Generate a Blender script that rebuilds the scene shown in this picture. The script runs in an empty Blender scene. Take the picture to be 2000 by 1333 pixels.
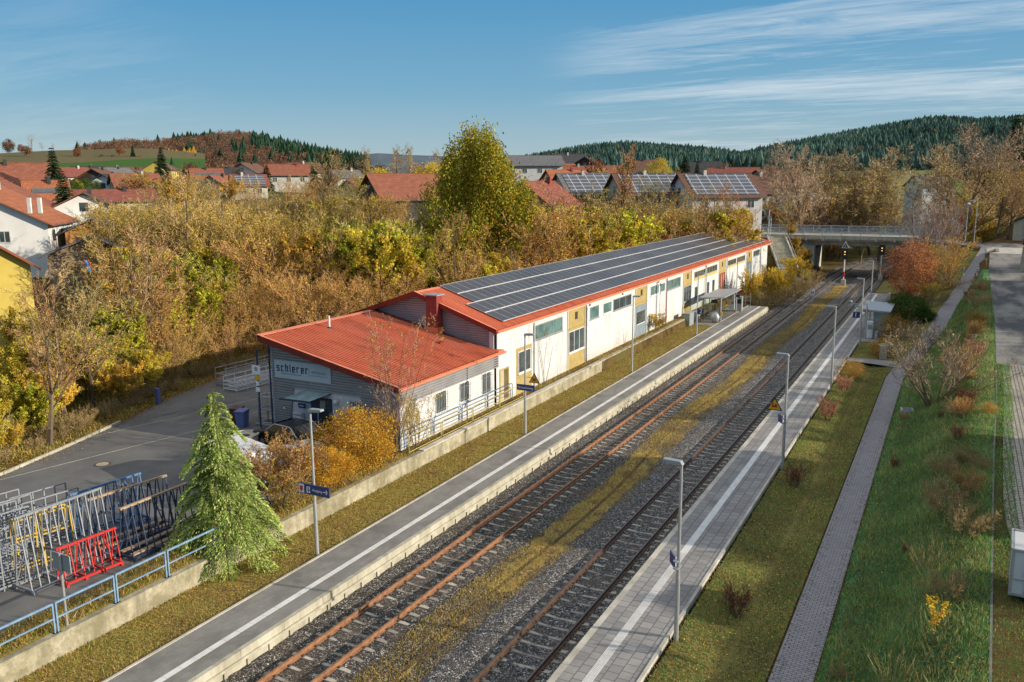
import bpy, math, random
import numpy as np
from mathutils import Vector, Matrix
from math import radians, sin, cos, pi, hypot, atan2

SC = bpy.context.scene
COL = SC.collection
random.seed(7)

# ------------------------------------------------------------------ camera
CAM = np.array([0.0, 0.0, 15.2])
F_PX, PITCH, YAW, ROLL = 1656.35, radians(10.5309), radians(27.5537), radians(0.3018)
_F = np.array([-sin(YAW)*cos(PITCH), cos(YAW)*cos(PITCH), -sin(PITCH)])
_R0 = np.array([cos(YAW), sin(YAW), 0.0])
_D0 = np.cross(_F, _R0)
_R = cos(ROLL)*_R0 + sin(ROLL)*_D0
_D = -sin(ROLL)*_R0 + cos(ROLL)*_D0

def ray(px, py):
    return _F*F_PX + _R*(px-1000) + _D*(py-666.5)

def at_depth(px, py, d):
    return CAM + ray(px, py)/F_PX*d

def at_z(px, py, z):
    r = ray(px, py)
    return CAM + r*((z-CAM[2])/r[2])

def ppos(p):
    v = np.array(p)-CAM
    z = v@_F
    return 1000+F_PX*(v@_R)/z, 666.5+F_PX*(v@_D)/z, z

def make_camera():
    cd = bpy.data.cameras.new('camera')
    cd.sensor_width = 36.0
    cd.lens = F_PX/2000*36.0
    cd.clip_start = 0.3
    cd.clip_end = 12000
    co = bpy.data.objects.new('camera', cd)
    COL.objects.link(co)
    m = Matrix(((_R[0], -_D[0], -_F[0], CAM[0]), (_R[1], -_D[1], -_F[1], CAM[1]), (_R[2], -_D[2], -_F[2], CAM[2]), (0, 0, 0, 1)))
    co.matrix_world = m
    SC.camera = co

# ------------------------------------------------------------------ materials
MATS = {}
class NT:
    def __init__(s, m):
        s.t = m.node_tree; s.t.nodes.clear()
        s.out = s.n('ShaderNodeOutputMaterial')
    def n(s, ty, **kw):
        nd = s.t.nodes.new(ty)
        for k, v in kw.items():
            if k.startswith('i_'):
                key = k[2:].replace('_', ' ')
                nd.inputs[key].default_value = v
            else:
                setattr(nd, k, v)
        return nd
    def l(s, a, b): s.t.links.new(a, b)
    def ramp(s, fac, stops):
        r = s.n('ShaderNodeValToRGB')
        el = r.color_ramp.elements
        el[0].position, el[0].color = stops[0][0], (*stops[0][1], 1)
        el[1].position, el[1].color = stops[-1][0], (*stops[-1][1], 1)
        for p, c in stops[1:-1]:
            e = el.new(p); e.color = (*c, 1)
        s.l(fac, r.inputs[0]); return r.outputs[0]
    def mix(s, fac, a, b, bt='MIX'):
        m = s.n('ShaderNodeMix', data_type='RGBA', blend_type=bt)
        for sock, v in ((m.inputs[0], fac), (m.inputs[6], a), (m.inputs[7], b)):
            if isinstance(v, (int, float)): sock.default_value = v
            elif isinstance(v, tuple): sock.default_value = (*v, 1)
            else: s.l(v, sock)
        return m.outputs[2]
    def coord(s, kind='Object', scale=(1, 1, 1)):
        tc = s.n('ShaderNodeTexCoord'); mp = s.n('ShaderNodeMapping')
        mp.inputs['Scale'].default_value = scale
        s.l(tc.outputs[kind], mp.inputs[0]); return mp.outputs[0]
    def noise(s, vec, scale, detail=4, rough=.6):
        nn = s.n('ShaderNodeTexNoise'); nn.inputs['Scale'].default_value = scale
        nn.inputs['Detail'].default_value = detail; nn.inputs['Roughness'].default_value = rough
        s.l(vec, nn.inputs['Vector']); return nn.outputs[0]
    def bump(s, h, strength=.3, dist=.02):
        b = s.n('ShaderNodeBump'); b.inputs['Strength'].default_value = strength
        b.inputs['Distance'].default_value = dist; s.l(h, b.inputs['Height']); return b.outputs[0]
    def bsdf(s, col, rough=.8, metal=0, normal=None, spec=.3):
        b = s.n('ShaderNodeBsdfPrincipled')
        if isinstance(col, tuple): b.inputs['Base Color'].default_value = (*col, 1)
        else: s.l(col, b.inputs['Base Color'])
        if isinstance(rough, (int, float)): b.inputs['Roughness'].default_value = rough
        else: s.l(rough, b.inputs['Roughness'])
        b.inputs['Metallic'].default_value = metal
        b.inputs['Specular IOR Level'].default_value = spec
        if normal is not None: s.l(normal, b.inputs['Normal'])
        s.l(b.outputs[0], s.out.inputs[0]); return b

def newmat(name):
    m = bpy.data.materials.new(name); m.use_nodes = True
    MATS[name] = m
    return m, NT(m)

def mat(name, c1, c2=None, scale=3, rough=.8, metal=0, bump=0, bscale=30, stretch=(1, 1, 1), detail=5, spec=.3, lo=.35, hi=.65, bdist=.02):
    m, t = newmat(name)
    if c2 is None:
        c2 = tuple(x*.75 for x in c1)
    v = t.coord('Object', stretch)
    n = t.noise(v, scale, detail)
    c = t.ramp(n, [(lo, c1), (hi, c2)])
    nm = None
    if bump:
        nm = t.bump(t.noise(v, bscale, 3), bump, bdist)
    t.bsdf(c, rough, metal, nm, spec)
    return m

def leafmat(name, trans=.42, rough=.7):
    m, t = newmat(name)
    a = t.n('ShaderNodeAttribute', attribute_name='Col')
    oi = t.n('ShaderNodeObjectInfo')
    mr = t.n('ShaderNodeMapRange'); mr.inputs[3].default_value = .78; mr.inputs[4].default_value = 1.2
    t.l(oi.outputs['Random'], mr.inputs[0])
    c = t.mix(1.0, a.outputs[0], mr.outputs[0], 'MULTIPLY')
    d = t.n('ShaderNodeBsdfDiffuse'); t.l(c, d.inputs[0])
    tr = t.n('ShaderNodeBsdfTranslucent'); t.l(c, tr.inputs[0])
    mx = t.n('ShaderNodeMixShader'); mx.inputs[0].default_value = trans
    t.l(d.outputs[0], mx.inputs[1]); t.l(tr.outputs[0], mx.inputs[2]); t.l(mx.outputs[0], t.out.inputs[0])
    return m

# ------------------------------------------------------------------ mesh building
class MB:
    def __init__(s): s.v = []; s.f = []; s.mi = []; s.cur = 0
    def add(s, vs, fs):
        o = len(s.v); s.v += [tuple(map(float, p)) for p in vs]
        for f in fs:
            s.f.append(tuple(i+o for i in f)); s.mi.append(s.cur)
    def quad(s, a, b, c, d): s.add([a, b, c, d], [(0, 1, 2, 3)])
    def poly(s, pts): s.add(pts, [tuple(range(len(pts)))])
    def box(s, x0, x1, y0, y1, z0, z1):
        v = [(x, y, z) for z in (z0, z1) for y in (y0, y1) for x in (x0, x1)]
        s.add(v, [(0, 2, 3, 1), (4, 5, 7, 6), (0, 1, 5, 4), (2, 6, 7, 3), (0, 4, 6, 2), (1, 3, 7, 5)])
    def bx(s, c, size, rz=0, rx=0, ry=0):
        M = Matrix.Translation(c) @ Matrix.Rotation(rz, 4, 'Z') @ Matrix.Rotation(ry, 4, 'Y') @ Matrix.Rotation(rx, 4, 'X')
        v = [M @ Vector((x*size[0]/2, y*size[1]/2, z*size[2]/2)) for z in (-1, 1) for y in (-1, 1) for x in (-1, 1)]
        s.add(v, [(0, 2, 3, 1), (4, 5, 7, 6), (0, 1, 5, 4), (2, 6, 7, 3), (0, 4, 6, 2), (1, 3, 7, 5)])
    def bar(s, p0, p1, w, h=None):
        h = h or w
        p0 = Vector(p0); p1 = Vector(p1); d = (p1-p0).normalized()
        up = Vector((0, 0, 1)) if abs(d.z) < .95 else Vector((0, 1, 0))
        a = d.cross(up).normalized()*w/2; b = a.cross(d).normalized()*h/2
        v = [p+q for p in (p0, p1) for q in (-a-b, a-b, a+b, -a+b)]
        s.add(v, [(0, 3, 2, 1), (4, 5, 6, 7), (0, 1, 5, 4), (1, 2, 6, 5), (2, 3, 7, 6), (3, 0, 4, 7)])
    def tube(s, p0, p1, r0, r1=None, n=8, cap=True):
        r1 = r0 if r1 is None else r1
        p0 = Vector(p0); p1 = Vector(p1); d = (p1-p0).normalized()
        up = Vector((0, 0, 1)) if abs(d.z) < .95 else Vector((0, 1, 0))
        a = d.cross(up).normalized(); b = a.cross(d)
        v = []
        for p, r in ((p0, r0), (p1, r1)):
            for i in range(n):
                t = 2*pi*i/n; v.append(p+a*r*cos(t)+b*r*sin(t))
        f = [(i, (i+1) % n, n+(i+1) % n, n+i) for i in range(n)]
        if cap: f += [tuple(range(n))[::-1], tuple(range(n, 2*n))]
        s.add(v, f)
    def path(s, pts, r, n=6):
        for a, b in zip(pts, pts[1:]): s.tube(a, b, r, n=n)
    def lathe(s, prof, c=(0, 0, 0), n=16):
        v = []
        for r, z in prof:
            for i in range(n):
                t = 2*pi*i/n; v.append((c[0]+r*cos(t), c[1]+r*sin(t), c[2]+z))
        f = []
        for k in range(len(prof)-1):
            for i in range(n):
                f.append((k*n+i, k*n+(i+1) % n, (k+1)*n+(i+1) % n, (k+1)*n+i))
        f += [tuple(range(n))[::-1], tuple(range((len(prof)-1)*n, len(prof)*n))]
        s.add(v, f)
    def prism(s, poly, axis, a, b):
        # poly: 2D points; axis 'x','y','z' extruded from a to b
        def P(u, w, t):
            return (t, u, w) if axis == 'x' else ((u, t, w) if axis == 'y' else (u, w, t))
        n = len(poly)
        v = [P(u, w, a) for u, w in poly]+[P(u, w, b) for u, w in poly]
        s.add(v, [tuple(range(n)), tuple(range(n, 2*n))[::-1]]+[(i, n+i, n+(i+1) % n, (i+1) % n) for i in range(n)])
    def done(s, name, mats, parent=None, smooth=False, bevel=0):
        me = bpy.data.meshes.new(name)
        me.from_pydata(s.v, [], s.f)
        if not isinstance(mats, (list, tuple)): mats = [mats]
        for m in mats: me.materials.append(MATS[m] if isinstance(m, str) else m)
        if len(mats) > 1: me.polygons.foreach_set('material_index', s.mi)
        if smooth: me.polygons.foreach_set('use_smooth', [True]*len(me.polygons))
        me.update()
        import bmesh
        bm = bmesh.new(); bm.from_mesh(me); bmesh.ops.recalc_face_normals(bm, faces=bm.faces); bm.to_mesh(me); bm.free()
        o = bpy.data.objects.new(name, me); COL.objects.link(o)
        if parent is not None: o.parent = parent
        if bevel:
            b = o.modifiers.new('bevel', 'BEVEL'); b.width = bevel; b.segments = 2; b.limit_method = 'ANGLE'
        return o

def tag(o, label=None, cat=None, group=None, kind=None):
    if label: o['label'] = label
    if cat: o['category'] = cat
    if group: o['group'] = group
    if kind: o['kind'] = kind
    return o

def thing(name, label, cat, loc=(0, 0, 0), rz=0, group=None):
    o = bpy.data.objects.new(name, None); COL.objects.link(o)
    o.location = tuple(float(x) for x in loc); o.rotation_euler = (0, 0, rz); o.empty_display_size = .3
    return tag(o, label, cat, group)

def struct(name, mb, m, parent=None, smooth=False):
    o = mb.done(name, m, parent, smooth); o['kind'] = 'structure'; return o

def kids(o): return [c for c in bpy.data.objects if c.parent == o]
_CH = {}
def dup(root, loc, rz=None, label=None, group=None, scale=None):
    if root.name not in _CH:
        _CH[root.name] = [(c, kids(c)) for c in kids(root)]
    r = root.copy(); COL.objects.link(r); r.location = tuple(float(x) for x in loc)
    if rz is not None: r.rotation_euler = (0, 0, rz)
    if scale is not None: r.scale = scale if isinstance(scale, tuple) else (scale,)*3
    if label: r['label'] = label
    if group: r['group'] = group
    for c, gs in _CH[root.name]:
        c2 = c.copy(); COL.objects.link(c2); c2.parent = r
        for g in gs:
            g2 = g.copy(); COL.objects.link(g2); g2.parent = c2
    return r

def text_mesh(s, size, loc, rot, m, parent, extr=.004, align='CENTER', sx=1):
    name = 'lettering'; cu = bpy.data.curves.new(name, 'FONT'); cu.body = s; cu.size = size; cu.extrude = extr
    cu.align_x = align; cu.align_y = 'CENTER'
    tmp = bpy.data.objects.new('tmp_text', cu); COL.objects.link(tmp)
    dg = bpy.context.evaluated_depsgraph_get()
    me = bpy.data.meshes.new_from_object(tmp.evaluated_get(dg))
    bpy.data.objects.remove(tmp)
    me.name = name; me.materials.clear(); me.materials.append(MATS[m])
    o = bpy.data.objects.new(name, me); COL.objects.link(o)
    o.location = loc; o.rotation_euler = rot; o.scale = (sx, 1, 1)
    if parent is not None: o.parent = parent
    return o

def smooth01(t):
    t = 0 if t < 0 else (1 if t > 1 else t)
    return t*t*(3-2*t)
def interp(x, xs, ys):
    if x <= xs[0]: return ys[0]
    for i in range(1, len(xs)):
        if x <= xs[i]:
            return ys[i-1]+(ys[i]-ys[i-1])*(x-xs[i-1])/(xs[i]-xs[i-1])
    return ys[-1]
# ------------------------------------------------------------------ material library
mat('concrete', (.56, .53, .46), (.36, .34, .28), 1.2, .9, bump=.4, bscale=12)
mat('concrete_light', (.50, .48, .39), (.32, .30, .23), 2.0, .9, bump=.3, bscale=10, stretch=(1, 1, .35))
mat('concrete_dark', (.20, .20, .19), (.13, .13, .12), 1.5, .9, bump=.3)
mat('asphalt', (.165, .163, .16), (.12, .12, .122), .5, .9, bump=.3, bscale=60, spec=.2)
mat('asphalt_old', (.085, .085, .088), (.24, .23, .21), .28, .85, bump=.4, bscale=50, stretch=(1.6, .5, 1), lo=.42, hi=.60)
mat('galv', (.50, .52, .53), (.40, .42, .44), 3, .45, .6)
mat('galv_rack', (.36, .39, .43), (.27, .30, .34), 3, .45, .5)
mat('galv_dark', (.16, .17, .19), (.10, .11, .13), 3, .5, .5)
mat('white_paint', (.72, .72, .70), (.6, .6, .58), 2, .5)
mat('panel_frame', (.55, .55, .56), (.48, .48, .48), 3, .4)
mat('white_metal', (.70, .72, .74), (.6, .62, .64), 3, .4)
mat('grey_frame', (.35, .37, .40), (.28, .30, .33), 4, .5)
mat('blue_steel', (.10, .22, .42), (.07, .15, .30), 3, .5)
mat('pale_blue_steel', (.21, .335, .47), (.15, .25, .37), 3, .5)
mat('navy_steel', (.035, .06, .13), (.03, .045, .09), 3, .45)
mat('red_steel', (.55, .035, .03), (.4, .03, .03), 3, .5)
mat('yellow_steel', (.60, .42, .05), (.45, .30, .05), 3, .5)
mat('yellow_rail', (.58, .46, .12), (.45, .36, .12), 3, .5)
mat('wood_beam', (.45, .33, .22), (.30, .22, .15), 5, .8, stretch=(1, 5, 5))
mat('wood_old', (.32, .24, .16), (.20, .14, .09), 4, .85)
mat('rust_rail', (.58, .23, .08), (.38, .14, .055), 6, .65, .2, bump=.3)
mat('bridge_rail', (.42, .50, .58), (.32, .40, .48), 3, .5)
mat('dark_rail', (.20, .12, .075), (.10, .065, .05), 6, .5, .5)
mat('steel_rail', (.25, .23, .22), (.15, .13, .12), 6, .3, .9)
mat('db_blue', (.055, .065, .22), (.045, .055, .18), 3, .45)
mat('black_plastic', (.02, .02, .022), (.03, .03, .03), 3, .5)
mat('black_paint', (.012, .012, .014), None, 3, .25, spec=.6)
mat('sign_white', (.78, .78, .78), (.72, .72, .72), 3, .5)
mat('sign_grey', (.30, .34, .35), (.26, .30, .31), 3, .4)
mat('sign_yellow', (.75, .45, .02), (.65, .38, .02), 3, .5)
mat('sign_red', (.60, .02, .02), (.5, .02, .02), 3, .5)
mat('sign_orange', (.80, .25, .02), None, 3, .5)
mat('sign_board', (.44, .52, .56), (.40, .48, .52), 1.0, .5)
mat('letter_blue', (.035, .055, .16), None, 3, .5)
mat('letter_grey', (.25, .30, .36), None, 3, .5)
mat('brick_red', (.30, .06, .05), (.2, .04, .035), 8, .9)
mat('plaster_ochre', (.42, .33, .13), (.33, .255, .10), 2.5, .9, bump=.2)
mat('plaster_yellow', (.56, .44, .10), (.50, .39, .09), 1, .9)
mat('plaster_cream', (.50, .45, .32), (.42, .37, .27), 1, .9)
mat('plaster_orange', (.60, .30, .10), (.5, .24, .08), 1, .9)
mat('plaster_white', (.54, .53, .49), (.46, .445, .41), .7, .9)
mat('plaster_snow', (.78, .78, .76), (.70, .70, .68), .7, .9)
mat('plaster_grey', (.42, .42, .40), (.34, .34, .32), .7, .9)
mat('plaster_bright', (.56, .575, .59), (.50, .515, .53), 1, .8)
def m_redsheet():
    m, t = newmat('red_sheet')
    n = t.noise(t.coord('Object', (.25, 1.2, 1)), 1.3, 6, .7); n2 = t.noise(t.coord('Object'), .45, 4, .6); n3 = t.noise(t.coord('Object'), 6, 5, .75)
    c = t.ramp(n, [(.35, (.72, .20, .09)), (.52, (.62, .16, .075)), (.68, (.44, .11, .06))])
    c = t.mix(t.ramp(n2, [(.45, (0, 0, 0)), (.7, (.45, .45, .45))]), c, (.62, .22, .13))
    c = t.mix(t.ramp(n3, [(.62, (0, 0, 0)), (.74, (.6, .6, .6))]), c, (.22, .08, .05))
    t.bsdf(c, t.ramp(n2, [(.3, (.45, .45, .45)), (.7, (.75, .75, .75))]), 0, None, .35)
    m, t = newmat('sleeper_concrete')
    oi = t.n('ShaderNodeObjectInfo'); mr = t.n('ShaderNodeMapRange'); mr.inputs[3].default_value = .6; mr.inputs[4].default_value = 1.15; t.l(oi.outputs['Random'], mr.inputs[0])
    n = t.noise(t.coord('Object'), 4, 5, .7)
    c = t.ramp(n, [(.35, (.46, .43, .37)), (.55, (.34, .31, .26)), (.7, (.17, .14, .11))])
    t.bsdf(t.mix(1.0, c, mr.outputs[0], 'MULTIPLY'), .9)
m_redsheet()
mat('red_trim', (.72, .25, .14), (.62, .19, .10), 1.5, .5, spec=.4)
mat('red_fascia', (.22, .030, .022), (.17, .022, .018), 1.5, .5)
mat('grey_sheet', (.34, .345, .36), (.27, .275, .29), .9, .5, .3)
mat('brown_wood', (.07, .045, .035), (.045, .03, .025), 3, .8, stretch=(6, 6, .6))
mat('dark_wood', (.09, .085, .08), (.04, .038, .036), 5, .85, stretch=(5, 5, .5))
mat('wood_plank', (.40, .30, .17), (.20, .14, .08), 5, .85, stretch=(4, 4, .4))
mat('door_blue', (.24, .30, .34), (.18, .23, .27), 2, .6)
mat('door_brown', (.16, .12, .05), None, 2, .6)
mat('door_red', (.28, .07, .045), None, 2, .6)
mat('bin_blue', (.13, .16, .36), (.11, .14, .32), 2, .5)
mat('bin_brown', (.12, .05, .03), None, 2, .5)
mat('tyre', (.02, .02, .02), None, 3, .9)
mat('dirt', (.12, .08, .05), (.07, .05, .03), 1.5, 1, bump=.6, bscale=8)
mat('lamp_lens', (.75, .72, .60), None, 3, .3)
mat('bark', (.16, .13, .10), (.08, .065, .05), 6, .9, bump=.5, bscale=20, stretch=(1, 1, .3))
mat('bark_pale', (.42, .38, .33), (.22, .19, .16), 6, .9)
mat('bark_green', (.20, .19, .10), (.12, .11, .06), 6, .9)
mat('manhole', (.42, .36, .27), (.3, .26, .2), 3, .9)
mat('iron', (.10, .07, .06), None, 3, .7)
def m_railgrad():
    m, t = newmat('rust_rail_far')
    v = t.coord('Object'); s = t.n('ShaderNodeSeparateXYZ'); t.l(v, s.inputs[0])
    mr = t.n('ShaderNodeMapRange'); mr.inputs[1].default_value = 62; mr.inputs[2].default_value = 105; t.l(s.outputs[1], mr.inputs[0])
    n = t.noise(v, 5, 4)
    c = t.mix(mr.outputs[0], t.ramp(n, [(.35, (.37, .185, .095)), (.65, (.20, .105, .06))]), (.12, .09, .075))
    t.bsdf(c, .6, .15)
    m, t = newmat('wall_weathered')
    v = t.coord('Object')
    st = t.noise(t.coord('Object', (1, .8, .12)), 1.6, 6, .75); n = t.noise(v, 1.1, 6, .7); n2 = t.noise(v, 9, 4, .7)
    c = t.ramp(st, [(.36, (.50, .46, .35)), (.52, (.40, .37, .27)), (.68, (.22, .20, .14))])
    c = t.mix(t.ramp(n, [(.42, (0, 0, 0)), (.62, (.85, .85, .85))]), c, (.20, .18, .11))
    c = t.mix(t.ramp(n2, [(.5, (0, 0, 0)), (.7, (.5, .5, .5))]), c, (.16, .14, .09))
    t.bsdf(c, .95, 0, t.bump(n2, .6, .03))
m_railgrad()
leafmat('leaves'); leafmat('twigs', .0); leafmat('grass_blades', .35)

def glassmat(name, col, rough=.08):
    m, t = newmat(name)
    v = t.coord('Object'); n = t.noise(v, .9, 2)
    c = t.ramp(n, [(.35, col), (.65, tuple(x*1.8+.01 for x in col))])
    t.bsdf(c, rough, 0, None, .8)
glassmat('glass', (.035, .05, .055)); glassmat('glass_teal', (.07, .13, .13), .15); glassmat('car_glass', (.02, .025, .03))
glassmat('glass_pale', (.18, .26, .27), .2)

def m_clear():
    m, t = newmat('clear_glass')
    g = t.n('ShaderNodeBsdfGlossy'); g.inputs['Roughness'].default_value = .05
    tr = t.n('ShaderNodeBsdfTransparent'); tr.inputs[0].default_value = (.78, .86, .84, 1)
    mx = t.n('ShaderNodeMixShader'); mx.inputs[0].default_value = .12
    t.l(tr.outputs[0], mx.inputs[1]); t.l(g.outputs[0], mx.inputs[2]); t.l(mx.outputs[0], t.out.inputs[0])
m_clear()

def m_ballast(name, lo, hi, tint):
    m, t = newmat(name)
    v = t.coord('Object')
    vo = t.n('ShaderNodeTexVoronoi'); vo.inputs['Scale'].default_value = 15; t.l(v, vo.inputs[0])
    vf = t.n('ShaderNodeTexVoronoi', feature='DISTANCE_TO_EDGE'); vf.inputs['Scale'].default_value = 15; t.l(v, vf.inputs[0])
    sep = t.n('ShaderNodeSeparateColor'); t.l(vo.outputs['Color'], sep.inputs[0])
    c = t.ramp(sep.outputs[0], [(.0, lo), (.55, tuple((a+b)*.42 for a, b in zip(lo, hi))), (.9, hi), (1, tuple(min(.7, x*1.6) for x in hi))])
    e = t.ramp(vf.outputs['Distance'], [(0.02, (0.12, .12, .12)), (.22, (1, 1, 1))])
    c = t.mix(1.0, c, e, 'MULTIPLY')
    big = t.noise(v, .6, 4)
    c = t.mix(t.ramp(big, [(.45, (0, 0, 0)), (.7, (.55, .55, .55))]), c, tint)
    t.bsdf(c, .9, 0, t.bump(e, 1.0, .05))
m_ballast('ballast', (.07, .065, .06), (.46, .435, .40), (.17, .12, .08))
m_ballast('ballast_pale', (.10, .098, .096), (.58, .56, .54), (.20, .16, .12))

def m_ground(name, stops, s1=.35, s2=7, bump=.7):
    m, t = newmat(name)
    v = t.coord('Object')
    n1 = t.noise(v, s1, 5, .65); n2 = t.noise(v, s2, 6, .75)
    a = t.n('ShaderNodeMath', operation='ADD'); t.l(n1, a.inputs[0]); t.l(n2, a.inputs[1])
    h = t.n('ShaderNodeMath', operation='MULTIPLY'); t.l(a.outputs[0], h.inputs[0]); h.inputs[1].default_value = .5
    c = t.ramp(h.outputs[0], stops)
    t.bsdf(c, 1, 0, t.bump(n2, bump, .08), .1)
m_ground('grass_dry', [(.36, (.12, .075, .035)), (.46, (.30, .20, .07)), (.54, (.38, .31, .08)), (.64, (.18, .20, .04))])
m_ground('grass_green', [(.36, (.05, .12, .06)), (.47, (.09, .23, .09)), (.56, (.15, .27, .09)), (.66, (.32, .30, .10))])
m_ground('grass_olive', [(.36, (.09, .08, .035)), (.48, (.18, .155, .055)), (.58, (.24, .23, .065)), (.66, (.28, .18, .08))])
m_ground('litter', [(.36, (.05, .03, .015)), (.47, (.13, .075, .03)), (.56, (.22, .13, .045)), (.66, (.16, .14, .04))])
m_ground('moss_track', [(.40, (.08, .068, .058)), (.46, (.20, .14, .08)), (.51, (.42, .31, .11)), (.57, (.36, .31, .09)), (.64, (.15, .11, .075))], 1.0, 8)
m_ground('forest_floor', [(.36, (.03, .03, .015)), (.5, (.06, .05, .025)), (.66, (.08, .06, .03))], .05, 1)

def m_terrain():
    # fields and village green around, brown litter close to the railway
    m, t = newmat('terrain')
    v = t.coord('Object')
    n1 = t.noise(v, .012, 3, .5); n2 = t.noise(v, .5, 6, .7)
    vo = t.n('ShaderNodeTexVoronoi'); vo.inputs['Scale'].default_value = .011
    mp = t.n('ShaderNodeMapping'); mp.inputs['Scale'].default_value = (.9, .45, 1); mp.inputs['Rotation'].default_value = (0, 0, .9)
    t.l(v, mp.inputs[0]); t.l(mp.outputs[0], vo.inputs[0])
    sep = t.n('ShaderNodeSeparateColor'); t.l(vo.outputs['Color'], sep.inputs[0])
    field = t.ramp(sep.outputs[0], [(0, (.05, .13, .02)), (.35, (.08, .17, .03)), (.6, (.14, .13, .06)), (.8, (.20, .13, .08)), (1, (.09, .15, .03))])
    field = t.mix(t.ramp(n2, [(.3, (.0, .0, .0)), (.7, (.4, .4, .4))]), field, (.05, .06, .02))
    near = t.ramp(n2, [(.35, (.05, .035, .015)), (.5, (.12, .08, .03)), (.62, (.10, .10, .03))])
    ln = t.n('ShaderNodeVectorMath', operation='LENGTH'); t.l(v, ln.inputs[0])
    mr = t.n('ShaderNodeMapRange'); mr.inputs[1].default_value = 170; mr.inputs[2].default_value = 300; t.l(ln.outputs['Value'], mr.inputs[0])
    t.bsdf(t.mix(mr.outputs[0], near, field), 1, 0, t.bump(n2, .5, .1), .1)
m_terrain()

def m_pavers(name, c1, c2, cm, bw, bh, mortar=.012, rot=0, off=.5, dirt=.5):
    m, t = newmat(name)
    tc = t.n('ShaderNodeTexCoord'); mp = t.n('ShaderNodeMapping'); mp.inputs['Rotation'].default_value = (0, 0, rot)
    t.l(tc.outputs['Object'], mp.inputs[0])
    b = t.n('ShaderNodeTexBrick'); t.l(mp.outputs[0], b.inputs[0])
    b.inputs['Scale'].default_value = 1; b.inputs['Brick Width'].default_value = bw; b.inputs['Row Height'].default_value = bh
    b.inputs['Mortar Size'].default_value = mortar; b.inputs['Color1'].default_value = (*c1, 1); b.inputs['Color2'].default_value = (*c2, 1)
    b.inputs['Mortar'].default_value = (*cm, 1); b.offset = off; b.inputs['Mortar Smooth'].default_value = .3
    v = t.coord('Object')
    n = t.noise(v, .7, 5, .65)
    c = t.mix(t.ramp(n, [(.42, (0, 0, 0)), (.7, (dirt,)*3)]), b.outputs[0], tuple(x*.45 for x in c1))
    n3 = t.noise(v, 30, 2)
    c = t.mix(t.ramp(n3, [(.4, (0, 0, 0)), (.7, (.35, .35, .35))]), c, tuple(x*.7 for x in c2))
    t.bsdf(c, .85, 0, t.bump(b.outputs['Fac'], -.4, .01), .25)
m_pavers('platform_pavers_left', (.27, .26, .24), (.235, .225, .21), (.17, .165, .15), .4, .2, .005, pi/2, .5, .85)
m_pavers('platform_pavers_right', (.36, .35, .34), (.27, .26, .255), (.09, .085, .08), .42, .40, .016, pi/2, .5, .75)
m_pavers('path_pavers', (.36, .345, .355), (.28, .27, .285), (.085, .08, .08), .24, .12, .014, 0, .5, .3)
m_pavers('road_pavers', (.48, .44, .38), (.38, .35, .30), (.10, .10, .06), .30, .20, .03, pi/2, .5, .5)

def m_plaster_hall():
    m, t = newmat('hall_plaster')
    v = t.coord('Object')
    st = t.noise(t.coord('Object', (1, 1.6, .14)), 1.2, 6, .75)
    n = t.noise(v, 2.2, 5, .7)
    c = t.ramp(st, [(.42, (.58, .61, .64)), (.58, (.53, .54, .54)), (.72, (.36, .34, .29))])
    sp = t.ramp(n, [(.58, (0, 0, 0)), (.75, (.5, .5, .5))])
    se = t.n('ShaderNodeSeparateXYZ'); t.l(v, se.inputs[0]); mz = t.n('ShaderNodeMapRange'); mz.inputs[1].default_value = 1.2; mz.inputs[2].default_value = 2.1; mz.inputs[3].default_value = .7; mz.inputs[4].default_value = 0; t.l(se.outputs[2], mz.inputs[0])
    lo = t.n('ShaderNodeMath', operation='MULTIPLY'); t.l(mz.outputs[0], lo.inputs[0]); t.l(t.ramp(t.noise(v, 3.5, 6, .8), [(.40, (0, 0, 0)), (.6, (1, 1, 1))]), lo.inputs[1])
    c = t.mix(lo.outputs[0], c, (.36, .32, .22))
    c = t.mix(sp, c, (.40, .36, .26))
    t.bsdf(c, .9, 0, t.bump(n, .15, .02))
m_plaster_hall()

def m_tiles(name, c1, c2, band=4.0):
    m, t = newmat(name)
    v = t.coord('Object')
    w = t.n('ShaderNodeTexWave', bands_direction='X'); w.inputs['Scale'].default_value = band*.5; w.inputs['Distortion'].default_value = .3
    t.l(v, w.inputs[0])
    w2 = t.n('ShaderNodeTexWave', bands_direction='Z', wave_profile='SAW'); w2.inputs['Scale'].default_value = .9; t.l(v, w2.inputs[0])
    n = t.noise(v, 1.3, 5, .7)
    c = t.ramp(n, [(.35, c1), (.65, c2)])
    d = t.ramp(w.outputs[0], [(0, (.45, .45, .45)), (.5, (1, 1, 1))])
    c = t.mix(.8, c, d, 'MULTIPLY')
    d2 = t.ramp(w2.outputs[0], [(0, (.6, .6, .6)), (.3, (1, 1, 1))])
    c = t.mix(.5, c, d2, 'MULTIPLY')
    t.bsdf(c, .8, 0, t.bump(w.outputs[0], .6, .04))
m_tiles('tiles_red', (.36, .13, .075), (.24, .085, .055)); m_tiles('tiles_orange', (.46, .165, .075), (.32, .11, .055))
m_tiles('tiles_brown', (.20, .10, .07), (.13, .07, .05)); m_tiles('tiles_dark', (.06, .06, .065), (.04, .04, .045))
m_tiles('tiles_grey', (.20, .20, .21), (.14, .14, .15)); m_tiles('tiles_maroon', (.33, .11, .08), (.22, .07, .05))

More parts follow.
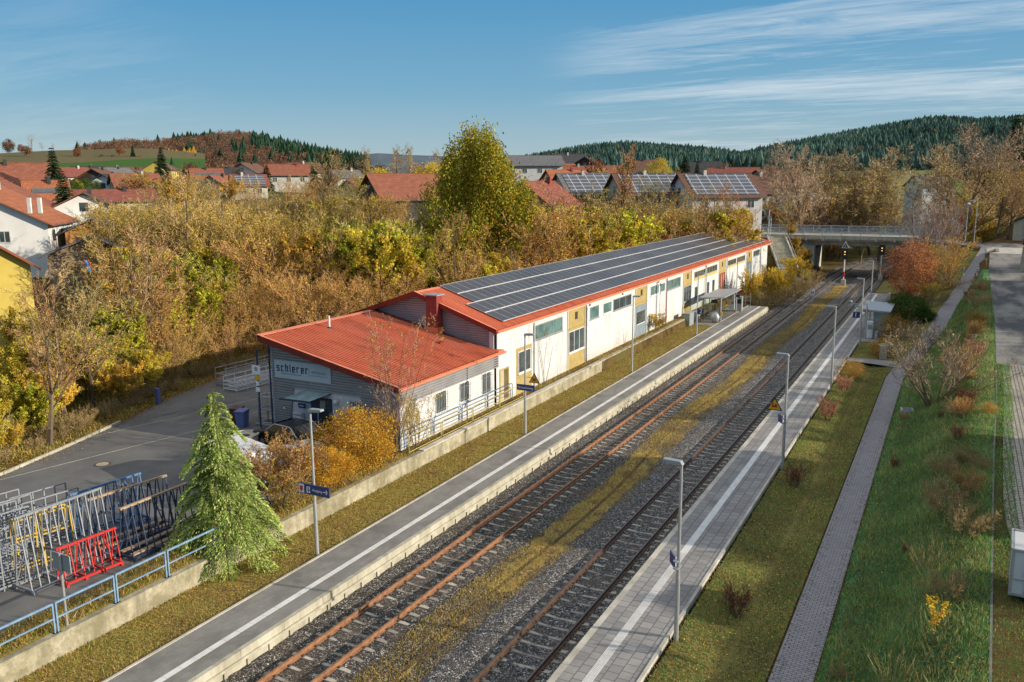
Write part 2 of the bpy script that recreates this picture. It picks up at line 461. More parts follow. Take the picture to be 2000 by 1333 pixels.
def m_solar():
    m, t = newmat('solar_cell')
    v = t.coord('Object')
    n = t.noise(v, .25, 3, .5)
    c = t.ramp(n, [(.35, (.048, .048, .052)), (.65, (.075, .075, .08))])
    t.bsdf(c, .38, 0, None, .45)
    m, t = newmat('solar_far')
    v = t.coord('Object')
    b = t.n('ShaderNodeTexBrick'); t.l(v, b.inputs[0]); b.offset = 0
    b.inputs['Scale'].default_value = 1; b.inputs['Brick Width'].default_value = 1.65; b.inputs['Row Height'].default_value = .95
    b.inputs['Mortar Size'].default_value = .05; b.inputs['Color1'].default_value = (.05, .06, .085, 1); b.inputs['Color2'].default_value = (.065, .075, .10, 1)
    b.inputs['Mortar'].default_value = (.5, .52, .55, 1)
    t.bsdf(b.outputs[0], .35, 0, None, .6)
m_solar()

def m_lockstone():
    m, t = newmat('lettering_white'); t.bsdf((.8, .8, .8), .5)
    m, t = newmat('pictogram_red'); t.bsdf((.6, .03, .08), .5)
    m, t = newmat('signal_lamp')
    b = t.bsdf((.9, .55, .1), .4); b.inputs['Emission Color'].default_value = (1, .6, .15, 1); b.inputs['Emission Strength'].default_value = 1.5
m_lockstone()
# ------------------------------------------------------------------ terrain height
def vill(d):
    return interp(d, [40, 60, 80, 103, 130, 200, 300, 400, 700, 3000], [1.1, 1.8, 3.5, 6, 8.2, 12.0, 17.5, 21, 26, 26])
def curb_x(y):
    return interp(y, [-40, 23.9, 28.3, 34.3, 38.4, 44.7, 50, 60, 150], [-39, -41.1, -42.4, -44.4, -46.1, -47.8, -44, -39.5, -39])
def path_c(y): return interp(y, [-40, 44, 69, 73, 78, 84, 90, 100.6, 114, 121.6, 140.5, 150, 170], [-3.33, -3.33, -3.31, -3.05, -2.41, -1.6, -.9, -.06, 1.25, 1.9, 3.55, 4.4, 6])
def path_z(y): return .48 if y < 78 else interp(y, [78, 100, 121, 146, 160], [.48, 2.0, 3.3, 4.9, 5.3])
def road_x(y): return interp(y, [-40, 24, 45, 56, 84, 120, 140], [1.4, 1.72, 2.4, 2.85, 3.5, 3.85, 4.4])
def road_z(y): return interp(y, [-40, 40, 70, 100, 120, 150], [2.1, 2.2, 2.9, 3.7, 4.3, 5.4])

def stair_fill(x, y):
    ax, ay, az, bx, by, bz = -21.3, 131.5, .9, -26.6, 146.4, 6.3
    dx, dy = bx-ax, by-ay; t = ((x-ax)*dx+(y-ay)*dy)/(dx*dx+dy*dy); t = 0 if t < 0 else (1 if t > 1 else t)
    return az+(bz-az)*t-.45-.75*max(0, hypot(x-ax-dx*t, y-ay-dy*t)-1.3)
def gz(x, y):
    z = gz0(x, y)
    if -32 < x < -17 and 122 < y < 152 and x < -19.6: z = max(z, stair_fill(x, y))
    if x > -6 and 140 < y < 164: z = max(z, interp(x, [-6, 4, 12], [6.15, 5.3, 5.35])-.5*max(0, abs(y-152)-5))
    return z
def gz0(x, y):
    d = hypot(x, y)
    v = vill(d)
    if y > 165:   # valley beyond the bridge, widening
        cxx = -15+max(0, y-165)*.10
        w = abs(x-cxx)
        return -.3+(max(v-2, 1)+.3)*smooth01((w-9)/22)
    if x < -24.2:
        z = 1.22 if x > -25.0 else (1.05 if x < -26.2 else 1.05+.17*(x+26.2)/1.2)
        if y > 135: z = 1.22
        cx_ = curb_x(y)
        if x < cx_:
            z = 1.05+(max(v, 1.1)-1.05)*smooth01((cx_-x)/34)+.35*smooth01((cx_-x)/3)
        # bridge approach
        if y > 125:
            e = 6.2*smooth01(1-(abs(y-152)-5)/11)
            if x > -24.8 and y < 147: e = min(e, 1.2)
            z = max(z, e)
        if y > 104 and x > -25.2: z = interp(y, [104, 108], [1.22, .6]) if y < 140 else z
        return z
    if x < -6.9:
        if -24.2 <= x < -21.4: return .47 if y < 103 else interp(x, [-24.2, -21.4], [.6 if y < 140 else z_left(y), -.25])
        if x < -19.2: return -.38 if y < 103 else -.25
        if x < -9.9: return -.27
        if x < -7.2: return -.38 if y < 122 else interp(x, [-9.9, -7.2], [-.27, .3])
        return .45
    # right-hand side
    pc, pz, rx, rz_ = path_c(y), path_z(y), road_x(y), road_z(y)
    if x < pc-.65:
        if y < 78: return interp(x, [-6.9, -5.4, pc-1.6, pc-.65], [.45, .22, .30, .48])
        return interp(x, [-6.9, pc-.65], [.45, pz])
    if x < pc+.65: return pz
    if x < rx: return pz+(rz_-pz)*smooth01((x-pc-.65)/max(.1, rx-pc-.65-.5))
    z = rz_
    if x > rx+7: z += min((x-rx-7)*.03, 2)
    return z
def z_left(y):
    return 6.2*smooth01(1-(abs(y-152)-5)/11)

def ghit(px, py, dmax=2500):
    r = ray(px, py)/F_PX
    t = 12.0
    while t < dmax:
        p = CAM+r*t
        if p[2] <= gz(p[0], p[1]):
            lo, hi = t-max(.3, t*.01), t
            for _ in range(20):
                mid = (lo+hi)/2; q = CAM+r*mid
                if q[2] <= gz(q[0], q[1]): hi = mid
                else: lo = mid
            return CAM+r*hi
        t += max(.3, t*.01)
    return CAM+r*dmax

def sheet(xs, ys, fz, off=0):
    mb = MB(); nx = len(xs)
    for y in ys:
        for x in xs: mb.v.append((x, y, fz(x, y)+off))
    for j in range(len(ys)-1):
        for i in range(nx-1):
            mb.f.append((j*nx+i, j*nx+i+1, (j+1)*nx+i+1, (j+1)*nx+i)); mb.mi.append(0)
    return mb

def frange(a, b, s):
    n = max(1, int(round((b-a)/s))); return [a+(b-a)*i/n for i in range(n+1)]

def build_ground():
    xs = [-4000, -2500, -1500, -1000, -700, -500, -400, -320]+frange(-270, -54, 6)+frange(-50, -26, 1.5)+[-25.05, -24.95, -24.35, -24.25, -24.15, -23, -21.5, -21.3, -19.3, -19.1, -16, -13, -10, -9.8, -7.25, -7.1, -6.9, -6.4]+frange(-6, 9, .75)+frange(11, 40, 4)+frange(50, 250, 25)+[400, 700, 1200, 2500]
    ys = [-300, -100, -40]+frange(-20, 175, 3)+frange(180, 400, 10)+frange(430, 900, 50)+[1100, 1500, 2200, 3200, 5000]
    m = sheet(xs, ys, gz, -.05)
    struct('ground', m, 'terrain', smooth=False)
    # yard asphalt
    m = MB()
    ys = frange(-10, 52, 2)
    for a, b in zip(ys, ys[1:]):
        m.quad((curb_x(a), a, 1.075), (-24.95 if a < 35 else -34.2, a, 1.075), (-24.95 if b <= 35.01 else -34.2, b, 1.075), (curb_x(b), b, 1.075))
    struct('yard_road', m, 'asphalt')
    m = MB()
    for pts in ([(-43.5, 34.0), (-39.5, 34.6), (-39.2, 38.0), (-42.5, 38.3)], [(-38.6, 37.6), (-34.6, 37.9), (-34.8, 41.0), (-38.3, 41.0)]):
        m.poly([(x, y, 1.083) for x, y in pts])
    struct('asphalt_patch', m, 'asphalt_old')
    m = MB()
    m.bar((-43.2, 29, 1.08), (-40.2, 44, 1.08), .05, .006); m.bar((-41.2, 20, 1.08), (-37.7, 38, 1.08), .04, .006)
    struct('road_joint_line', m, 'concrete_light')
    # sheets of planting ground
    def strip(name, x0, x1, y0, y1, dx, dy, mt, off=.012, fx0=None, fx1=None):
        m = MB(); ys = frange(y0, y1, dy); n = max(2, int(round((x1-x0)/dx)))
        for y in ys:
            a = fx0(y) if fx0 else x0; b = fx1(y) if fx1 else x1
            for i in range(n+1):
                x = a+(b-a)*i/n; m.v.append((x, y, gz(x, y)+off))
        for j in range(len(ys)-1):
            for i in range(n):
                m.f.append((j*(n+1)+i, j*(n+1)+i+1, (j+1)*(n+1)+i+1, (j+1)*(n+1)+i)); m.mi.append(0)
        return struct(name, m, mt)
    strip('grass_strip', -24.14, -21.62, 0, 103, .8, 3, 'grass_dry')
    strip('terrace_ground', -26.2, -24.36, 0, 34.5, .3, 3, 'grass_dry', .05)
    strip('terrace_ground', -25.45, -24.36, 35.2, 134, .3, 3, 'litter')
    strip('verge_ground', -7.15, -3.9, 5, 84, .4, 2, 'grass_olive', .012, None, lambda y: path_c(y)-.68)
    strip('verge_ground', -7.15, -3.9, 84, 145, .6, 2, 'grass_olive', .012, lambda y: -5.0 if y < 122 else -9.5, lambda y: path_c(y)-.68)
    strip('embankment_ground', -2, 2, 5, 121, .45, 2, 'grass_green', .014, lambda y: path_c(y)+.70, lambda y: max(path_c(y)+.75, road_x(y)+.05))
    strip('bank_ground', -60, -42, 5, 130, 1.2, 2, 'litter', .03, lambda y: curb_x(y)-18, lambda y: curb_x(y)+.0)
    # footpath
    m = MB(); ys = frange(5, 150, 1.5)
    for a, b in zip(ys, ys[1:]):
        wa = .6+.14*smooth01((a-76)/14); wb = .6+.14*smooth01((b-76)/14)
        za = max(path_z(a), gz(path_c(a), a))+.03; zb = max(path_z(b), gz(path_c(b), b))+.03
        m.quad((path_c(a)-wa, a, za), (path_c(a)+wa, a, za), (path_c(b)+wb, b, zb), (path_c(b)-wb, b, zb))
    struct('footpath', m, 'path_pavers')
    m = MB()
    for a, b in zip(frange(0, 1, .2), frange(0, 1, .2)[1:]):
        xa, xb = -7.3+3.8*a, -7.3+3.8*b
        f = lambda t: 74.9-.3*t+.0; w = lambda t: .75+.6*t*t
        za, zb = .56-.06*a, .56-.06*b
        m.quad((xa, f(a)-w(a), za), (xb, f(b)-w(b), zb), (xb, f(b)+w(b), zb), (xa, f(a)+w(a), za))
    struct('side_path', m, 'path_pavers')
    # side road on the right
    m = MB(); ys = frange(8, 66, 2)
    for a, b in zip(ys, ys[1:]):
        wa = 1.4*smooth01((38-a)/14); wb = 1.4*smooth01((38-b)/14)
        m.quad((road_x(a)+.4+wa, a, road_z(a)+.03), (road_x(a)+7, a, road_z(a)+.03), (road_x(b)+7, b, road_z(b)+.03), (road_x(b)+.4+wb, b, road_z(b)+.03))
    struct('paved_road', m, 'road_pavers')
    m = MB(); ys = frange(66, 140, 2)
    for a, b in zip(ys, ys[1:]):
        m.quad((road_x(a)+.06, a, road_z(a)+.03), (road_x(a)+7, a, road_z(a)+.03), (road_x(b)+7, b, road_z(b)+.03), (road_x(b)+.06, b, road_z(b)+.03))
    struct('asphalt_road', m, 'asphalt_old')
    m = sheet(frange(-6, 40, 2), frange(147.2, 156.8, 1.2), gz, .05)
    struct('bridge_road', m, 'asphalt_old')
    m = sheet(frange(4.2, 30, 1.5), frange(139, 147.2, 2), gz, .05)
    struct('road_mouth', m, 'concrete')
    m = MB()
    m.poly([(x, y, gz(x, y)+.02) for x, y in [(4, 156.8), (14, 155.8), (14, 170), (4.5, 170)]])
    struct('leaf_covered_ground', m, 'litter')
    # ballast beds
    rnd = random.Random(3)
    def bed(name, xs, zs, y0, y1, dy, mt, cx=lambda y: 0, jit=.02):
        m = MB(); ys = frange(y0, y1, dy); n = len(xs)
        for y in ys:
            for i in range(n):
                j = rnd.uniform(-jit, jit)
                m.v.append((xs[i]+cx(y), y, zs[i]+j))
        for j in range(len(ys)-1):
            for i in range(n-1):
                m.f.append((j*n+i, j*n+i+1, (j+1)*n+i+1, (j+1)*n+i)); m.mi.append(0)
        return struct(name, m, mt)
    XS = [-19.28]+frange(-19.05, -18.3, .25)+frange(-18.0, -16.6, .28)+frange(-16.3, -15.0, .26)+frange(-14.7, -13.9, .26)
    ZS = [interp(x, [-19.28, -18.8, -18.2, -16.7, -16.1, -15.2, -14.6, -13.9], [-.10, -.13, -.20, -.20, -.19, -.24, -.26, -.25]) for x in XS]
    bed('ballast_bed', XS, ZS, 3, 150, .3, 'ballast')
    XS = frange(-13.95, -9.7, .27)
    ZS = [interp(x, [-13.95, -13.3, -12.9, -12.4, -10.7, -10.2, -9.7], [-.24, -.14, -.13, -.2, -.2, -.16, -.2]) for x in XS]
    bed('ballast_bed', XS, ZS, 3, 150, .3, 'ballast_pale')
    # the two tracks bend to the right behind the bridge
    XS = frange(-19.6, -9.2, .7)
    bed('ballast_bed', XS, [-.22]*len(XS), 150, 330, 3, 'ballast', lambda y: bend(y), .03)
    # moss and grass between the tracks
    m = MB(); ys = frange(3, 136, .6)
    for y in ys:
        c = -14.55+.25*sin(y*.21)+.2*sin(y*.07+1); w = .10+.80*smooth01(.5+.5*sin(y*.19+1)+.35*sin(y*.47))+.12*sin(y*.33+2)+.22*sin(y*1.1)*sin(y*.37)+rnd.uniform(-.2, .2)
        m.v += [(c-w, y, -.235), (c-w*.5, y, -.20+rnd.uniform(-.01, .02)), (c-.06, y, -.20), (c, y, -.222), (c+.06, y, -.20), (c+w*.5, y, -.20+rnd.uniform(-.01, .02)), (c+w, y, -.24)]
    for j in range(len(ys)-1):
        for i in range(6):
            m.f.append((j*7+i, j*7+i+1, (j+1)*7+i+1, (j+1)*7+i)); m.mi.append(0)
    struct('mossy_ground', m, 'moss_track')
    # cable trough between the tracks
    m = MB(); ys = frange(4, 134, 1)
    for y in ys:
        c = -14.55+.25*sin(y*.21)+.2*sin(y*.07+1)
        m.v += [(c-.08, y, -.23), (c-.08, y, -.185), (c+.08, y, -.185), (c+.08, y, -.23)]
    for j in range(len(ys)-1):
        for k in range(3): m.f.append((j*4+k, j*4+k+1, (j+1)*4+k+1, (j+1)*4+k)); m.mi.append(0)
    t = m.done('cable_duct', 'dirt'); tag(t, 'narrow concrete cable duct running through the moss between the two tracks', 'cable duct')

def bend(y):
    return 0 if y < 142 else (y-142)**2*.0016
# ------------------------------------------------------------------ railway
def build_tracks():
    def rail(xr, y0, y1, m1, name='rail', parent=None, curved=True):
        m = MB()
        ys = [y0]+frange(150, y1, 6) if y1 > 150 else [y0, y1]
        if y1 > 150: ys = [y0, 142]+frange(145, y1, 6)
        prof = [(-.075, -.17), (.075, -.17), (.075, -.155), (.012, -.135), (.012, -.045), (.037, -.035), (.037, 0), (-.037, 0), (-.037, -.035), (-.012, -.045), (-.012, -.135), (-.075, -.155)]
        n = len(prof)
        for y in ys:
            for u, w in prof: m.v.append((xr+u+bend(y), y, w))
        for j in range(len(ys)-1):
            for i in range(n):
                m.f.append((j*n+i, j*n+(i+1) % n, (j+1)*n+(i+1) % n, (j+1)*n+i)); m.mi.append(0)
        m.f.append(tuple(range(n))); m.mi.append(0); m.f.append(tuple(range((len(ys)-1)*n, len(ys)*n))); m.mi.append(0)
        return m.done(name, m1, parent)
    def top(xr, y0, y1, parent):
        m = MB(); ys = [y0, 142]+frange(145, y1, 6)
        for y in ys: m.v += [(xr-.026+bend(y), y, .003), (xr+.026+bend(y), y, .003)]
        for j in range(len(ys)-1): m.f.append((2*j, 2*j+1, 2*j+3, 2*j+2)); m.mi.append(0)
        return m.done('running_surface', 'steel_rail', parent)
    def sleeper_mesh():
        m = MB()
        xs = [-1.3, -1.05, -.9, -.55, -.25, 0, .25, .55, .9, 1.05, 1.3]
        zt = [-.20, -.165, -.165, -.178, -.195, -.20, -.195, -.178, -.165, -.165, -.20]
        wt = [.07, .085, .085, .07, .06, .055, .06, .07, .085, .085, .07]
        for x, z, w in zip(xs, zt, wt):
            m.v += [(x, -w-.03, -.34), (x, -w, z), (x, w, z), (x, w+.03, -.34)]
        for i in range(len(xs)-1):
            for k in range(4):
                m.f.append((i*4+k, i*4+(k+1) % 4, (i+1)*4+(k+1) % 4, (i+1)*4+k)); m.mi.append(0)
        m.f += [(0, 1, 2, 3), tuple(40+i for i in range(4))]; m.mi += [0, 0]
        for s in (-.75, .75):
            m.cur = 1
            for q in (-.105, .105): m.bx((s+q, 0, -.15), (.07, .10, .05))
        return m
    proto = sleeper_mesh().done('sleeper', ['sleeper_concrete', 'iron'])
    def track(xc, label, m1, m2, ystart, phase):
        t = thing('railway_track', label, 'railway track', (0, 0, 0))
        rail(xc-.75, 4, 330, m1, parent=t); rail(xc+.75, 4, 330, m2, parent=t)
        if m2 != 'rust_rail_far':
            top(xc-.75, 4, 330, t); top(xc+.75, 4, 330, t)
        sp = .663; n = 0; rest = MB(); rest_src = sleeper_mesh()
        y = ystart
        while y < 330:
            ang = -math.atan(.0032*(y-142)) if y > 142 else 0
            if y >= phase and n < 100:
                s = proto.copy(); COL.objects.link(s); s.name = 'sleeper'; s.location = (xc, y, 0); s.parent = t; n += 1
            else:
                ca, sa = cos(ang), sin(ang)
                o = len(rest.v)
                rest.v += [(xc+bend(y)+vx*ca-vy*sa, y+vx*sa+vy*ca, vz) for vx, vy, vz in rest_src.v]
                rest.f += [tuple(i+o for i in f) for f in rest_src.f]; rest.mi += rest_src.mi
            y += sp
        r = rest.done('sleepers', ['sleeper_concrete', 'iron'], t); r['kind'] = 'stuff'
        return t
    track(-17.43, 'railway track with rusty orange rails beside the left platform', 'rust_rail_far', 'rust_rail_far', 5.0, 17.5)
    track(-11.5, 'railway track with dark rails beside the right platform, under the grey slab path', 'dark_rail', 'dark_rail', 5.2, 18.0)
    bpy.data.objects.remove(proto)

def build_platforms():
    # left platform (track 2)
    t = thing('station_platform', 'long left platform with a pale stripe and a light concrete edge wall', 'platform', (-20.4, 50, 0))
    t.location = (0, 0, 0)
    m = MB(); m.box(-21.55, -19.42, 2, 103, .30, .55)
    m.box(-23.6, -21.55, 86.5, 100.5, .30, .55)
    m.done('paving', 'platform_pavers_left', t)
    m = MB()
    for y in frange(2, 103, .6)[:-1]:
        m.box(-20.30, -20.07, y+.004, y+.596, .548, .556)
    m.done('guide_stripe', 'white_paint', t)
    m = MB(); y = 2.0
    while y < 102.9:
        y1 = min(y+2.0, 103)
        m.box(-19.42, -19.24, y+.006, y1-.006, .30, .556)
        y = y1
    m.done('edge_stone', 'concrete_light', t)
    m = MB(); m.box(-19.50, -19.17, 2, 103.02, .20, .297); m.box(-19.50, -19.33, 2, 103, -.40, .20)
    y = 2.3
    while y < 103:
        m.box(-19.33, -19.27, y, y+.14, -.4, .199); y += 1.0
    m.box(-21.55, -19.33, 103.0, 103.15, -.4, .54)
    m.done('edge_wall', 'concrete_light', t)
    m = MB(); m.box(-21.66, -21.56, 2, 103, .35, .575); m.done('kerb', 'concrete', t)
    # right platform (track 1)
    t = thing('station_platform', 'long right platform of grey paving slabs with a pale stripe, beside the grass verge', 'platform', (0, 0, 0))
    m = MB(); m.box(-9.58, -7.40, 2, 122, .30, .55); m.box(-7.40, -5.0, 84, 101, .28, .545)
    m.done('paving', 'platform_pavers_right', t)
    m = MB()
    for y in frange(2, 121, .6)[:-1]:
        if 20 < y < 31 or 60 < y < 64:
            for k in range(7): m.box(-8.86+k*.042, -8.86+k*.042+.026, y+.004, y+.596, .548, .558)
        else: m.box(-8.86, -8.57, y+.004, y+.596, .548, .556)
    m.done('guide_stripe', 'white_paint', t)
    m = MB(); y = 2.0
    while y < 121.9:
        m.box(-9.80, -9.584, y+.006, y+1.994, .30, .556); y += 2
    m.done('edge_stone', 'concrete', t)
    m = MB(); m.box(-9.74, -9.6, 2, 122, -.4, .299); m.done('edge_wall', 'concrete', t)
    m = MB(); m.box(-7.40, -7.29, 2, 74.0, .35, .575); m.box(-7.40, -7.29, 75.7, 84, .35, .575); m.box(-7.40, -7.29, 101, 122, .35, .575); m.done('kerb', 'concrete', t)

def build_lamps():
    def lamp(side):
        t = thing('platform_lamp', 'tall grey lamp post', 'street lamp')
        m = MB(); m.tube((0, 0, -.1), (0, 0, 2.2), .085, .075, 10); m.tube((0, 0, 2.2), (0, 0, 6.02), .062, .045, 10)
        m.done('pole', 'galv', t, smooth=False)
        m = MB(); s = side
        m.prism([(-.06*s, 5.98), (.02*s, 6.10), (.58*s, 6.12), (.62*s, 6.06), (.2*s, 5.99)], 'y', -.11, .11)
        m.done('lamp_head', 'galv', t)
        m = MB(); m.prism([(.22*s, 5.985), (.60*s, 6.045), (.58*s, 6.03), (.22*s, 5.97)], 'y', -.09, .09); m.done('lens', 'lamp_lens', t)
        return t
    pL = lamp(1)
    L = [(24.79, 'lamp post on the left platform carrying the blue exit sign'), (43.52, 'lamp post on the left platform carrying the station name board and warning triangle'),
         (62.29, 'bare lamp post on the left platform in front of the blue-grey shed door'), (81.0, 'lamp post on the left platform carrying the blue number 2 board'),
         (97.6, 'lamp post behind the glass shelter on the left platform'), (126.2, 'lamp post at the far end of the long white shed')]
    for i, (y, lb) in enumerate(L):
        loc = (-21.85 if y < 100 else -25.0, y, .5)
        if i == 0: pL.location = loc; pL['label'] = lb; pL['group'] = 'lamp posts along the platforms'
        else: dup(pL, loc, label=lb, group='lamp posts along the platforms')
    pR = lamp(-1)
    Rr = [(25.05, 'nearest lamp post on the right platform, seen whole in the foreground'), (43.95, 'lamp post on the right platform carrying the yellow warning triangle'),
          (62.75, 'bare lamp post on the right platform beside the reddish round shrubs'), (82.4, 'lamp post in front of the right shelter carrying the number 1 board'),
          (101.5, 'lamp post behind the right shelter'), ]
    for i, (y, lb) in enumerate(Rr):
        loc = (-7.08 if y < 100 else -7.9, y, .5)
        if i == 0: pR.location = loc; pR['label'] = lb; pR['group'] = 'lamp posts along the platforms'
        else: dup(pR, loc, label=lb, group='lamp posts along the platforms')
    # posts on the bridge approaches
    for i, (px, py, pt, lb) in enumerate([(1902, 470, 392, 'tall lamp post where the footpath meets the bridge road'), (1885, 468, 400, 'round-headed lamp post left of the tall one on the bridge road')]):
        q = at_depth(px, py, 150); h = at_depth(px, pt, 150)[2]-q[2]
        t = thing('street_lamp', lb, 'street lamp', (q[0], q[1], q[2]-.4))
        m = MB(); m.tube((0, 0, 0), (0, 0, h+.4), .09, .06); m.done('pole', 'galv', t)
        m = MB()
        if i == 0: m.bx((-.5, 0, h+.4), (1.3, .25, .12))
        else: m.lathe([(.05, h+.2), (.32, h+.45), (.36, h+.62), (.05, h+.75)], n=10)
        m.done('lamp_head', 'white_metal', t)
    q = at_depth(1012, 530, 95)
    t = thing('street_lamp', 'small round-headed lamp showing just above the solar roof, near the big tree', 'street lamp', (q[0], q[1], gz(q[0], q[1])))
    top = at_depth(1012, 505, 95)[2]-gz(q[0], q[1])
    m = MB(); m.tube((0, 0, 0), (0, 0, top-.3), .06); m.done('pole', 'white_metal', t)
    m = MB(); m.lathe([(.05, top-.4), (.30, top-.05), (.33, top), (.05, top+.12)], n=10); m.done('lamp_head', 'white_metal', t)
    for px, pb, pt, d, lb in [(1500, 470, 410, 150, 'slim pale mast left of the bridge railing'), (1466, 450, 415, 150, 'thin mast standing by the houses left of the bridge'), (1504, 470, 414, 151, 'second slim mast with a dark red plate at the bridge head')]:
        a = at_depth(px, pb, d); h = at_depth(px, pt, d)[2]-a[2]
        t = thing('mast', lb, 'mast', (a[0], a[1], a[2]-2))
        m = MB(); m.tube((0, 0, 0), (0, 0, h+2), .1, .07); m.done('pole', 'galv', t)
        m = MB(); m.bx((0, -.12, h+.6 if 'red' not in lb else h+1.7), (.45, .06, .7)); m.done('plate', 'sign_grey' if 'red' not in lb else 'door_red', t)

def build_signs():
    # blue exit sign (way out) on first left lamp
    def board(name, label, cat, c, w, h, m, th=.05, rz=0):
        t = thing(name, label, cat, c, rz)
        b = MB(); b.bx((0, 0, 0), (w, th, h)); b.done('board', m, t)
        return t
    # faces the camera (-Y); long axis along X
    t = board('exit_sign', 'blue way-out sign with a white arrow on the nearest left lamp post', 'sign', (-21.75, 24.68, 3.3), 1.56, .42, 'db_blue')
    m = MB(); m.bx((-.62, -.03, .0), (.27, .012, .36)); m.done('white_panel', 'sign_white', t)
    m = MB(); m.bx((-.62, -.04, .02), (.15, .012, .17)); m.bx((-.62, -.04, -.1), (.08, .012, .05)); m.done('pictogram', 'pictogram_red', t)
    m = MB(); m.bx((-.27, -.03, -.02), (.17, .012, .26)); m.done('pictogram_panel', 'lettering_white', t)
    m = MB(); m.bx((-.27, -.04, -.04), (.045, .012, .16)); m.bx((-.27, -.04, .07), (.05, .012, .05)); m.bx((-.2, -.04, -.02), (.05, .012, .03)); m.done('pictogram', 'db_blue', t)
    text_mesh('Ausgang', .15, (.18, -.034, 0), (pi/2, 0, 0), 'lettering_white', t).name = 'lettering'
    m = MB(); m.bar((.48, -.034, 0), (.70, -.034, 0), .012, .03); m.bar((.70, -.034, 0), (.62, -.034, .09), .012, .03); m.bar((.70, -.034, 0), (.62, -.034, -.09), .012, .03); m.done('arrow', 'lettering_white', t)
    t = board('station_name_sign', 'blue station name board reading Arnschwang on the second left lamp post', 'sign', (-21.75, 43.40, 3.38), 1.15, .36, 'db_blue')
    text_mesh('Arnschwang', .20, (0, -.034, 0), (pi/2, 0, 0), 'lettering_white', t).name = 'lettering'
    def triangle(label, c, s, rz=0, dark=False):
        t = thing('warning_sign', label, 'sign', c, rz)
        m = MB(); m.prism([(-s/2, -s*.43), (s/2, -s*.43), (0, s*.43)], 'y', -.015, .015); m.done('border', 'black_plastic', t)
        m = MB(); k = .80; m.prism([(-s/2*k, -s*.37), (s/2*k, -s*.37), (0, s*.43*.72)], 'y', -.022, -.016); m.done('panel', 'sign_orange' if dark else 'sign_yellow', t)
        m = MB(); m.bx((-.0, -.028, -s*.18), (s*.34, .01, s*.10)); m.bx((-s*.10, -.028, -s*.05), (s*.07, .01, s*.22)); m.bx((s*.08, -.028, -s*.08), (s*.13, .01, s*.14)); m.done('pictogram', 'sign_red', t)
        m = MB(); m.bar((-.1, .02, 0), (-s*.75, .02, 0), .03); m.done('bracket', 'galv', t)
        return t
    triangle('yellow warning triangle beside the station name board', (-21.2, 43.42, 4.02), .72)
    triangle('yellow warning triangle on the second right lamp post', (-7.62, 43.88, 3.95), .80)
    triangle('orange warning triangle on a far lamp post by the glass shelter', (-21.3, 97.5, 3.05), 1.0, dark=True)
    q = at_z(1712, 562, 2.1)
    triangle('small orange warning triangle near the track behind the right shelter', (-8.35, 101.5, 1.2), .8, dark=True)
    board('info_sign', 'small blue and white board on the far lamp post by the glass shelter', 'sign', (-21.75, 97.45, 2.4), .7, .3, 'db_blue')
    t = board('platform_number_sign', 'blue board with a white 2 on the left platform', 'sign', (-21.5, 80.9, 2.85), .62, .58, 'letter_blue')
    text_mesh('2', .58, (.05, -.034, 0), (pi/2, 0, 0), 'lettering_white', t).name = 'numeral'
    t = board('platform_number_sign', 'blue board with a white 1 on the right platform', 'sign', (-7.5, 82.3, 3.25), .6, .56, 'letter_blue')
    text_mesh('1', .56, (-.05, -.034, 0), (pi/2, 0, 0), 'lettering_white', t).name = 'numeral'
    # boards seen edge-on on the right lamps, turned along the platform
    for y, lb in ((25.05, 'blue board seen at a slant on the nearest right lamp post'), (43.95, 'small blue board below the triangle on the second right lamp post')):
        t = thing('platform_sign', lb, 'sign', (-7.2, y, 3.15 if y < 30 else 3.1), radians(-58))
        b = MB(); b.bx((-.28, 0, 0), (.56, .03, .40)); b.done('board', 'db_blue', t)
        b = MB(); b.bx((0, 0, .12), (.16, .05, .03)); b.bx((0, 0, -.12), (.16, .05, .03)); b.tube((.12, 0, .1), (.12, 0, .14), .09, n=10); b.tube((.12, 0, -.14), (.12, 0, -.1), .09, n=10); b.done('clamp', 'galv', t)

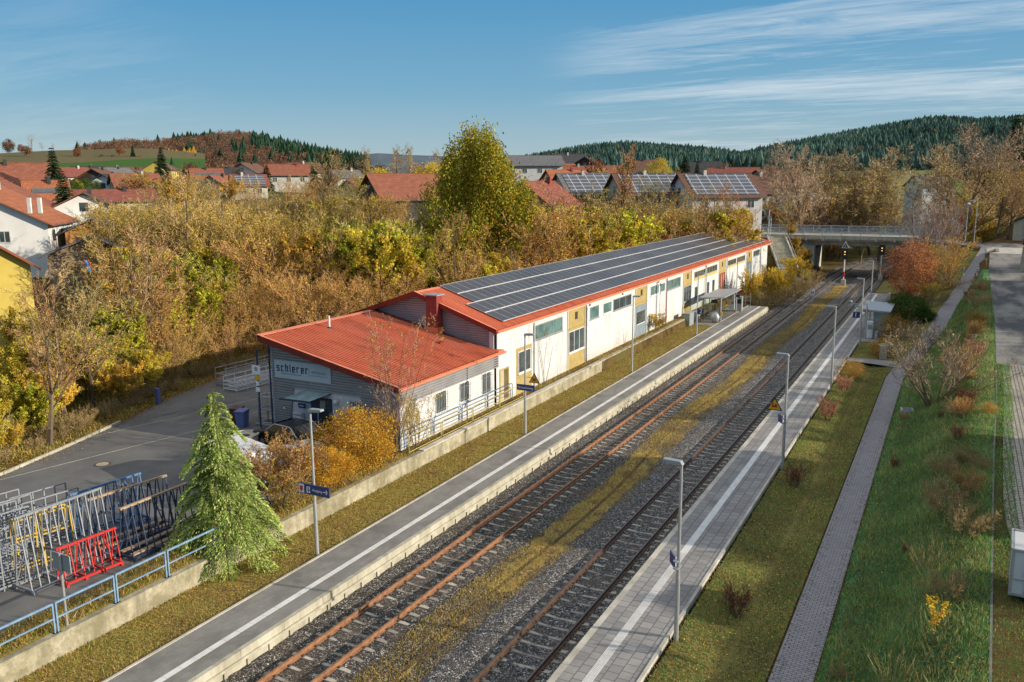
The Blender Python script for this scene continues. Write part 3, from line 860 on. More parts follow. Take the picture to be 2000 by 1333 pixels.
def build_shelters():
    # left glass shelter
    t = thing('platform_shelter', 'glass waiting shelter with a flat pale roof on the left platform', 'shelter', (-22.55, 93.5, .55))
    m = MB()
    for x in (-1.0, .75):
        for y in (-3.6, -1.2, 1.2, 3.6):
            if x < 0 or abs(y) > 2: m.box(x-.04, x+.04, y-.04, y+.04, 0, 2.4)
    for z in (.12, 2.36):
        m.bar((-1, -3.6, z), (-1, 3.6, z), .06); m.bar((-1, -3.6, z), (.75, -3.6, z), .06); m.bar((-1, 3.6, z), (.75, 3.6, z), .06)
    m.done('frame', 'galv_dark', t)
    m = MB(); m.quad((-1, -3.56, .15), (-1, 3.56, .15), (-1, 3.56, 2.3), (-1, -3.56, 2.3)); m.done('glass_pane', 'clear_glass', t)
    m = MB(); m.quad((-.96, -3.6, .15), (.7, -3.6, .15), (.7, -3.6, 2.3), (-.96, -3.6, 2.3)); m.done('glass_pane', 'clear_glass', t)
    m = MB(); m.quad((-.96, 3.6, .15), (.7, 3.6, .15), (.7, 3.6, 2.3), (-.96, 3.6, 2.3)); m.done('glass_pane', 'clear_glass', t)
    m = MB(); m.bx((-.05, 0, 2.55), (2.7, 8.2, .10), ry=radians(-3)); m.done('roof', 'galv', t)
    m = MB(); m.box(-.9, -.5, -2.8, 2.8, .42, .48); m.box(-.75, -.65, -2.4, -2.3, 0, .42); m.box(-.75, -.65, 2.3, 2.4, 0, .42); m.done('bench', 'galv_dark', t)
    m = MB(); m.box(-.2, .5, -3.75, -3.66, 1.95, 2.3); m.done('display', 'black_plastic', t)
    m = MB(); m.box(.10, .70, 3.3, 3.44, .35, 2.1); m.done('timetable_panel', 'sign_white', t)
    m = MB(); m.box(.15, .35, 3.28, 3.297, 1.5, 2.05); m.done('notice', 'sign_yellow', t)
    m = MB(); m.box(.38, .58, 3.28, 3.297, 1.0, 1.2); m.done('notice', 'sign_red', t)
    t = thing('ticket_machine', 'slim grey ticket machine beside the left glass shelter', 'machine', (-21.55, 98.2, .55))
    m = MB(); m.box(-.3, .3, -.3, .3, 0, 1.7); m.done('cabinet', 'galv', t, bevel=.03)
    m = MB(); m.box(-.22, .22, -.32, -.302, .9, 1.4); m.done('screen', 'black_plastic', t)
    t = thing('litter_bin', 'rounded steel bin in front of the left glass shelter', 'bin', (-22.0, 88.9, .55))
    m = MB(); m.lathe([(.2, 0), (.42, .15), (.47, .6), (.38, 1.0), (.15, 1.15)], n=14); m.done('bin_body', 'galv', t, smooth=True)
    m = MB(); m.tube((.55, 0, 0), (.55, 0, 2.9), .06); m.done('post', 'galv', t)
    m = MB(); m.bx((.62, -.08, 1.0), (.2, .12, .35)); m.done('yellow_box', 'sign_yellow', t)
    # grey cabinets behind
    for i, (x, y, w, h, lb) in enumerate([(-24.1, 86.2, 1.6, 1.3, 'grey switch cabinet against the shed wall left of the glass shelter'), (-24.0, 88.6, .9, 1.1, 'smaller grey cabinet next to the glass shelter')]):
        t = thing('switch_cabinet', lb, 'cabinet', (x, y, .5)); m = MB(); m.box(-.3, .3, -w/2, w/2, 0, h); m.done('cabinet', 'sign_grey', t)
        m = MB(); m.box(-.34, .34, -w/2-.04, w/2+.04, h, h+.06); m.done('lid', 'galv', t)
    # right shelter
    t = thing('platform_shelter', 'glass waiting shelter with flat grey roof on the right platform', 'shelter', (-6.1, 89.5, .55))
    m = MB()
    for x, y in ((-1.0, -2.6), (-1.0, 2.6), (.9, -2.6), (.9, 2.6), (.9, 0)): m.box(x-.05, x+.05, y-.05, y+.05, 0, 2.5)
    m.bar((-1, -2.6, 2.42), (-1, 2.6, 2.42), .08); m.bar((-1, -2.6, 1.7), (.9, -2.6, 1.7), .05); m.bar((-1, -2.6, 2.42), (.9, -2.6, 2.42), .07)
    m.done('frame', 'galv', t)
    m = MB(); m.quad((-.3, -2.6, .1), (.9, -2.6, .1), (.9, -2.6, 2.4), (-.3, -2.6, 2.4)); m.done('glass_pane', 'glass_pale', t)
    m = MB(); m.quad((.9, -2.6, .1), (.9, 2.6, .1), (.9, 2.6, 2.4), (.9, -2.6, 2.4)); m.done('glass_pane', 'glass_pale', t)
    m = MB()
    for k in range(6): m.bx((-.15+k*.19, -2.64, 1.62), (.05, .02, .05))
    m.done('safety_dots', 'lettering_white', t)
    m = MB(); m.bx((-.1, 0, 2.62), (2.6, 6.4, .10), ry=radians(3)); m.done('roof', 'galv', t)
    t = thing('ticket_machine', 'white rounded ticket machine at the right shelter', 'machine', (-6.55, 85.9, .55))
    m = MB(); m.box(-.28, .28, -.25, .25, 0, 1.65); m.done('cabinet', 'white_metal', t, bevel=.08)
    m = MB(); m.box(-.2, .2, -.27, -.252, .9, 1.35); m.done('screen', 'sign_grey', t)
    t = thing('litter_bin', 'small grey bin beside the white ticket machine', 'bin', (-5.9, 85.8, .55))
    m = MB(); m.lathe([(.2, 0), (.22, .75), (.18, .8)], n=12); m.done('bin_body', 'galv', t)
    t = thing('platform_lamp', 'second post with a crossbar of loudspeakers beside the right shelter', 'street lamp', (-6.95, 86.2, .55))
    m = MB(); m.tube((0, 0, 0), (0, 0, 3.3), .07); m.bar((.1, 0, 3.2), (-1.6, 0, 3.2), .06); m.done('pole', 'galv', t)
    m = MB(); m.bx((-.9, 0, 2.98), (.5, .2, .16)); m.bx((-1.5, 0, 2.98), (.35, .2, .16)); m.lathe([(.1, 3.25), (.2, 3.4), (.1, 3.5)], (-1.5, 0, 0), 10); m.done('loudspeaker', 'sign_grey', t)

def build_signals():
    for y, x, pz, lb, tri in [(136.2, -14.6, 6.5, 'railway signal with white triangle on a post with a red band, between the tracks', True), (146.0, -10.2, 6.0, 'dark railway signal at the foot of the bridge beside the right track', False)]:
        t = thing('railway_signal', lb, 'signal', (x, y, -.25))
        m = MB(); m.tube((0, 0, 0), (0, 0, 4.6), .09); m.done('post', 'white_metal', t)
        m = MB(); m.box(-.3, .3, -.3, .3, 0, .95); m.done('base', 'concrete', t)
        if tri:
            m = MB(); m.tube((0, 0, 1.3), (0, 0, 2.1), .1); m.done('red_band', 'sign_red', t)
        m = MB(); m.box(-.42, .42, -.12, .12, 4.0, 5.6); m.done('signal_head', 'black_paint', t)
        m = MB(); m.bx((0, -.16, 5.1), (.16, .1, .16)); m.bx((0, -.16, 4.7), (.16, .1, .1)); m.done('signal_lamp', 'signal_lamp', t)
        if tri:
            m = MB(); m.prism([(-.58, 5.65), (.58, 5.65), (0, 6.65)], 'y', -.03, .03); m.done('triangle_board', 'sign_white', t)
            m = MB(); m.prism([(-.42, 5.74), (.42, 5.74), (0, 6.44)], 'y', -.05, -.031); m.done('triangle_panel', 'black_paint', t)
            text_mesh('6', .5, (0, -.06, 5.98), (pi/2, 0, 0), 'lettering_white', t).name = 'numeral'
    t = thing('stop_board', 'white board with a black H between the tracks', 'sign', (-15.8, 113.8, -.25))
    m = MB(); m.tube((0, 0, 0), (0, 0, 1.1), .04); m.done('post', 'galv', t)
    m = MB(); m.box(-.28, .28, -.03, .03, 1.1, 1.75); m.done('board', 'sign_white', t)
    text_mesh('H', .62, (0, -.04, 1.42), (pi/2, 0, 0), 'black_paint', t).name = 'lettering'
# ------------------------------------------------------------------ bridge, stairs
def build_bridge():
    t = thing('road_bridge', 'concrete road bridge with blue-grey railings over the railway', 'bridge', (0, 0, 0))
    m = MB(); m.box(-31, -5.5, 147.0, 157.0, 5.75, 6.35); m.box(-31, -5.5, 148.2, 155.8, 4.95, 5.75); m.done('deck', 'concrete', t)
    m = MB(); m.box(-31, -5.0, 146.75, 147.0, 6.0, 6.62); m.box(-31, -5.0, 157.0, 157.25, 6.0, 6.62); m.done('parapet_edge', 'concrete_light', t)
    m = MB()
    for x in frange(-30, -6, 2.6): m.box(x, x+.25, 146.70, 147.0, 5.72, 6.15)
    m.done('bracket', 'concrete', t)
    m = MB(); m.box(-22.6, -20.6, 147.6, 156.4, -.3, 4.95); m.done('pier', 'concrete', t)
    m = MB(); m.prism([(-22.61, 4.94), (-25.5, 4.94), (-25.5, 3.2), (-22.61, 1.2)], 'y', 148.4, 148.9); m.done('wing_wall', 'concrete', t)
    m = MB(); m.box(-8.2, -6.6, 147.6, 156.4, -.3, 4.95); m.prism([(-6.6, 4.95), (-2.5, 4.95), (-2.5, 3.5), (-6.6, -.2)], 'y', 147.8, 148.4); m.done('abutment', 'concrete', t)
    m = MB(); m.box(-20.58, -20.4, 147.7, 156.3, 4.4, 4.94); m.done('bearing', 'concrete_dark', t)
    for yy in (146.85, 157.1):
        m = MB()
        m.box(-31, -2, yy-.04, yy+.04, 7.66, 7.74); m.box(-31, -2, yy-.03, yy+.03, 6.72, 6.77)
        for x in frange(-31, -2, 2.9): m.box(x-.05, x+.05, yy-.05, yy+.05, 6.6, 7.74)
        for x in frange(-31, -2, .16): m.box(x-.012, x+.012, yy-.012, yy+.012, 6.75, 7.68)
        m.done('railing', 'bridge_rail', t)
    # stairs from platform level up to bridge
    st = thing('staircase', 'concrete staircase climbing from the platform to the bridge', 'stairs', (0, 0, 0))
    m = MB(); n = 30
    p0 = Vector((-21.3, 131.5, .9)); p1 = Vector((-26.6, 146.4, 6.3))
    d = (p1-p0)/n; side = Vector((-d.y, d.x, 0)).normalized()*1.35
    for i in range(n):
        a = p0+d*i; c = a+d/2
        ang = atan2(d.y, d.x)
        m.bx((c.x, c.y, a.z+d.z*.5-.12), (Vector((d.x, d.y)).length*.98, 2.6, .34), rz=ang)
    m.done('steps', 'concrete_light', st)
    for s in (1, -1):
        m = MB(); q = side*s*1.05
        m.bar(p0+q+Vector((0, 0, .05)), p1+q+Vector((0, 0, .05)), .22, .5); m.done('side_wall', 'concrete', st)
        m = MB(); m.bar(p0+q+Vector((0, 0, 1.2)), p1+q+Vector((0, 0, 1.2)), .06)
        for k in range(8):
            b = p0+(p1-p0)*k/7+q; m.bar(b, b+Vector((0, 0, 1.2)), .05)
        m.done('handrail', 'galv', st)
    m = thing('metal_fence', 'low grey barrier at the far end of the left platform', 'railing', (-22.6, 103.3, .5))
    b = MB()
    for x in frange(-1.2, 1.2, .6): b.bar((x, 0, 0), (x, 0, 1.1), .05)
    for z in (1.1, .6, .15): b.bar((-1.2, 0, z), (1.2, 0, z), .05)
    b.done('barrier_frame', 'galv', m)
    m = thing('metal_fence', 'slanting white railing between the golden bushes near the platform end', 'railing', (-24.0, 106.5, .7), radians(70))
    b = MB()
    for x in frange(-2.5, 2.5, 1.25): b.bar((x, 0, 0), (x, 0, 1.5+x*.12), .06)
    for z in (1.5, 1.0, .5): b.bar((-2.5, 0, z-.3), (2.5, 0, z+.3), .05)
    b.done('barrier_frame', 'white_metal', m)
    m = thing('metal_fence', 'steep metal grating rising behind the right shelter', 'railing', (-6.9, 108.5, .5), radians(88))
    b = MB()
    for x in frange(-6, 6, 1.5): b.bar((x, 0, 0), (x, 0, 1.2), .05)
    for k in range(20): b.bar((-6+k*.6, 0, .1), (-5.4+k*.6, 0, 1.1), .03); b.bar((-6+k*.6, 0, 1.1), (-5.4+k*.6, 0, .1), .03)
    for z in (1.2, .1): b.bar((-6, 0, z), (6, 0, z), .05)
    b.done('barrier_frame', 'galv', m)
# ------------------------------------------------------------------ the long shed and the workshop
XW = -25.4
def ribs_y(m, poly_zrange, x_of, y, pitch, depth, zlo, zhi, face=-1):
    """horizontal ribs on a wall in plane y; x_of(z) gives (x0, x1)"""
    z = zlo
    while z < zhi-1e-3:
        z1 = min(z+pitch, zhi); zm = z+(z1-z)*.62
        a0, a1 = x_of((z+zm)/2)
        if a1-a0 > .05:
            y0 = y; y1 = y+face*depth
            m.quad((a0, y1, z+.012), (a1, y1, z+.012), (a1, y1, zm), (a0, y1, zm))
            m.quad((a0, y0, z), (a1, y0, z), (a1, y1, z+.012), (a0, y1, z+.012))
            m.quad((a0, y1, zm), (a1, y1, zm), (a1, y0, zm+.015), (a0, y0, zm+.015))
            m.quad((a0, y0, zm+.015), (a1, y0, zm+.015), (a1, y0, z1), (a0, y0, z1))
        z = z1
def ribs_x(m, y_of, x, pitch, depth, zlo, zhi):
    z = zlo
    while z < zhi-1e-3:
        z1 = min(z+pitch, zhi); zm = z+(z1-z)*.62
        a0, a1 = y_of((z+zm)/2)
        x0 = x; x1 = x+depth
        m.quad((x1, a0, z+.012), (x1, a1, z+.012), (x1, a1, zm), (x1, a0, zm))
        m.quad((x0, a0, z), (x0, a1, z), (x1, a1, z+.012), (x1, a0, z+.012))
        m.quad((x1, a0, zm), (x1, a1, zm), (x0, a1, zm+.015), (x0, a0, zm+.015))
        m.quad((x0, a0, zm+.015), (x0, a1, zm+.015), (x0, a1, z1), (x0, a0, z1))
        z = z1

def roof_sheet(m, xa, za, xb, zb, y0, y1, pitch=.25, h=.035):
    """trapezoid ribs running from (xa,za) to (xb,zb), repeated along y"""
    y = y0
    prof = [(0, 0), (.12, 0), (.16, 1), (.24, 1)]
    while y < y1-1e-3:
        pts = [(y, 0), (y+pitch*.52, 0), (y+pitch*.62, h), (y+pitch*.90, h), (y+pitch, 0)]
        for (ya, ha), (yb, hb) in zip(pts, pts[1:]):
            m.quad((xa, ya, za+ha), (xb, ya, zb+ha), (xb, yb, zb+hb), (xa, yb, za+hb))
        y += pitch

def window(parent, ya, yb, z0, z1, nm, gl='glass', fr='grey_frame', x=XW, fw=.06, name='window', sill=True):
    m = MB(); d = .03
    m.box(x-.05, x+d, ya, yb, z1-fw, z1); m.box(x-.05, x+d, ya, yb, z0, z0+fw)
    m.box(x-.05, x+d, ya, ya+fw, z0+fw, z1-fw); m.box(x-.05, x+d, yb-fw, yb, z0+fw, z1-fw)
    for k in range(1, nm):
        y = ya+(yb-ya)*k/nm; m.box(x-.05, x+d-.004, y-fw*.5, y+fw*.5, z0+fw, z1-fw)
    if sill: m.box(x-.02, x+.09, ya-.05, yb+.05, z0-.07, z0-.003)
    w = m.done(name, fr, parent)
    m = MB(); m.box(x-.04, x+.008, ya+fw*.6, yb-fw*.6, z0+fw*.6, z1-fw*.6); m.done('pane', gl, w)
    return w

def build_hall():
    t = thing('goods_shed', 'long white plastered shed with a solar roof and ochre door bays beside the left platform', 'building', (0, 0, 0))
    Y0, Y1 = 46.2, 133.3; XL = -36.75; XR = XW; XRG = (XL+XR)/2; ZE = 6.02; ZR = 8.1
    m = MB()
    # platform-side wall as real wall with openings left behind panes (boxes slightly proud are used for trim)
    m.box(XR-.3, XR, Y0, Y1, .3, ZE)
    m.box(XL, XL+.3, Y0, Y1, .3, ZE)
    for y in (Y0, Y1-.3): m.prism([(XL, .3), (XR, .3), (XR, ZE), (XRG, ZR), (XL, ZE)], 'y', y+.02, y+.28)
    m.done('wall', 'hall_plaster', t)
    # roof
    ya, yb = Y0-.45, Y1+.45
    m = MB()
    XE = -24.95; XEL = 2*XRG-XE; sl = (ZR+.1-ZE-.05)/(XRG-XE)
    zr, ze = 8.26, 6.16
    roof_sheet(m, XRG, zr, XE, ze, ya, yb, .25, .05)
    roof_sheet(m, XRG, zr, XEL, ze, ya, yb, .25, .05)
    m.quad((XRG, ya, zr-.09), (XE, ya, ze-.09), (XE, yb, ze-.09), (XRG, yb, zr-.09)); m.quad((XRG, ya, zr-.09), (XEL, ya, ze-.09), (XEL, yb, ze-.09), (XRG, yb, zr-.09))
    m.done('roof', 'red_sheet', t)
    m = MB(); m.prism([(XRG-.25, zr-.05), (XRG, zr+.05), (XRG+.25, zr-.05), (XRG, zr+.012)], 'y', ya, Y0+2.7); m.done('ridge_cap', 'red_trim', t)
    for s, xe in ((1, XE), (-1, XEL)):
        for yy in (ya-.02, yb):
            m = MB(); m.prism([(XRG, zr+.06), (xe, ze+.06), (xe, ze-.24), (XRG, zr-.24)], 'y', yy, yy+.03)
            m.done('verge_board', 'red_fascia', t)
    m = MB(); m.quad((XRG, ya-.03, zr+.075), (XE, ya-.03, ze+.075), (XE, ya+.12, ze+.075), (XRG, ya+.12, zr+.075)); m.quad((XRG, ya-.03, zr+.075), (XEL, ya-.03, ze+.075), (XEL, ya+.12, ze+.075), (XRG, ya+.12, zr+.075)); m.done('verge_cap', 'red_trim', t)
    m = MB(); m.box(XE-.08, XE+.02, ya, yb, ze-.20, ze-.02); m.done('fascia', 'red_trim', t)
    m = MB(); m.prism([(XE+.02, ze-.02), (XE+.04, ze-.13), (XE+.12, ze-.16), (XE+.18, ze-.10), (XE+.19, ze+.0), (XE+.165, ze+.0), (XE+.15, ze-.09), (XE+.11, ze-.13), (XE+.06, ze-.11), (XE+.045, ze-.02)], 'y', ya-.1, yb); m.done('gutter', 'red_trim', t)
    m = MB(); m.box(XR, XE-.02, ya+.1, yb, ze-.26, ze-.21); m.done('soffit', 'white_paint', t)
    # gable cladding over the workshop roof
    m = MB()
    def xo(z):
        if z < 5.9: return (XL+.1, XR-.32)
        f = (z-5.92)/(ZR-5.92); return (XL+(XRG-XL)*f, XR-(XR-XRG)*f)
    ribs_y(m, None, xo, Y0-.003, .15, .05, 4.2, ZR-.1)
    m.done('gable_cladding', 'grey_sheet', t)
    m = MB(); m.box(XR-.30, XR+.01, Y0-.05, Y0-.006, 4.5, ZE+.05); m.done('corner_trim', 'white_metal', t)
    m = MB(); m.tube((XR+.1, Y0+.15, 4.7), (XR+.1, Y0+.15, 6.0), .05); m.done('downpipe', 'galv_dark', t)
    # chimney
    m = MB(); m.box(-29.95, -29.15, Y0-.75, Y0-.08, 5.4, 8.15); c = m.done('chimney', 'brick_red', t)
    m = MB(); m.box(-30.08, -29.02, Y0-.88, Y0+.05, 8.15, 8.22); m.done('chimney_cap', 'galv', c)
    m = MB(); m.box(-30.05, -29.05, Y0-.85, Y0-.09, 5.5, 6.1); m.done('chimney_flashing', 'red_sheet', c)
    # ochre bays
    bays = [(57.75, 61.05), (73.0, 76.1), (88.25, 91.25), (103.5, 106.6), (118.9, 121.8)]
    for i, (a, b) in enumerate(bays):
        m = MB(); m.box(XR, XR+.012, a, b, .95, 5.93); m.done('ochre_bay', 'plaster_ochre', t)
        m = MB(); m.box(XR, XR+.10, a-.05, b+.05, 4.27, 4.36); m.done('ledge', 'plaster_ochre', t)
        m = MB(); m.box(XR+.0, XR+.03, a+1.35, a+1.85, 4.93, 5.5); m.done('vent', 'brown_wood', t)
        for yy in (a, b):
            m = MB(); m.box(XR, XR+.06, yy-.12 if yy == a else yy, yy if yy == a else yy+.12, .9, 5.9); m.done('pilaster', 'hall_plaster', t)
    window(t, 57.9, 60.9, 2.47, 4.14, 3, fr='white_metal', x=XW+.03)
    w = window(t, 73.1, 76.05, 1.25, 4.1, 1, gl='door_blue', fr='door_blue', name='door', sill=False, x=XW+.03)
    m = MB(); m.box(XR+.03, XR+.065, 73.3, 75.6, 2.4, 3.5); m.done('door_window', 'glass', w)
    m = MB(); m.box(XR+.03, XR+.08, 73.25, 75.65, 2.33, 2.4); m.done('door_window_sill', 'white_metal', w)
    window(t, 88.35, 91.2, 2.57, 4.2, 3, gl='glass', x=XW+.03)
    w = window(t, 103.7, 106.5, 1.2, 4.15, 1, gl='door_red', fr='door_red', name='door', sill=False, x=XW+.03)
    m = MB(); m.box(XR+.03, XR+.08, 104.5, 104.7, 1.3, 4.0); m.box(XR+.03, XR+.08, 105.5, 105.7, 1.3, 4.0); m.done('door_post', 'plaster_cream', w)
    window(t, 119.0, 121.7, 1.3, 4.2, 2, gl='door_blue', fr='galv_dark', name='door', sill=False, x=XW+.03)
    # upper window strips
    window(t, 51.9, 56.75, 4.45, 5.5, 3, gl='glass_teal', fr='galv')
    window(t, 62.1, 64.0, 4.47, 5.45, 1, gl='glass_teal', fr='galv'); window(t, 65.0, 66.9, 4.5, 5.42, 1, gl='glass_teal', fr='white_metal')
    window(t, 67.3, 71.8, 4.46, 5.45, 3, fr='galv')
    window(t, 77.2, 79.75, 4.55, 5.5, 2, gl='glass_teal', fr='white_metal'); window(t, 80.2, 81.7, 4.55, 5.45, 1, gl='glass_teal', fr='white_metal'); window(t, 82.6, 87.1, 4.5, 5.48, 2, gl='glass_teal', fr='galv')
    window(t, 92.4, 97.1, 4.72, 5.45, 4, fr='plaster_cream'); window(t, 97.7, 102.5, 4.70, 5.5, 4, fr='plaster_cream')
    m = MB(); m.box(XR, XR+.02, 92.3, 102.6, 4.40, 4.62); m.done('ochre_band', 'plaster_yellow', t)
    window(t, 107.9, 112.4, 4.7, 5.46, 3, fr='plaster_cream'); window(t, 112.8, 117.6, 4.68, 5.46, 4, fr='plaster_cream')
    m = MB(); m.box(XR, XR+.02, 107.9, 117.6, 4.45, 4.6); m.done('ochre_band', 'plaster_yellow', t)
    window(t, 123.0, 127.3, 4.74, 5.57, 3, fr='grey_frame')
    for a, b in ((92.8, 93.8), (98.0, 99.0), (100.45, 101.5)): window(t, a, b, 2.35, 3.72, 1, gl='glass', fr='grey_frame', fw=.04, name='window')
    # first bay: framed ochre window and brown door
    m = MB(); m.box(XR, XR+.012, 49.25, 51.6, 1.2, 4.35); m.done('ochre_bay', 'plaster_ochre', t)
    window(t, 49.5, 51.35, 2.6, 4.1, 2, gl='glass', fr='white_metal', x=XW+.03)
    m = MB(); m.box(XR, XR+.035, 46.9, 47.02, 1.25, 3.3); m.box(XR, XR+.035, 48.08, 48.2, 1.25, 3.3); m.box(XR, XR+.035, 46.9, 48.2, 3.3, 3.4); w = m.done('door', 'plaster_ochre', t)
    m = MB(); m.box(XR, XR+.015, 47.03, 47.5, 1.25, 3.29); m.done('door_leaf', 'plaster_cream', w)
    m = MB(); m.box(XR, XR+.018, 47.52, 48.07, 1.25, 3.29); m.done('door_leaf', 'door_brown', w)
    # downpipes
    for y, mt in ((61.2, 'galv_dark'), (82.15, 'door_red'), (79.0, 'galv'), (97.3, 'galv'), (51.9, 'hall_plaster'), (127.9, 'galv_dark'), (107.2, 'galv')):
        m = MB(); m.tube((XR+.09, y, .95), (XR+.09, y, 5.9), .05); m.done('downpipe', mt, t)
    m = MB()
    for y in (62.0, 69.5, 97.1, 79.6): m.box(XR, XR+.08, y-.12, y+.12, 5.62, 5.75)
    m.done('wall_lamp', 'galv_dark', t)
    q = at_depth(1283, 472, 117.0); q2 = at_depth(1305, 461, 117.0)
    m = MB(); m.box(q[0], q2[0]+.2, q[1], q[1]+1.5, 6.0, q2[2]); m.done('roof_dormer', 'brick_red', t)
    # solar roof
    nrm = Vector((-(zr-ze)/(XRG-XE), 0, 1)).normalized()
    def rp(x, off): return (x+nrm.x*off, zr+(x-XRG)*(zr-ze)/(XRG-XE)+nrm.z*off)
    rows = [(-31.02, -29.64), (-29.60, -28.24), (-28.20, -26.86), (-26.82, -25.47)]
    allp = []
    for r, (xa, xb) in enumerate(rows):
        ys = 48.75 if r < 2 else 47.55
        while ys+1.0 < 131.2:
            allp.append((r, xa, xb, ys)); ys += 1.02
    allp.sort(key=lambda q: q[3])
    def panel(m, q):
        r, xa, xb, y = q
        a, za = rp(xa, .12); b, zb = rp(xb, .12); a2, za2 = rp(xa, .155); b2, zb2 = rp(xb, .155)
        y0, y1 = y, y+1.0
        v = [(a, y0, za), (b, y0, zb), (b, y1, zb), (a, y1, za), (a2, y0, za2), (b2, y0, zb2), (b2, y1, zb2), (a2, y1, za2)]
        m.cur = 1; m.add(v, [(0, 3, 2, 1), (0, 1, 5, 4), (1, 2, 6, 5), (2, 3, 7, 6), (3, 0, 4, 7), (4, 5, 6, 7)])
        e = .045; c1, d1 = rp(xa+e, .158); c2, d2 = rp(xb-e, .158)
        m.cur = 0; m.quad((c1, y0+.018, d1), (c2, y0+.018, d2), (c2, y1-.018, d2), (c1, y1-.018, d1))
    for q in allp[:100]:
        m = MB(); panel(m, q); m.done('solar_panel', ['solar_cell', 'panel_frame'], t)
    m = MB()
    for q in allp[100:]: panel(m, q)
    r = m.done('solar_panels', ['solar_cell', 'panel_frame'], t); r['kind'] = 'stuff'
    m = MB()
    for xa in (-29.62, -28.22, -26.84):
        a, z = rp(xa, .165); y0 = 48.75 if xa < -28.5 else 47.55
        m.bar((a, y0, z), (a, 131.2, z), .038, .012)
    m.done('mounting_rail', 'white_metal', t)

def build_workshop():
    t = thing('workshop', 'low grey-clad workshop with a red ribbed lean-to roof', 'building', (0, 0, 0))
    YF, YB, XL, XR = 35.8, 46.19, -34.1, XW
    zl, zr_ = 6.45, 4.62      # wall heights under roof at left, right
    m = MB(); m.prism([(XL, .8), (XR, .8), (XR, zr_), (XL, zl)], 'y', YF+.02, YF+.25); m.box(XL, XL+.25, YF+.26, YB, .8, zl-.08); m.box(XR-.3, XR-.002, YF+.26, YB, .8, zr_-.05)
    m.done('wall', 'plaster_bright', t)
    xa, za, xb, zb = -34.6, 6.80, -24.98, 4.74
    m = MB(); roof_sheet(m, xa, za, xb, zb, YF-.6, YB-.15, .235, .065)
    m.quad((xa, YF-.6, za-.08), (xb, YF-.6, zb-.08), (xb, YB-.15, zb-.08), (xa, YB-.15, za-.08)); m.done('roof', 'red_sheet', t)
    m = MB(); m.prism([(xa, za+.07), (xb, zb+.07), (xb, zb-.26), (xa, za-.30)], 'y', YF-.64, YF-.605); m.done('verge_board', 'red_fascia', t)
    m = MB(); m.quad((xa, YF-.65, za+.08), (xb, YF-.65, zb+.08), (xb, YF-.52, zb+.08), (xa, YF-.52, za+.08)); m.prism([(xa-.10, za-.12), (xa-.10, za+.07), (xa+.28, za+.04), (xa+.28, za+.02)], 'y', YF-.64, YB-.1)
    m.done('roof_trim', 'red_trim', t)
    m = MB(); m.prism([(xa+.3, za+.05), (xb-.5, zb+.05+.1), (xb-.5, zb-.05), (xa+.3, za-.1)], 'y', YB-.4, YB-.07); m.done('flashing', 'red_fascia', t)
    m = MB(); m.box(xb-.06, xb+.02, YF-.6, YB+.6, zb-.20, zb-.01); m.prism([(xb+.02, zb-.02), (xb+.04, zb-.13), (xb+.12, zb-.16), (xb+.18, zb-.10), (xb+.19, zb+.0), (xb+.165, zb+.0), (xb+.15, zb-.09), (xb+.11, zb-.13), (xb+.06, zb-.11), (xb+.045, zb-.02)], 'y', YF-.7, YB+.6)
    m.done('gutter', 'red_trim', t)
    m = MB(); m.box(xb-.5, xb, YB-.15, YB+.6, zb-.05, zb+.06); m.done('roof_return', 'red_sheet', t)
    # cladding front: everywhere but the white entrance field
    m = MB()
    zroof = lambda x: za-.12+(x-xa)*(zb-za)/(xb-xa)
    def xr_at(z): return min(XR, xa+(z+.10-za)*(xb-xa)/(zb-za))
    def edge_l(z): return -33.07+(z-1.3)*(.43/2.6)
    ribs_y(m, None, lambda z: (XL, min(xr_at(z), XR)), YF-.003, .15, .05, 3.86, 6.6)
    ribs_y(m, None, lambda z: (XL, edge_l(z)), YF-.003, .15, .05, 1.0, 3.86)
    def edge_r(z): return -28.0+(3.86-z)*(.55/1.2)*.45
    ribs_y(m, None, lambda z: (edge_r(z), XR), YF-.003, .15, .05, 1.0, 3.86)
    m.done('front_cladding', 'grey_sheet', t)
    m = MB(); ribs_x(m, lambda z: (YF, YB+.55), XR, .15, .05, 3.62, 4.66); m.done('side_cladding', 'grey_sheet', t)
    m = MB(); m.box(XL-.10, XL, YF-.06, YF+.04, .8, 6.5); m.done('corner_post', 'grey_frame', t)
    m = MB(); m.tube((XL-.2, YF-.1, .9), (XL-.2, YF-.1, 6.3), .05); m.done('downpipe', 'navy_steel', t)
    m = MB(); m.box(XR-.02, XR+.02, YF-.05, YF-.004, 1.2, 4.5); m.done('corner_post', 'grey_frame', t)
    # side windows with grilles
    for a, b, z0, z1 in ((39.25, 40.4, 2.3, 3.57), (41.9, 43.0, 2.35, 3.57), (44.6, 45.7, 2.22, 3.60)):
        w = window(t, a, b, z0, z1, 2, fr='white_metal')
        m = MB()
        for k in range(7): y = a+.05+(b-a-.1)*k/6; m.bar((XR+.14, y, z0-.05), (XR+.14, y, z1-.05), .018)
        m.bar((XR+.14, a-.1, z0+.25), (XR+.14, b+.1, z0+.25), .02); m.bar((XR+.14, a-.1, z1-.25), (XR+.14, b+.1, z1-.25), .02)
        m.done('window_grille', 'galv', w)
    # front window with grille
    m = MB(); m.box(-28.75, -27.7, YF-.02, YF+.03, 2.35, 3.55); w = m.done('window', 'grey_frame', t)
    m = MB(); m.box(-28.68, -27.77, YF-.03, YF-.021, 2.42, 3.48); m.done('pane', 'glass', w)
    m = MB()
    for k in range(8): m.bar((-28.75+k*.15, YF-.12, 2.3), (-28.75+k*.15, YF-.12, 3.6), .02)
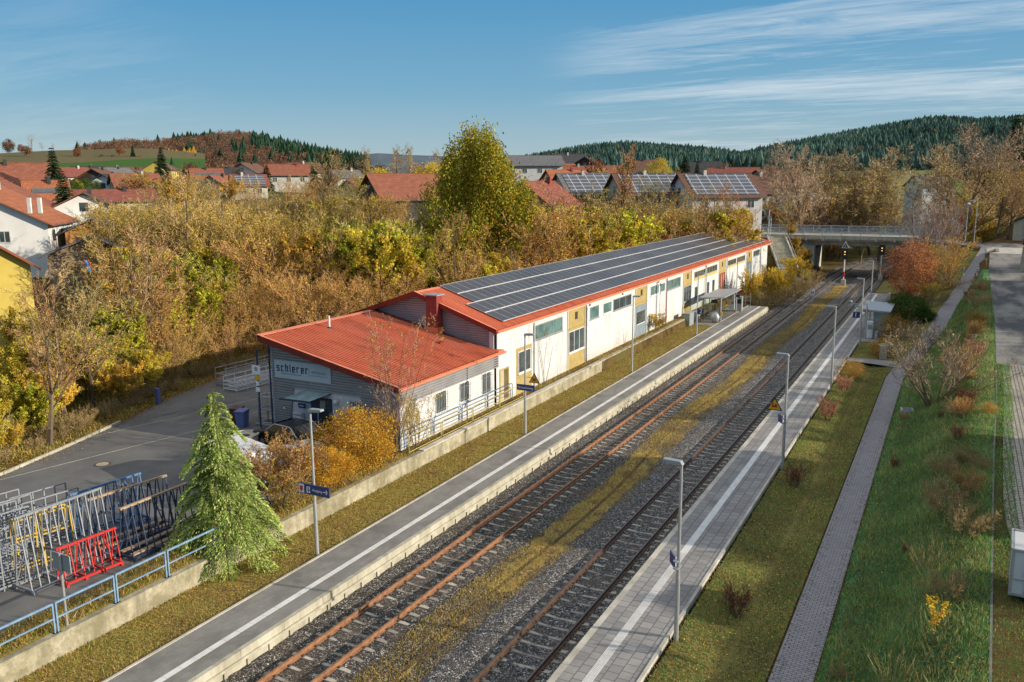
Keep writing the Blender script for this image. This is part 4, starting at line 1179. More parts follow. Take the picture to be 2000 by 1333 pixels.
    m.bar((-28.95, YF-.12, 2.6), (-27.5, YF-.12, 2.6), .02); m.bar((-28.95, YF-.12, 3.3), (-27.5, YF-.12, 3.3), .02)
    m.done('window_grille', 'white_metal', w)
    m = MB(); m.bx((-28.1, YF-.05, 2.95), (.25, .03, .7)); m.done('window_sticker', 'plaster_yellow', w)
    # recessed entrance
    m = MB(); m.box(-31.45, -29.95, YF-.015, YF+.02, 1.3, 3.5); w = m.done('door', 'navy_steel', t)
    m = MB(); m.box(-30.8, -30.05, YF-.03, YF-.016, 1.4, 3.4); m.done('door_glass', 'glass', w)
    m = MB(); m.box(-30.75, -30.4, YF-.05, YF-.031, 2.9, 3.35); m.done('door_sticker', 'glass_pale', w)
    m = MB(); m.bar((-30.9, YF-.1, 1.8), (-30.9, YF-.1, 2.9), .04); m.done('handle', 'white_metal', w)
    # canopy
    m = MB(); m.add([(-31.85, YF-.02, 3.80), (-29.94, YF-.02, 3.84), (-30.6, YF-1.1, 3.55), (-32.6, YF-1.1, 3.50)], [(0, 1, 2, 3)]); w = m.done('canopy', 'glass_pale', t)
    m = MB(); m.bar((-32.75, YF-1.12, 3.46), (-30.5, YF-1.12, 3.51), .05, .10); m.bar((-31.9, YF, 3.76), (-32.5, YF-1.1, 3.48), .05); m.bar((-30.0, YF, 3.80), (-30.7, YF-1.1, 3.52), .05); m.done('canopy_frame', 'navy_steel', w)
    m = MB(); m.box(-32.38, -31.86, YF-.04, YF-.012, 2.75, 3.02); w = m.done('name_plate', 'letter_blue', t)
    m = MB(); m.box(-32.28, -31.96, YF-.05, YF-.041, 2.86, 2.90); m.done('plate_line', 'lettering_white', w)
    m = MB(); m.box(-32.56, -32.0, YF-.28, YF-.01, 2.0, 2.5); w = m.done('mailbox', 'white_metal', t, bevel=.02)
    m = MB(); m.box(-32.5, -32.06, YF-.29, YF-.281, 2.36, 2.40); m.done('mail_slot', 'galv_dark', w)
    m = MB(); m.lathe([(.02, -.1), (.14, 0), (.15, .12), (.02, .2)], (-29.55, YF-.2, 3.35), 10); m.bar((-29.9, YF-.02, 3.5), (-29.55, YF-.2, 3.4), .05); m.done('floodlight', 'white_metal', t)
    m = MB(); m.bx((-33.4, YF-.05, 2.6), (.16, .05, .1)); m.done('wall_box', 'white_metal', t)
    m = MB(); m.tube((-33.4, 40, 6.4), (-33.4, 40, 7.35), .06); m.done('vent_pipe', 'white_metal', t)
    m = MB(); m.lathe([(.18, 6.5), (.1, 6.68)], (-33.4, 40, 0), 10); m.done('vent_collar', 'black_plastic', t)
    m = MB(); m.box(-28.3, -27.9, 43.8, 44.3, 5.3, 5.5); m.done('roof_hatch', 'red_fascia', t)
    # lean-to canopy behind-left corner
    m = MB(); m.prism([(-36.6, 4.9), (-34.2, 5.6), (-34.2, 5.7), (-36.6, 5.0)], 'y', 39.5, 46); m.done('side_canopy', 'grey_sheet', t)
    m = MB()
    for y in (39.6, 42.8, 45.9): m.bar((-36.5, y, 1.0), (-36.5, y, 4.95), .12)
    m.done('canopy_post', 'navy_steel', t)
    # sign board
    s = thing('company_sign', 'pale company board with dark blue lettering on the front of the grey workshop', 'sign', (0, 0, 0))
    m = MB(); m.prism([(-33.95, 4.38), (-29.88, 4.38), (-29.88, 5.26), (-30.55, 5.40), (-33.95, 5.40)], 'y', YF-.09, YF-.045); m.done('board', 'sign_board', s)
    # blocky lower-case letters, drawn as strokes on a grid (w .6, x-height 1, ascender 1.45)
    G = {'s': [[(0.62, 1), (0, 1), (0, .55), (.6, .5), (.6, 0), (0, 0)]],
         'c': [[(.6, 1), (0, 1), (0, 0), (.6, 0)]],
         'h': [[(0, 0), (0, 1.42)], [(0, 1), (.6, 1), (.6, 0)]],
         'i': [[(0, 0), (0, .98)], [(0, 1.28), (0, 1.42)]],
         'e': [[(.6, 0), (0, 0), (0, 1), (.6, 1), (.6, .48), (0, .48)]],
         'r': [[(0, 0), (0, 1), (.6, 1)]]}
    x = -33.74; H = .30; m = MB()
    for ch in 'schierer':
        for st in G[ch]:
            for a, b in zip(st, st[1:]):
                p = (x+a[0]*H*.78, YF-.10, 4.80+a[1]*H*.92); q = (x+b[0]*H*.78, YF-.10, 4.80+b[1]*H*.92)
                d = Vector(q)-Vector(p); d.normalize()
                m.bar(Vector(p)-d*.03, Vector(q)+d*.03, .012 if abs(d.z) > .7 else .012, .062) if abs(d.x) > .7 else m.bar(Vector(p)-d*.03, Vector(q)+d*.03, .062, .012)
        x += (.10 if ch == 'i' else .235)+.085
    m.done('logo_lettering', 'letter_blue', s)
    text_mesh('METALLBAU', .235, (-30.73, YF-.097, 4.90), (pi/2, 0, 0), 'letter_grey', s, sx=.80).name = 'lettering'
    text_mesh('SCHIERER METALLBAU GMBH', .11, (-32.7, YF-.097, 4.65), (pi/2, 0, 0), 'letter_grey', s, sx=1.05).name = 'lettering'
    m = MB(); m.box(-31.42, -31.40, YF-.10, YF-.09, 4.62, 5.08)
    for k in range(14): m.box(-31.30+k*.085, -31.24+k*.085, YF-.10, YF-.09, 4.70, 4.745)
    m.done('small_print', 'letter_grey', s)

def build_retaining_wall():
    t = thing('retaining_wall', 'long weathered concrete retaining wall between the grass strip and the yard', 'wall', (0, 0, 0))
    m = MB(); m.box(-24.40, -24.12, -2, 61.6, .2, 1.28); m.done('wall_block', 'wall_weathered', t)
    m = MB(); m.box(-24.60, -24.28, 62.0, 90.5, .2, 1.28); m.done('wall_block', 'wall_weathered', t)
    m = MB(); m.box(-24.44, -24.08, 36, 61.6, 1.28, 1.34); m.done('coping', 'concrete', t)
    m = MB(); m.box(-24.36, -24.18, 61.62, 61.95, .2, 1.1); m.done('gap_post', 'concrete_dark', t)
# ------------------------------------------------------------------ yard, racks, railings, cars
def rack_A(name, label, p0, p1, h, n, mt, beam=None, base_w=1.0, wood=False):
    """A-frame transport rack: base frame, slanted uprights, a top beam between p0 and p1"""
    t = thing(name, label, 'rack', (p0[0], p0[1], 1.075), atan2(p1[1]-p0[1], p1[0]-p0[0]))
    L = hypot(p1[0]-p0[0], p1[1]-p0[1]); w = base_w
    m = MB()
    for s in (-1, 1): m.bar((0, s*w/2, .12), (L, s*w/2, .12), .08)
    for k in range(4): x = L*k/3; m.bar((x, -w/2, .12), (x, w/2, .12), .07); m.box(x-.05, x+.05, -w/2-.05, -w/2+.05, 0, .1); m.box(x-.05, x+.05, w/2-.05, w/2+.05, 0, .1)
    m.done('base_frame', mt, t)
    m = MB()
    for k in range(n+1):
        x = L*k/n
        for s in (-1, 1): m.bar((x, s*w*.42, .14), (x, s*.06, h), .036)
        if k % 2 == 0: m.bar((x, -w*.28, h*.38), (x, w*.28, h*.38), .03)
    m.bar((0, w*.42, .2), (L*.22, .06, h*.95), .035); m.bar((L, w*.42, .2), (L*.78, .06, h*.95), .035)
    m.done('uprights', mt, t)
    m = MB(); m.bar((-.1, 0, h), (L+.1, 0, h), .11 if beam else .07, .08); m.done('top_beam', beam or mt, t)
    if wood:
        m = MB()
        for s in (-1, 1): m.bx((L/2, s*w*.3, .22), (L*.98, .22, .05))
        m.done('wooden_plank', 'wood_beam', t)
    return t

def cage_rack(label, p, rz, L, W, H, mt, shelves=2, posts=8, group=None):
    t = thing('stillage_rack', label, 'rack', (p[0], p[1], 1.075), rz, group)
    m = MB()
    for s in (-W/2, W/2):
        for k in range(posts): x = L*k/(posts-1); m.bar((x, s, 0), (x, s, H), .045)
        for z in (.12, H): m.bar((0, s, z), (L, s, z), .045)
    m.done('frame', mt, t)
    m = MB()
    for k in range(shelves):
        z = .15+(H-.2)*k/max(1, shelves)
        for j in range(5): y = -W/2+W*j/4; m.bar((0, y, z), (L, y, z), .05, .03)
        for j in range(3): x = L*(j+.0)/2; m.bar((x, -W/2, z), (x, W/2, z), .05)
    m.done('shelf', mt, t)
    return t

def car(label, loc, rz, L, W, Hh, paint, kind='car', name='parked_car'):
    t = thing(name, label, 'van' if kind == 'van' else 'car', loc, rz)
    if kind == 'van':
        prof = [(0, .35), (0, 1.0), (.15, Hh*.93), (.35, Hh), (L*.72, Hh), (L*.80, Hh*.9), (L*.92, Hh*.55), (L, Hh*.48), (L, .35)]
    else:
        prof = [(0, .35), (0, .75), (.12, .92), (L*.17, 1.0), (L*.30, Hh*.97), (L*.45, Hh), (L*.60, Hh*.97), (L*.76, .98), (L*.95, .85), (L, .7), (L, .35)]
    m = MB(); n = len(prof)
    for s, k in ((-1, 0), (1, 0)):
        pass
    def wy(z): return W/2*(1 if z < 1.0 else 1-.16*(z-1.0)/max(.1, Hh-1.0)*(1 if kind == 'car' else .5))
    v = [(x, -wy(z), z) for x, z in prof]+[(x, wy(z), z) for x, z in prof]
    m.add(v, [tuple(range(n)), tuple(range(n, 2*n))[::-1]]+[(i, (i+1) % n, n+(i+1) % n, n+i) for i in range(n)])
    m.done('body', paint, t, bevel=.05)
    m = MB()
    if kind == 'car':
        for s in (-1, 1):
            y0, y1 = s*(wy(1.03)+.006), s*(wy(Hh-.08)+.006)
            m.quad((L*.20, y0, 1.03), (L*.71, y0, 1.03), (L*.60, y1, Hh-.07), (L*.32, y1, Hh-.07))
        w = wy(1.1)-.08; w2 = wy(Hh-.05)-.08
        m.quad((L*.165+.02, -w, 1.03), (L*.165+.02, w, 1.03), (L*.29, w2, Hh-.02), (L*.29, -w2, Hh-.02))
        m.quad((L*.755, -w, 1.01), (L*.755, w, 1.01), (L*.615, w2, Hh-.01), (L*.615, -w2, Hh-.01))
    else:
        w = wy(Hh)-.1
        m.quad((L*.925, -w, Hh*.57), (L*.925, w, Hh*.57), (L*.81, w, Hh*.9), (L*.81, -w, Hh*.9))
        for s in (-1, 1): m.quad((L*.62, s*(W/2+.004), Hh*.55), (L*.86, s*(W/2+.004), Hh*.55), (L*.78, s*(W/2-.05), Hh*.87), (L*.62, s*(W/2-.05), Hh*.87))
    m.done('windows', 'car_glass', t)
    m = MB()
    for s in (-1, 1): m.path([(L*.18, s*(wy(1.02)+.015), 1.0), (L*.32, s*(wy(Hh)+.02), Hh-.04), (L*.60, s*(wy(Hh)+.02), Hh-.04), (L*.73, s*(wy(1.02)+.015), 1.0)], .018, 4)
    if kind == 'car': m.done('window_trim', 'white_metal', t)
    for x in (L*.18, L*.80):
        for s in (-1, 1):
            m = MB(); m.tube((x, s*(W/2-.2), .32), (x, s*(W/2+.01), .32), .32, n=16); w = m.done('wheel', 'tyre', t)
            m = MB(); m.tube((x, s*(W/2+.005), .32), (x, s*(W/2+.02), .32), .19, n=12); m.done('rim', 'galv', w)
    for s in (-1, 1):
        m = MB(); m.bx((L+.005, s*W*.36, .68), (.03, .3, .14)); m.done('headlight', 'lamp_lens', t)
        m = MB(); m.bx((-.005, s*W*.38, .8), (.03, .22, .18)); m.done('tail_light', 'sign_red', t)
    return t

def build_yard():
    rack_A('glass_rack', 'long silver A-frame rack nearest the lower left corner', (-28.25, 16.75), (-28.25, 20.0), 2.75, 10, 'galv_rack', base_w=1.05)
    rack_A('glass_rack', 'dark blue A-frame rack with a wooden top beam, behind the silver one', (-28.9, 20.0), (-28.5, 23.2), 2.2, 9, 'navy_steel', 'wood_beam', wood=True)
    rack_A('glass_rack', 'dark blue A-frame rack with a wooden top beam, next to the cedar', (-27.3, 20.2), (-27.3, 23.2), 2.05, 9, 'navy_steel', 'wood_beam', wood=True)
    rack_A('glass_rack', 'blue A-frame rack with a bare steel top, rearmost of the rack row', (-30.5, 20.4), (-30.2, 23.3), 2.0, 8, 'blue_steel')
    rack_A('glass_rack', 'small bright red A-frame rack behind the grey sign', (-27.55, 17.7), (-27.35, 19.8), 1.38, 6, 'red_steel', base_w=.7)
    # yellow upright frame
    t = thing('yellow_rack', 'yellow steel frame standing inside the silver racks', 'rack', (-30.0, 17.6, 1.075), radians(80))
    m = MB()
    for x in (0, .9, 2.0):
        for y in (-.35, .35): m.bar((x, y, 0), (x, y*.5, 2.0), .05)
    for z in (2.0, 1.2, .1): m.bar((0, .17, z), (2.0, .17, z), .05); m.bar((0, -.17, z), (2.0, -.17, z), .05)
    m.done('frame', 'yellow_steel', t)
    for i, (x, y, L) in enumerate([(-29.6, 15.2, 2.2), (-31.2, 16.2, 2.4), (-32.6, 17.2, 2.4), (-31.8, 18.9, 2.2)]):
        cage_rack(['silver rack with many short posts cut by the left edge of the photo', 'silver rack behind the yellow frame', 'rearmost silver rack at the left edge, on the asphalt', 'silver rack between the yellow frame and the blue one'][i], (x, y), radians(82), L, 1.0, [1.9, 2.2, 2.1, 2.0][i], 'galv_rack', 3, 6, 'silver racks at the left edge')
    # far stored racks along the bank
    for i, (px, py, L, W, H, mt) in enumerate([(432, 755, 8.5, 1.0, 1.3, 'galv'), (450, 765, 8.8, 1.3, 1.0, 'white_metal')]):
        q = at_z(px, py, 1.075)
        cage_rack(['dark long stillage lying against the bank beyond the workshop', 'silver long stillage lying beside the dark one'][i], (q[0], q[1]), radians(88-2*i), L, W, H, mt, 3, 10)
    q = at_z(505, 832, 1.075)
    t = thing('pallet_rack', 'grey tubular trolley rack standing at the corner of the workshop', 'rack', (q[0]-.2, q[1]+.3, 1.075), radians(4))
    m = MB()
    for x in (0, 1.35):
        for y in (0, .8): m.bar((x, y, 0), (x, y, 1.75), .07)
    for z in (.12, .95, 1.72): m.bar((0, 0, z), (1.35, 0, z), .08); m.bar((0, .8, z), (1.35, .8, z), .08); m.bar((0, 0, z), (0, .8, z), .07); m.bar((1.35, 0, z), (1.35, .8, z), .07)
    m.bar((1.35, 0, .95), (1.6, -.25, .1), .07); m.bar((-.1, -.25, .1), (1.6, -.25, .1), .08); m.bar((.7, .8, .1), (1.5, -.2, .1), .06)
    m.done('frame', 'galv', t)
    m = MB()
    for k in range(7): m.bar((.1+k*.19, .02, .95), (.1+k*.19, .02, 1.7), .035)
    m.done('bars', 'galv', t)
    # bins and planter
    def bin_(label, x, y, mt):
        t = thing('wheelie_bin', label, 'bin', (x, y, 1.075), radians(15))
        m = MB(); m.add([(-.24, -.26, 0), (.24, -.26, 0), (.24, .26, 0), (-.24, .26, 0), (-.30, -.34, .95), (.30, -.34, .95), (.30, .34, .95), (-.30, .34, .95)], [(0, 3, 2, 1), (4, 5, 6, 7), (0, 1, 5, 4), (1, 2, 6, 5), (2, 3, 7, 6), (3, 0, 4, 7)]); m.done('bin_body', mt, t, bevel=.02)
        m = MB(); m.bx((0, 0, 1.0), (.66, .76, .08), rx=radians(3)); m.done('lid', mt, t, bevel=.02)
    q = at_z(474, 834, 1.075); bin_('blue wheelie bin beside the round concrete planter', q[0], q[1], 'bin_blue'); bin_('brown wheelie bin half hidden behind the blue one', q[0]-.75, q[1]+.35, 'bin_brown')
    q = at_z(480, 875, 1.075)
    t = thing('planter', 'round weathered concrete planter beside the cedar top', 'planter', (q[0], q[1], 1.075))
    m = MB(); m.lathe([(.50, 0), (.50, .12), (.62, .15), (.72, .72), (.76, .80), (.68, .80), (.62, .70)], n=24); m.done('planter_bowl', 'concrete', t, smooth=False)
    m = MB(); m.lathe([(.61, .66), (.1, .72)], n=16); m.done('soil', 'dirt', t)
    # blue post
    q = at_z(309, 783, 1.3)
    t = thing('marker_post', 'short blue steel post at the edge of the shaded bank', 'post', (q[0], q[1], 1.05)); m = MB(); m.box(-.14, .14, -.1, .1, 0, 1.1); m.done('post', 'bin_blue', t, bevel=.02)
    # sign pole at the workshop corner
    t = thing('sign_post', 'dark post with white, yellow and small white plates by the workshop corner', 'sign', (-34.75, 35.2, 1.075))
    m = MB(); m.tube((0, 0, 0), (0, 0, 4.9), .05); m.done('post', 'navy_steel', t)
    m = MB(); m.bx((-.05, -.06, 3.75), (.62, .03, .52)); p = m.done('sign_plate', 'sign_white', t)
    m = MB(); m.tube((-.05, -.075, 3.80), (-.05, -.085, 3.80), .13, n=14); m.done('emblem', 'sign_grey', p)
    m = MB(); m.bx((0, -.06, 3.30), (.38, .03, .28)); m.done('yellow_plate', 'sign_yellow', t)
    m = MB(); m.bx((0, -.06, 2.95), (.22, .03, .26)); m.bx((0, -.06, 2.6), (.30, .03, .26)); m.done('small_plate', 'sign_white', t)
    # manhole
    q = at_z(200, 907, 1.08)
    t = thing('manhole_cover', 'round manhole cover in the asphalt yard', 'manhole', (q[0], q[1], 1.078)); m = MB(); m.lathe([(.42, 0), (.42, .008)], n=24); r = m.done('ring', 'iron', t)
    m = MB(); m.lathe([(.31, .008), (.31, .014)], n=24); m.done('cover', 'manhole', t)
    # curb on the bank side
    t = thing('kerb', 'pale kerb edging the bank at the left of the yard road', 'kerb', (0, 0, 0)); m = MB(); ys = frange(8, 33, 1)
    for a, b in zip(ys, ys[1:]): m.bar((curb_x(a), a, 1.12), (curb_x(b)-.0, b-.02, 1.12), .14, .2)
    m.done('kerb_stones', 'concrete_light', t)
    # blue railing sections
    xs = -24.3
    rail_y = [(11.1, 13.15), (13.25, 15.2), (15.31, 17.4), (17.5, 19.52), (19.64, 21.81), (21.9, 23.95)]
    lab = ['blue railing section in the lower left corner, cut by the edge', 'blue railing section left of the grey sign post', 'blue railing section just right of the grey sign post', 'blue railing section in front of the dark blue racks', 'blue railing section ending under the cedar', 'blue railing section mostly hidden by the cedar']
    for (a, b), lb in zip(rail_y, lab):
        t = thing('railing', lb, 'railing', (xs, a, 1.26), 0, 'blue railing sections on the retaining wall')
        L = b-a
        for y in (0, L): m = MB(); m.bar((0, y, 0), (0, y, 1.02), .055); m.bx((0, y, .01), (.16, .14, .02)); m.done('post', 'pale_blue_steel', t)
        m = MB(); m.bar((0, 0, 1.0), (0, L, 1.0), .06); m.bar((0, 0, .5), (0, L, .5), .045); m.done('rails', 'pale_blue_steel', t)
    # yellow and grey tubular railings along the ramp
    def hoop(label, x, a, b, z, h, mt, group):
        t = thing('railing', label, 'railing', (x, a, z), 0, group); L = b-a
        m = MB(); m.path([(0, 0, 0), (0, 0, h-.12), (0, .12, h), (0, L-.12, h), (0, L, h-.12), (0, L, 0)], .026, 8); m.done('hoop', mt, t, smooth=True)
        m = MB(); m.tube((0, 0, h*.5), (0, L, h*.5), .02); m.tube((0, 0, .06), (0, L, .06), .02); m.done('cross_rails', mt, t)
    yy = [35.3, 38.47, 38.62, 41.92, 42.05, 45.26, 45.4, 48.6]
    lb = ['nearest yellow hoop railing, behind the orange bush', 'second yellow hoop railing, below the first barred window', 'third yellow hoop railing, below the second barred window', 'farthest yellow hoop railing, beside the brown door']
    for i in range(4): hoop(lb[i], -24.55, yy[2*i], yy[2*i+1], 1.3, .92, 'yellow_rail', 'yellow hoop railings on the ramp')
    yy = [35.9, 38.73, 38.85, 41.82, 41.95, 45.0, 45.1, 48.4]
    lb = ['nearest grey hoop railing against the workshop wall', 'second grey hoop railing against the workshop wall', 'third grey hoop railing, under the wall sign shadow', 'farthest grey hoop railing by the brown door']
    for i in range(4): hoop(lb[i], -25.25, yy[2*i], yy[2*i+1], 1.3, .95, 'blue_steel', 'grey hoop railings along the workshop wall')
    # grey sign in the lower left
    t = thing('back_of_sign', 'blank grey sign board on a post at the lower left railing', 'sign', (-24.40, 15.69, 1.2))
    m = MB(); m.tube((0, 0, 0), (0, 0, 2.55), .045); m.done('post', 'galv', t)
    m = MB(); m.bx((-.0, .05, 2.22), (.84, .03, .56)); m.done('board', 'sign_grey', t)
    m = MB(); m.bar((-.42, .03, 2.52), (.42, .03, 2.52), .03); m.done('rim', 'galv', t)
    # vehicles
    q = at_z(458, 918, 1.6)+np.array([-2.45*cos(radians(164)), -2.45*sin(radians(164)), 0])
    car('white van parked behind the cedar', (q[0], q[1], 1.075), radians(164), 4.9, 1.9, 1.95, 'white_paint', 'van', 'parked_van')
    car('dark estate car parked in front of the workshop entrance', (-29.0, 33.6, 1.075), radians(172), 4.6, 1.8, 1.48, 'black_paint')
    car('silver car roof just visible through the brown shrub', (-26.2, 30.6, 1.075), radians(165), 4.2, 1.75, 1.45, 'white_metal')
    # stone pillar by side path
    t = thing('stone_pillar', 'short pale concrete pillar beside the side path', 'pillar', (-4.7, 77.2, .35)); m = MB(); m.box(-.28, .28, -.25, .25, 0, 1.25); m.done('pillar', 'concrete', t, bevel=.03)
    m = MB(); m.bx((.25, 0, 1.29), (1.0, .3, .06)); m.done('cap', 'concrete_light', t)
    t = thing('drain_box', 'small grey concrete box with a grate under the bare shrub by the footpath', 'drain', (-1.9, 58.2, .55), .2); m = MB(); m.box(-.35, .35, -.4, .4, 0, .35); m.done('box', 'concrete', t); m = MB(); m.box(-.27, .27, -.32, .32, .35, .37); m.done('grate', 'galv_dark', t)
    # road kerb to right of embankment
    t = thing('kerb', 'thin pale kerb between the green embankment and the paved side road', 'kerb', (0, 0, 0)); m = MB(); ys = frange(12, 66, 2)
    for a, b in zip(ys, ys[1:]): m.bar((road_x(a)+.02, a, road_z(a)+.03), (road_x(b)+.02, b-.03, road_z(b)+.03), .07, .07)
    m.done('kerb_stones', 'concrete_dark', t)
    # bollards
    for px, lb in ((1908, 'white bollard with black bands on the right of the footpath'), (1882, 'white bollard with black bands on the left of the footpath')):
        q = ghit(px, 541)
        t = thing('bollard', lb, 'bollard', (q[0], q[1], q[2]-.05), 0, 'bollards beside the footpath'); m = MB(); m.tube((0, 0, 0), (0, 0, 1.15), .09); m.done('post', 'sign_white', t)
        m = MB(); m.tube((0, 0, .6), (0, 0, .72), .095); m.tube((0, 0, .85), (0, 0, .97), .095); m.done('band', 'black_plastic', t)
    # trailer
    t = thing('box_trailer', 'grey-white box trailer with a round-edged roof cut by the right edge of the photo', 'trailer', (2.36, 29.3, 2.2), radians(-3))
    m = MB(); m.box(0, 2.3, 0, 1.75, .18, 1.66); m.done('body', 'plaster_bright', t, bevel=.05)
    m = MB()
    for y in (0, 1.75): m.box(-.02, .06, y-.03, y+.03, .15, 1.69); m.box(2.24, 2.32, y-.03, y+.03, .15, 1.69)
    m.bar((2.3, 0, 1.67), (2.3, 1.75, 1.67), .06); m.bar((0, 1.75, 1.67), (2.3, 1.75, 1.67), .06)
    m.bar((-.02, -.02, 1.68), (-.02, 1.77, 1.68), .06); m.bar((0, -.02, 1.67), (2.3, -.02, 1.67), .06); m.bar((0, -.03, .2), (2.3, -.03, .2), .07); m.bar((0, -.02, .7), (2.3, -.02, .7), .02)
    m.done('edge_trim', 'galv', t)
    m = MB(); m.box(.42, .50, -.05, -.01, .25, .9); m.bx((.46, -.05, .93), (.16, .05, .06)); m.bx((.52, -.05, 1.1), (.1, .04, .07)); m.done('door_latch', 'galv_dark', t)
    m = MB(); m.bx((.62, -.04, .30), (.14, .03, .07)); m.done('tail_light', 'sign_orange', t)
    for x in (.1, 2.2):
        m = MB(); m.tube((x, .9, .16), (x+(.2 if x < 1 else -.2), .9, .16), .26, n=16); m.done('wheel', 'tyre', t)
    m = MB(); m.bar((1.15, 1.75, .22), (1.15, 2.8, .22), .1); m.tube((.08, .3, 0), (.08, .3, .35), .035); m.done('drawbar', 'galv', t)
    # garage and ruined wall on the right edge
    t = thing('garage', 'cream garage with a dark sliding door and a low gable roof at the right edge', 'garage', (8.0, 158.0, 5.3), radians(-6))
    m = MB(); m.prism([(0, 0), (9, 0), (9, 4.1), (4.5, 5.6), (0, 3.4)], 'y', 0, 9); m.done('wall', 'plaster_cream', t)
    m = MB(); m.prism([(-.4, 3.35), (4.5, 5.75), (9.4, 4.05), (9.4, 4.2), (4.5, 5.92), (-.4, 3.5)], 'y', -.5, 9.5); m.done('roof', 'tiles_dark', t)
    m = MB(); m.box(1.3, 6, -.08, -.01, 0, 3.3); m.done('sliding_door', 'sign_grey', t)
    m = MB(); m.box(-.02, 1.28, -.05, -.01, 0, .5); m.done('brick_plinth', 'brick_red', t)
    t = thing('old_wall', 'crumbling pale stone wall end at the right edge of the photo', 'wall', (7.0, 119.5, 4.0), radians(-4))
    m = MB(); m.prism([(0, 0), (.15, 1.6), (.25, 3.4), (5, 3.5), (5, 0)], 'y', 0, 5); m.done('masonry', 'concrete_light', t)
    m = MB()
    for k in range(4): m.bx((.8, 1+.2*k, 3.6+k*.22), (1.3, .8, .08), rx=.2)
    m.done('loose_tiles', 'brick_red', t)
    # red and white traffic sign on the bridge road
    q = at_depth(1870, 462, 160)
    t = thing('traffic_sign', 'red and white traffic sign among the bare twigs at the bridge end', 'sign', (q[0], q[1], q[2]-.5))
    m = MB(); m.tube((0, 0, 0), (0, 0, 4.4), .05); m.done('post', 'galv', t)
    m = MB(); m.box(-.1, .7, -.05, .0, 3.0, 4.4); m.done('red_plate', 'sign_red', t)
    m = MB(); m.box(-1.0, -.1, -.05, .0, 2.9, 3.4); m.done('white_plate', 'sign_white', t)
    t = thing('concrete_pillar', 'pale concrete block standing behind the far end of the solar roof', 'pillar', (-33.6, 137, 1.2)); m = MB(); m.box(0, 1.1, 0, 1.0, 0, 9.2); m.done('block', 'concrete_light', t)
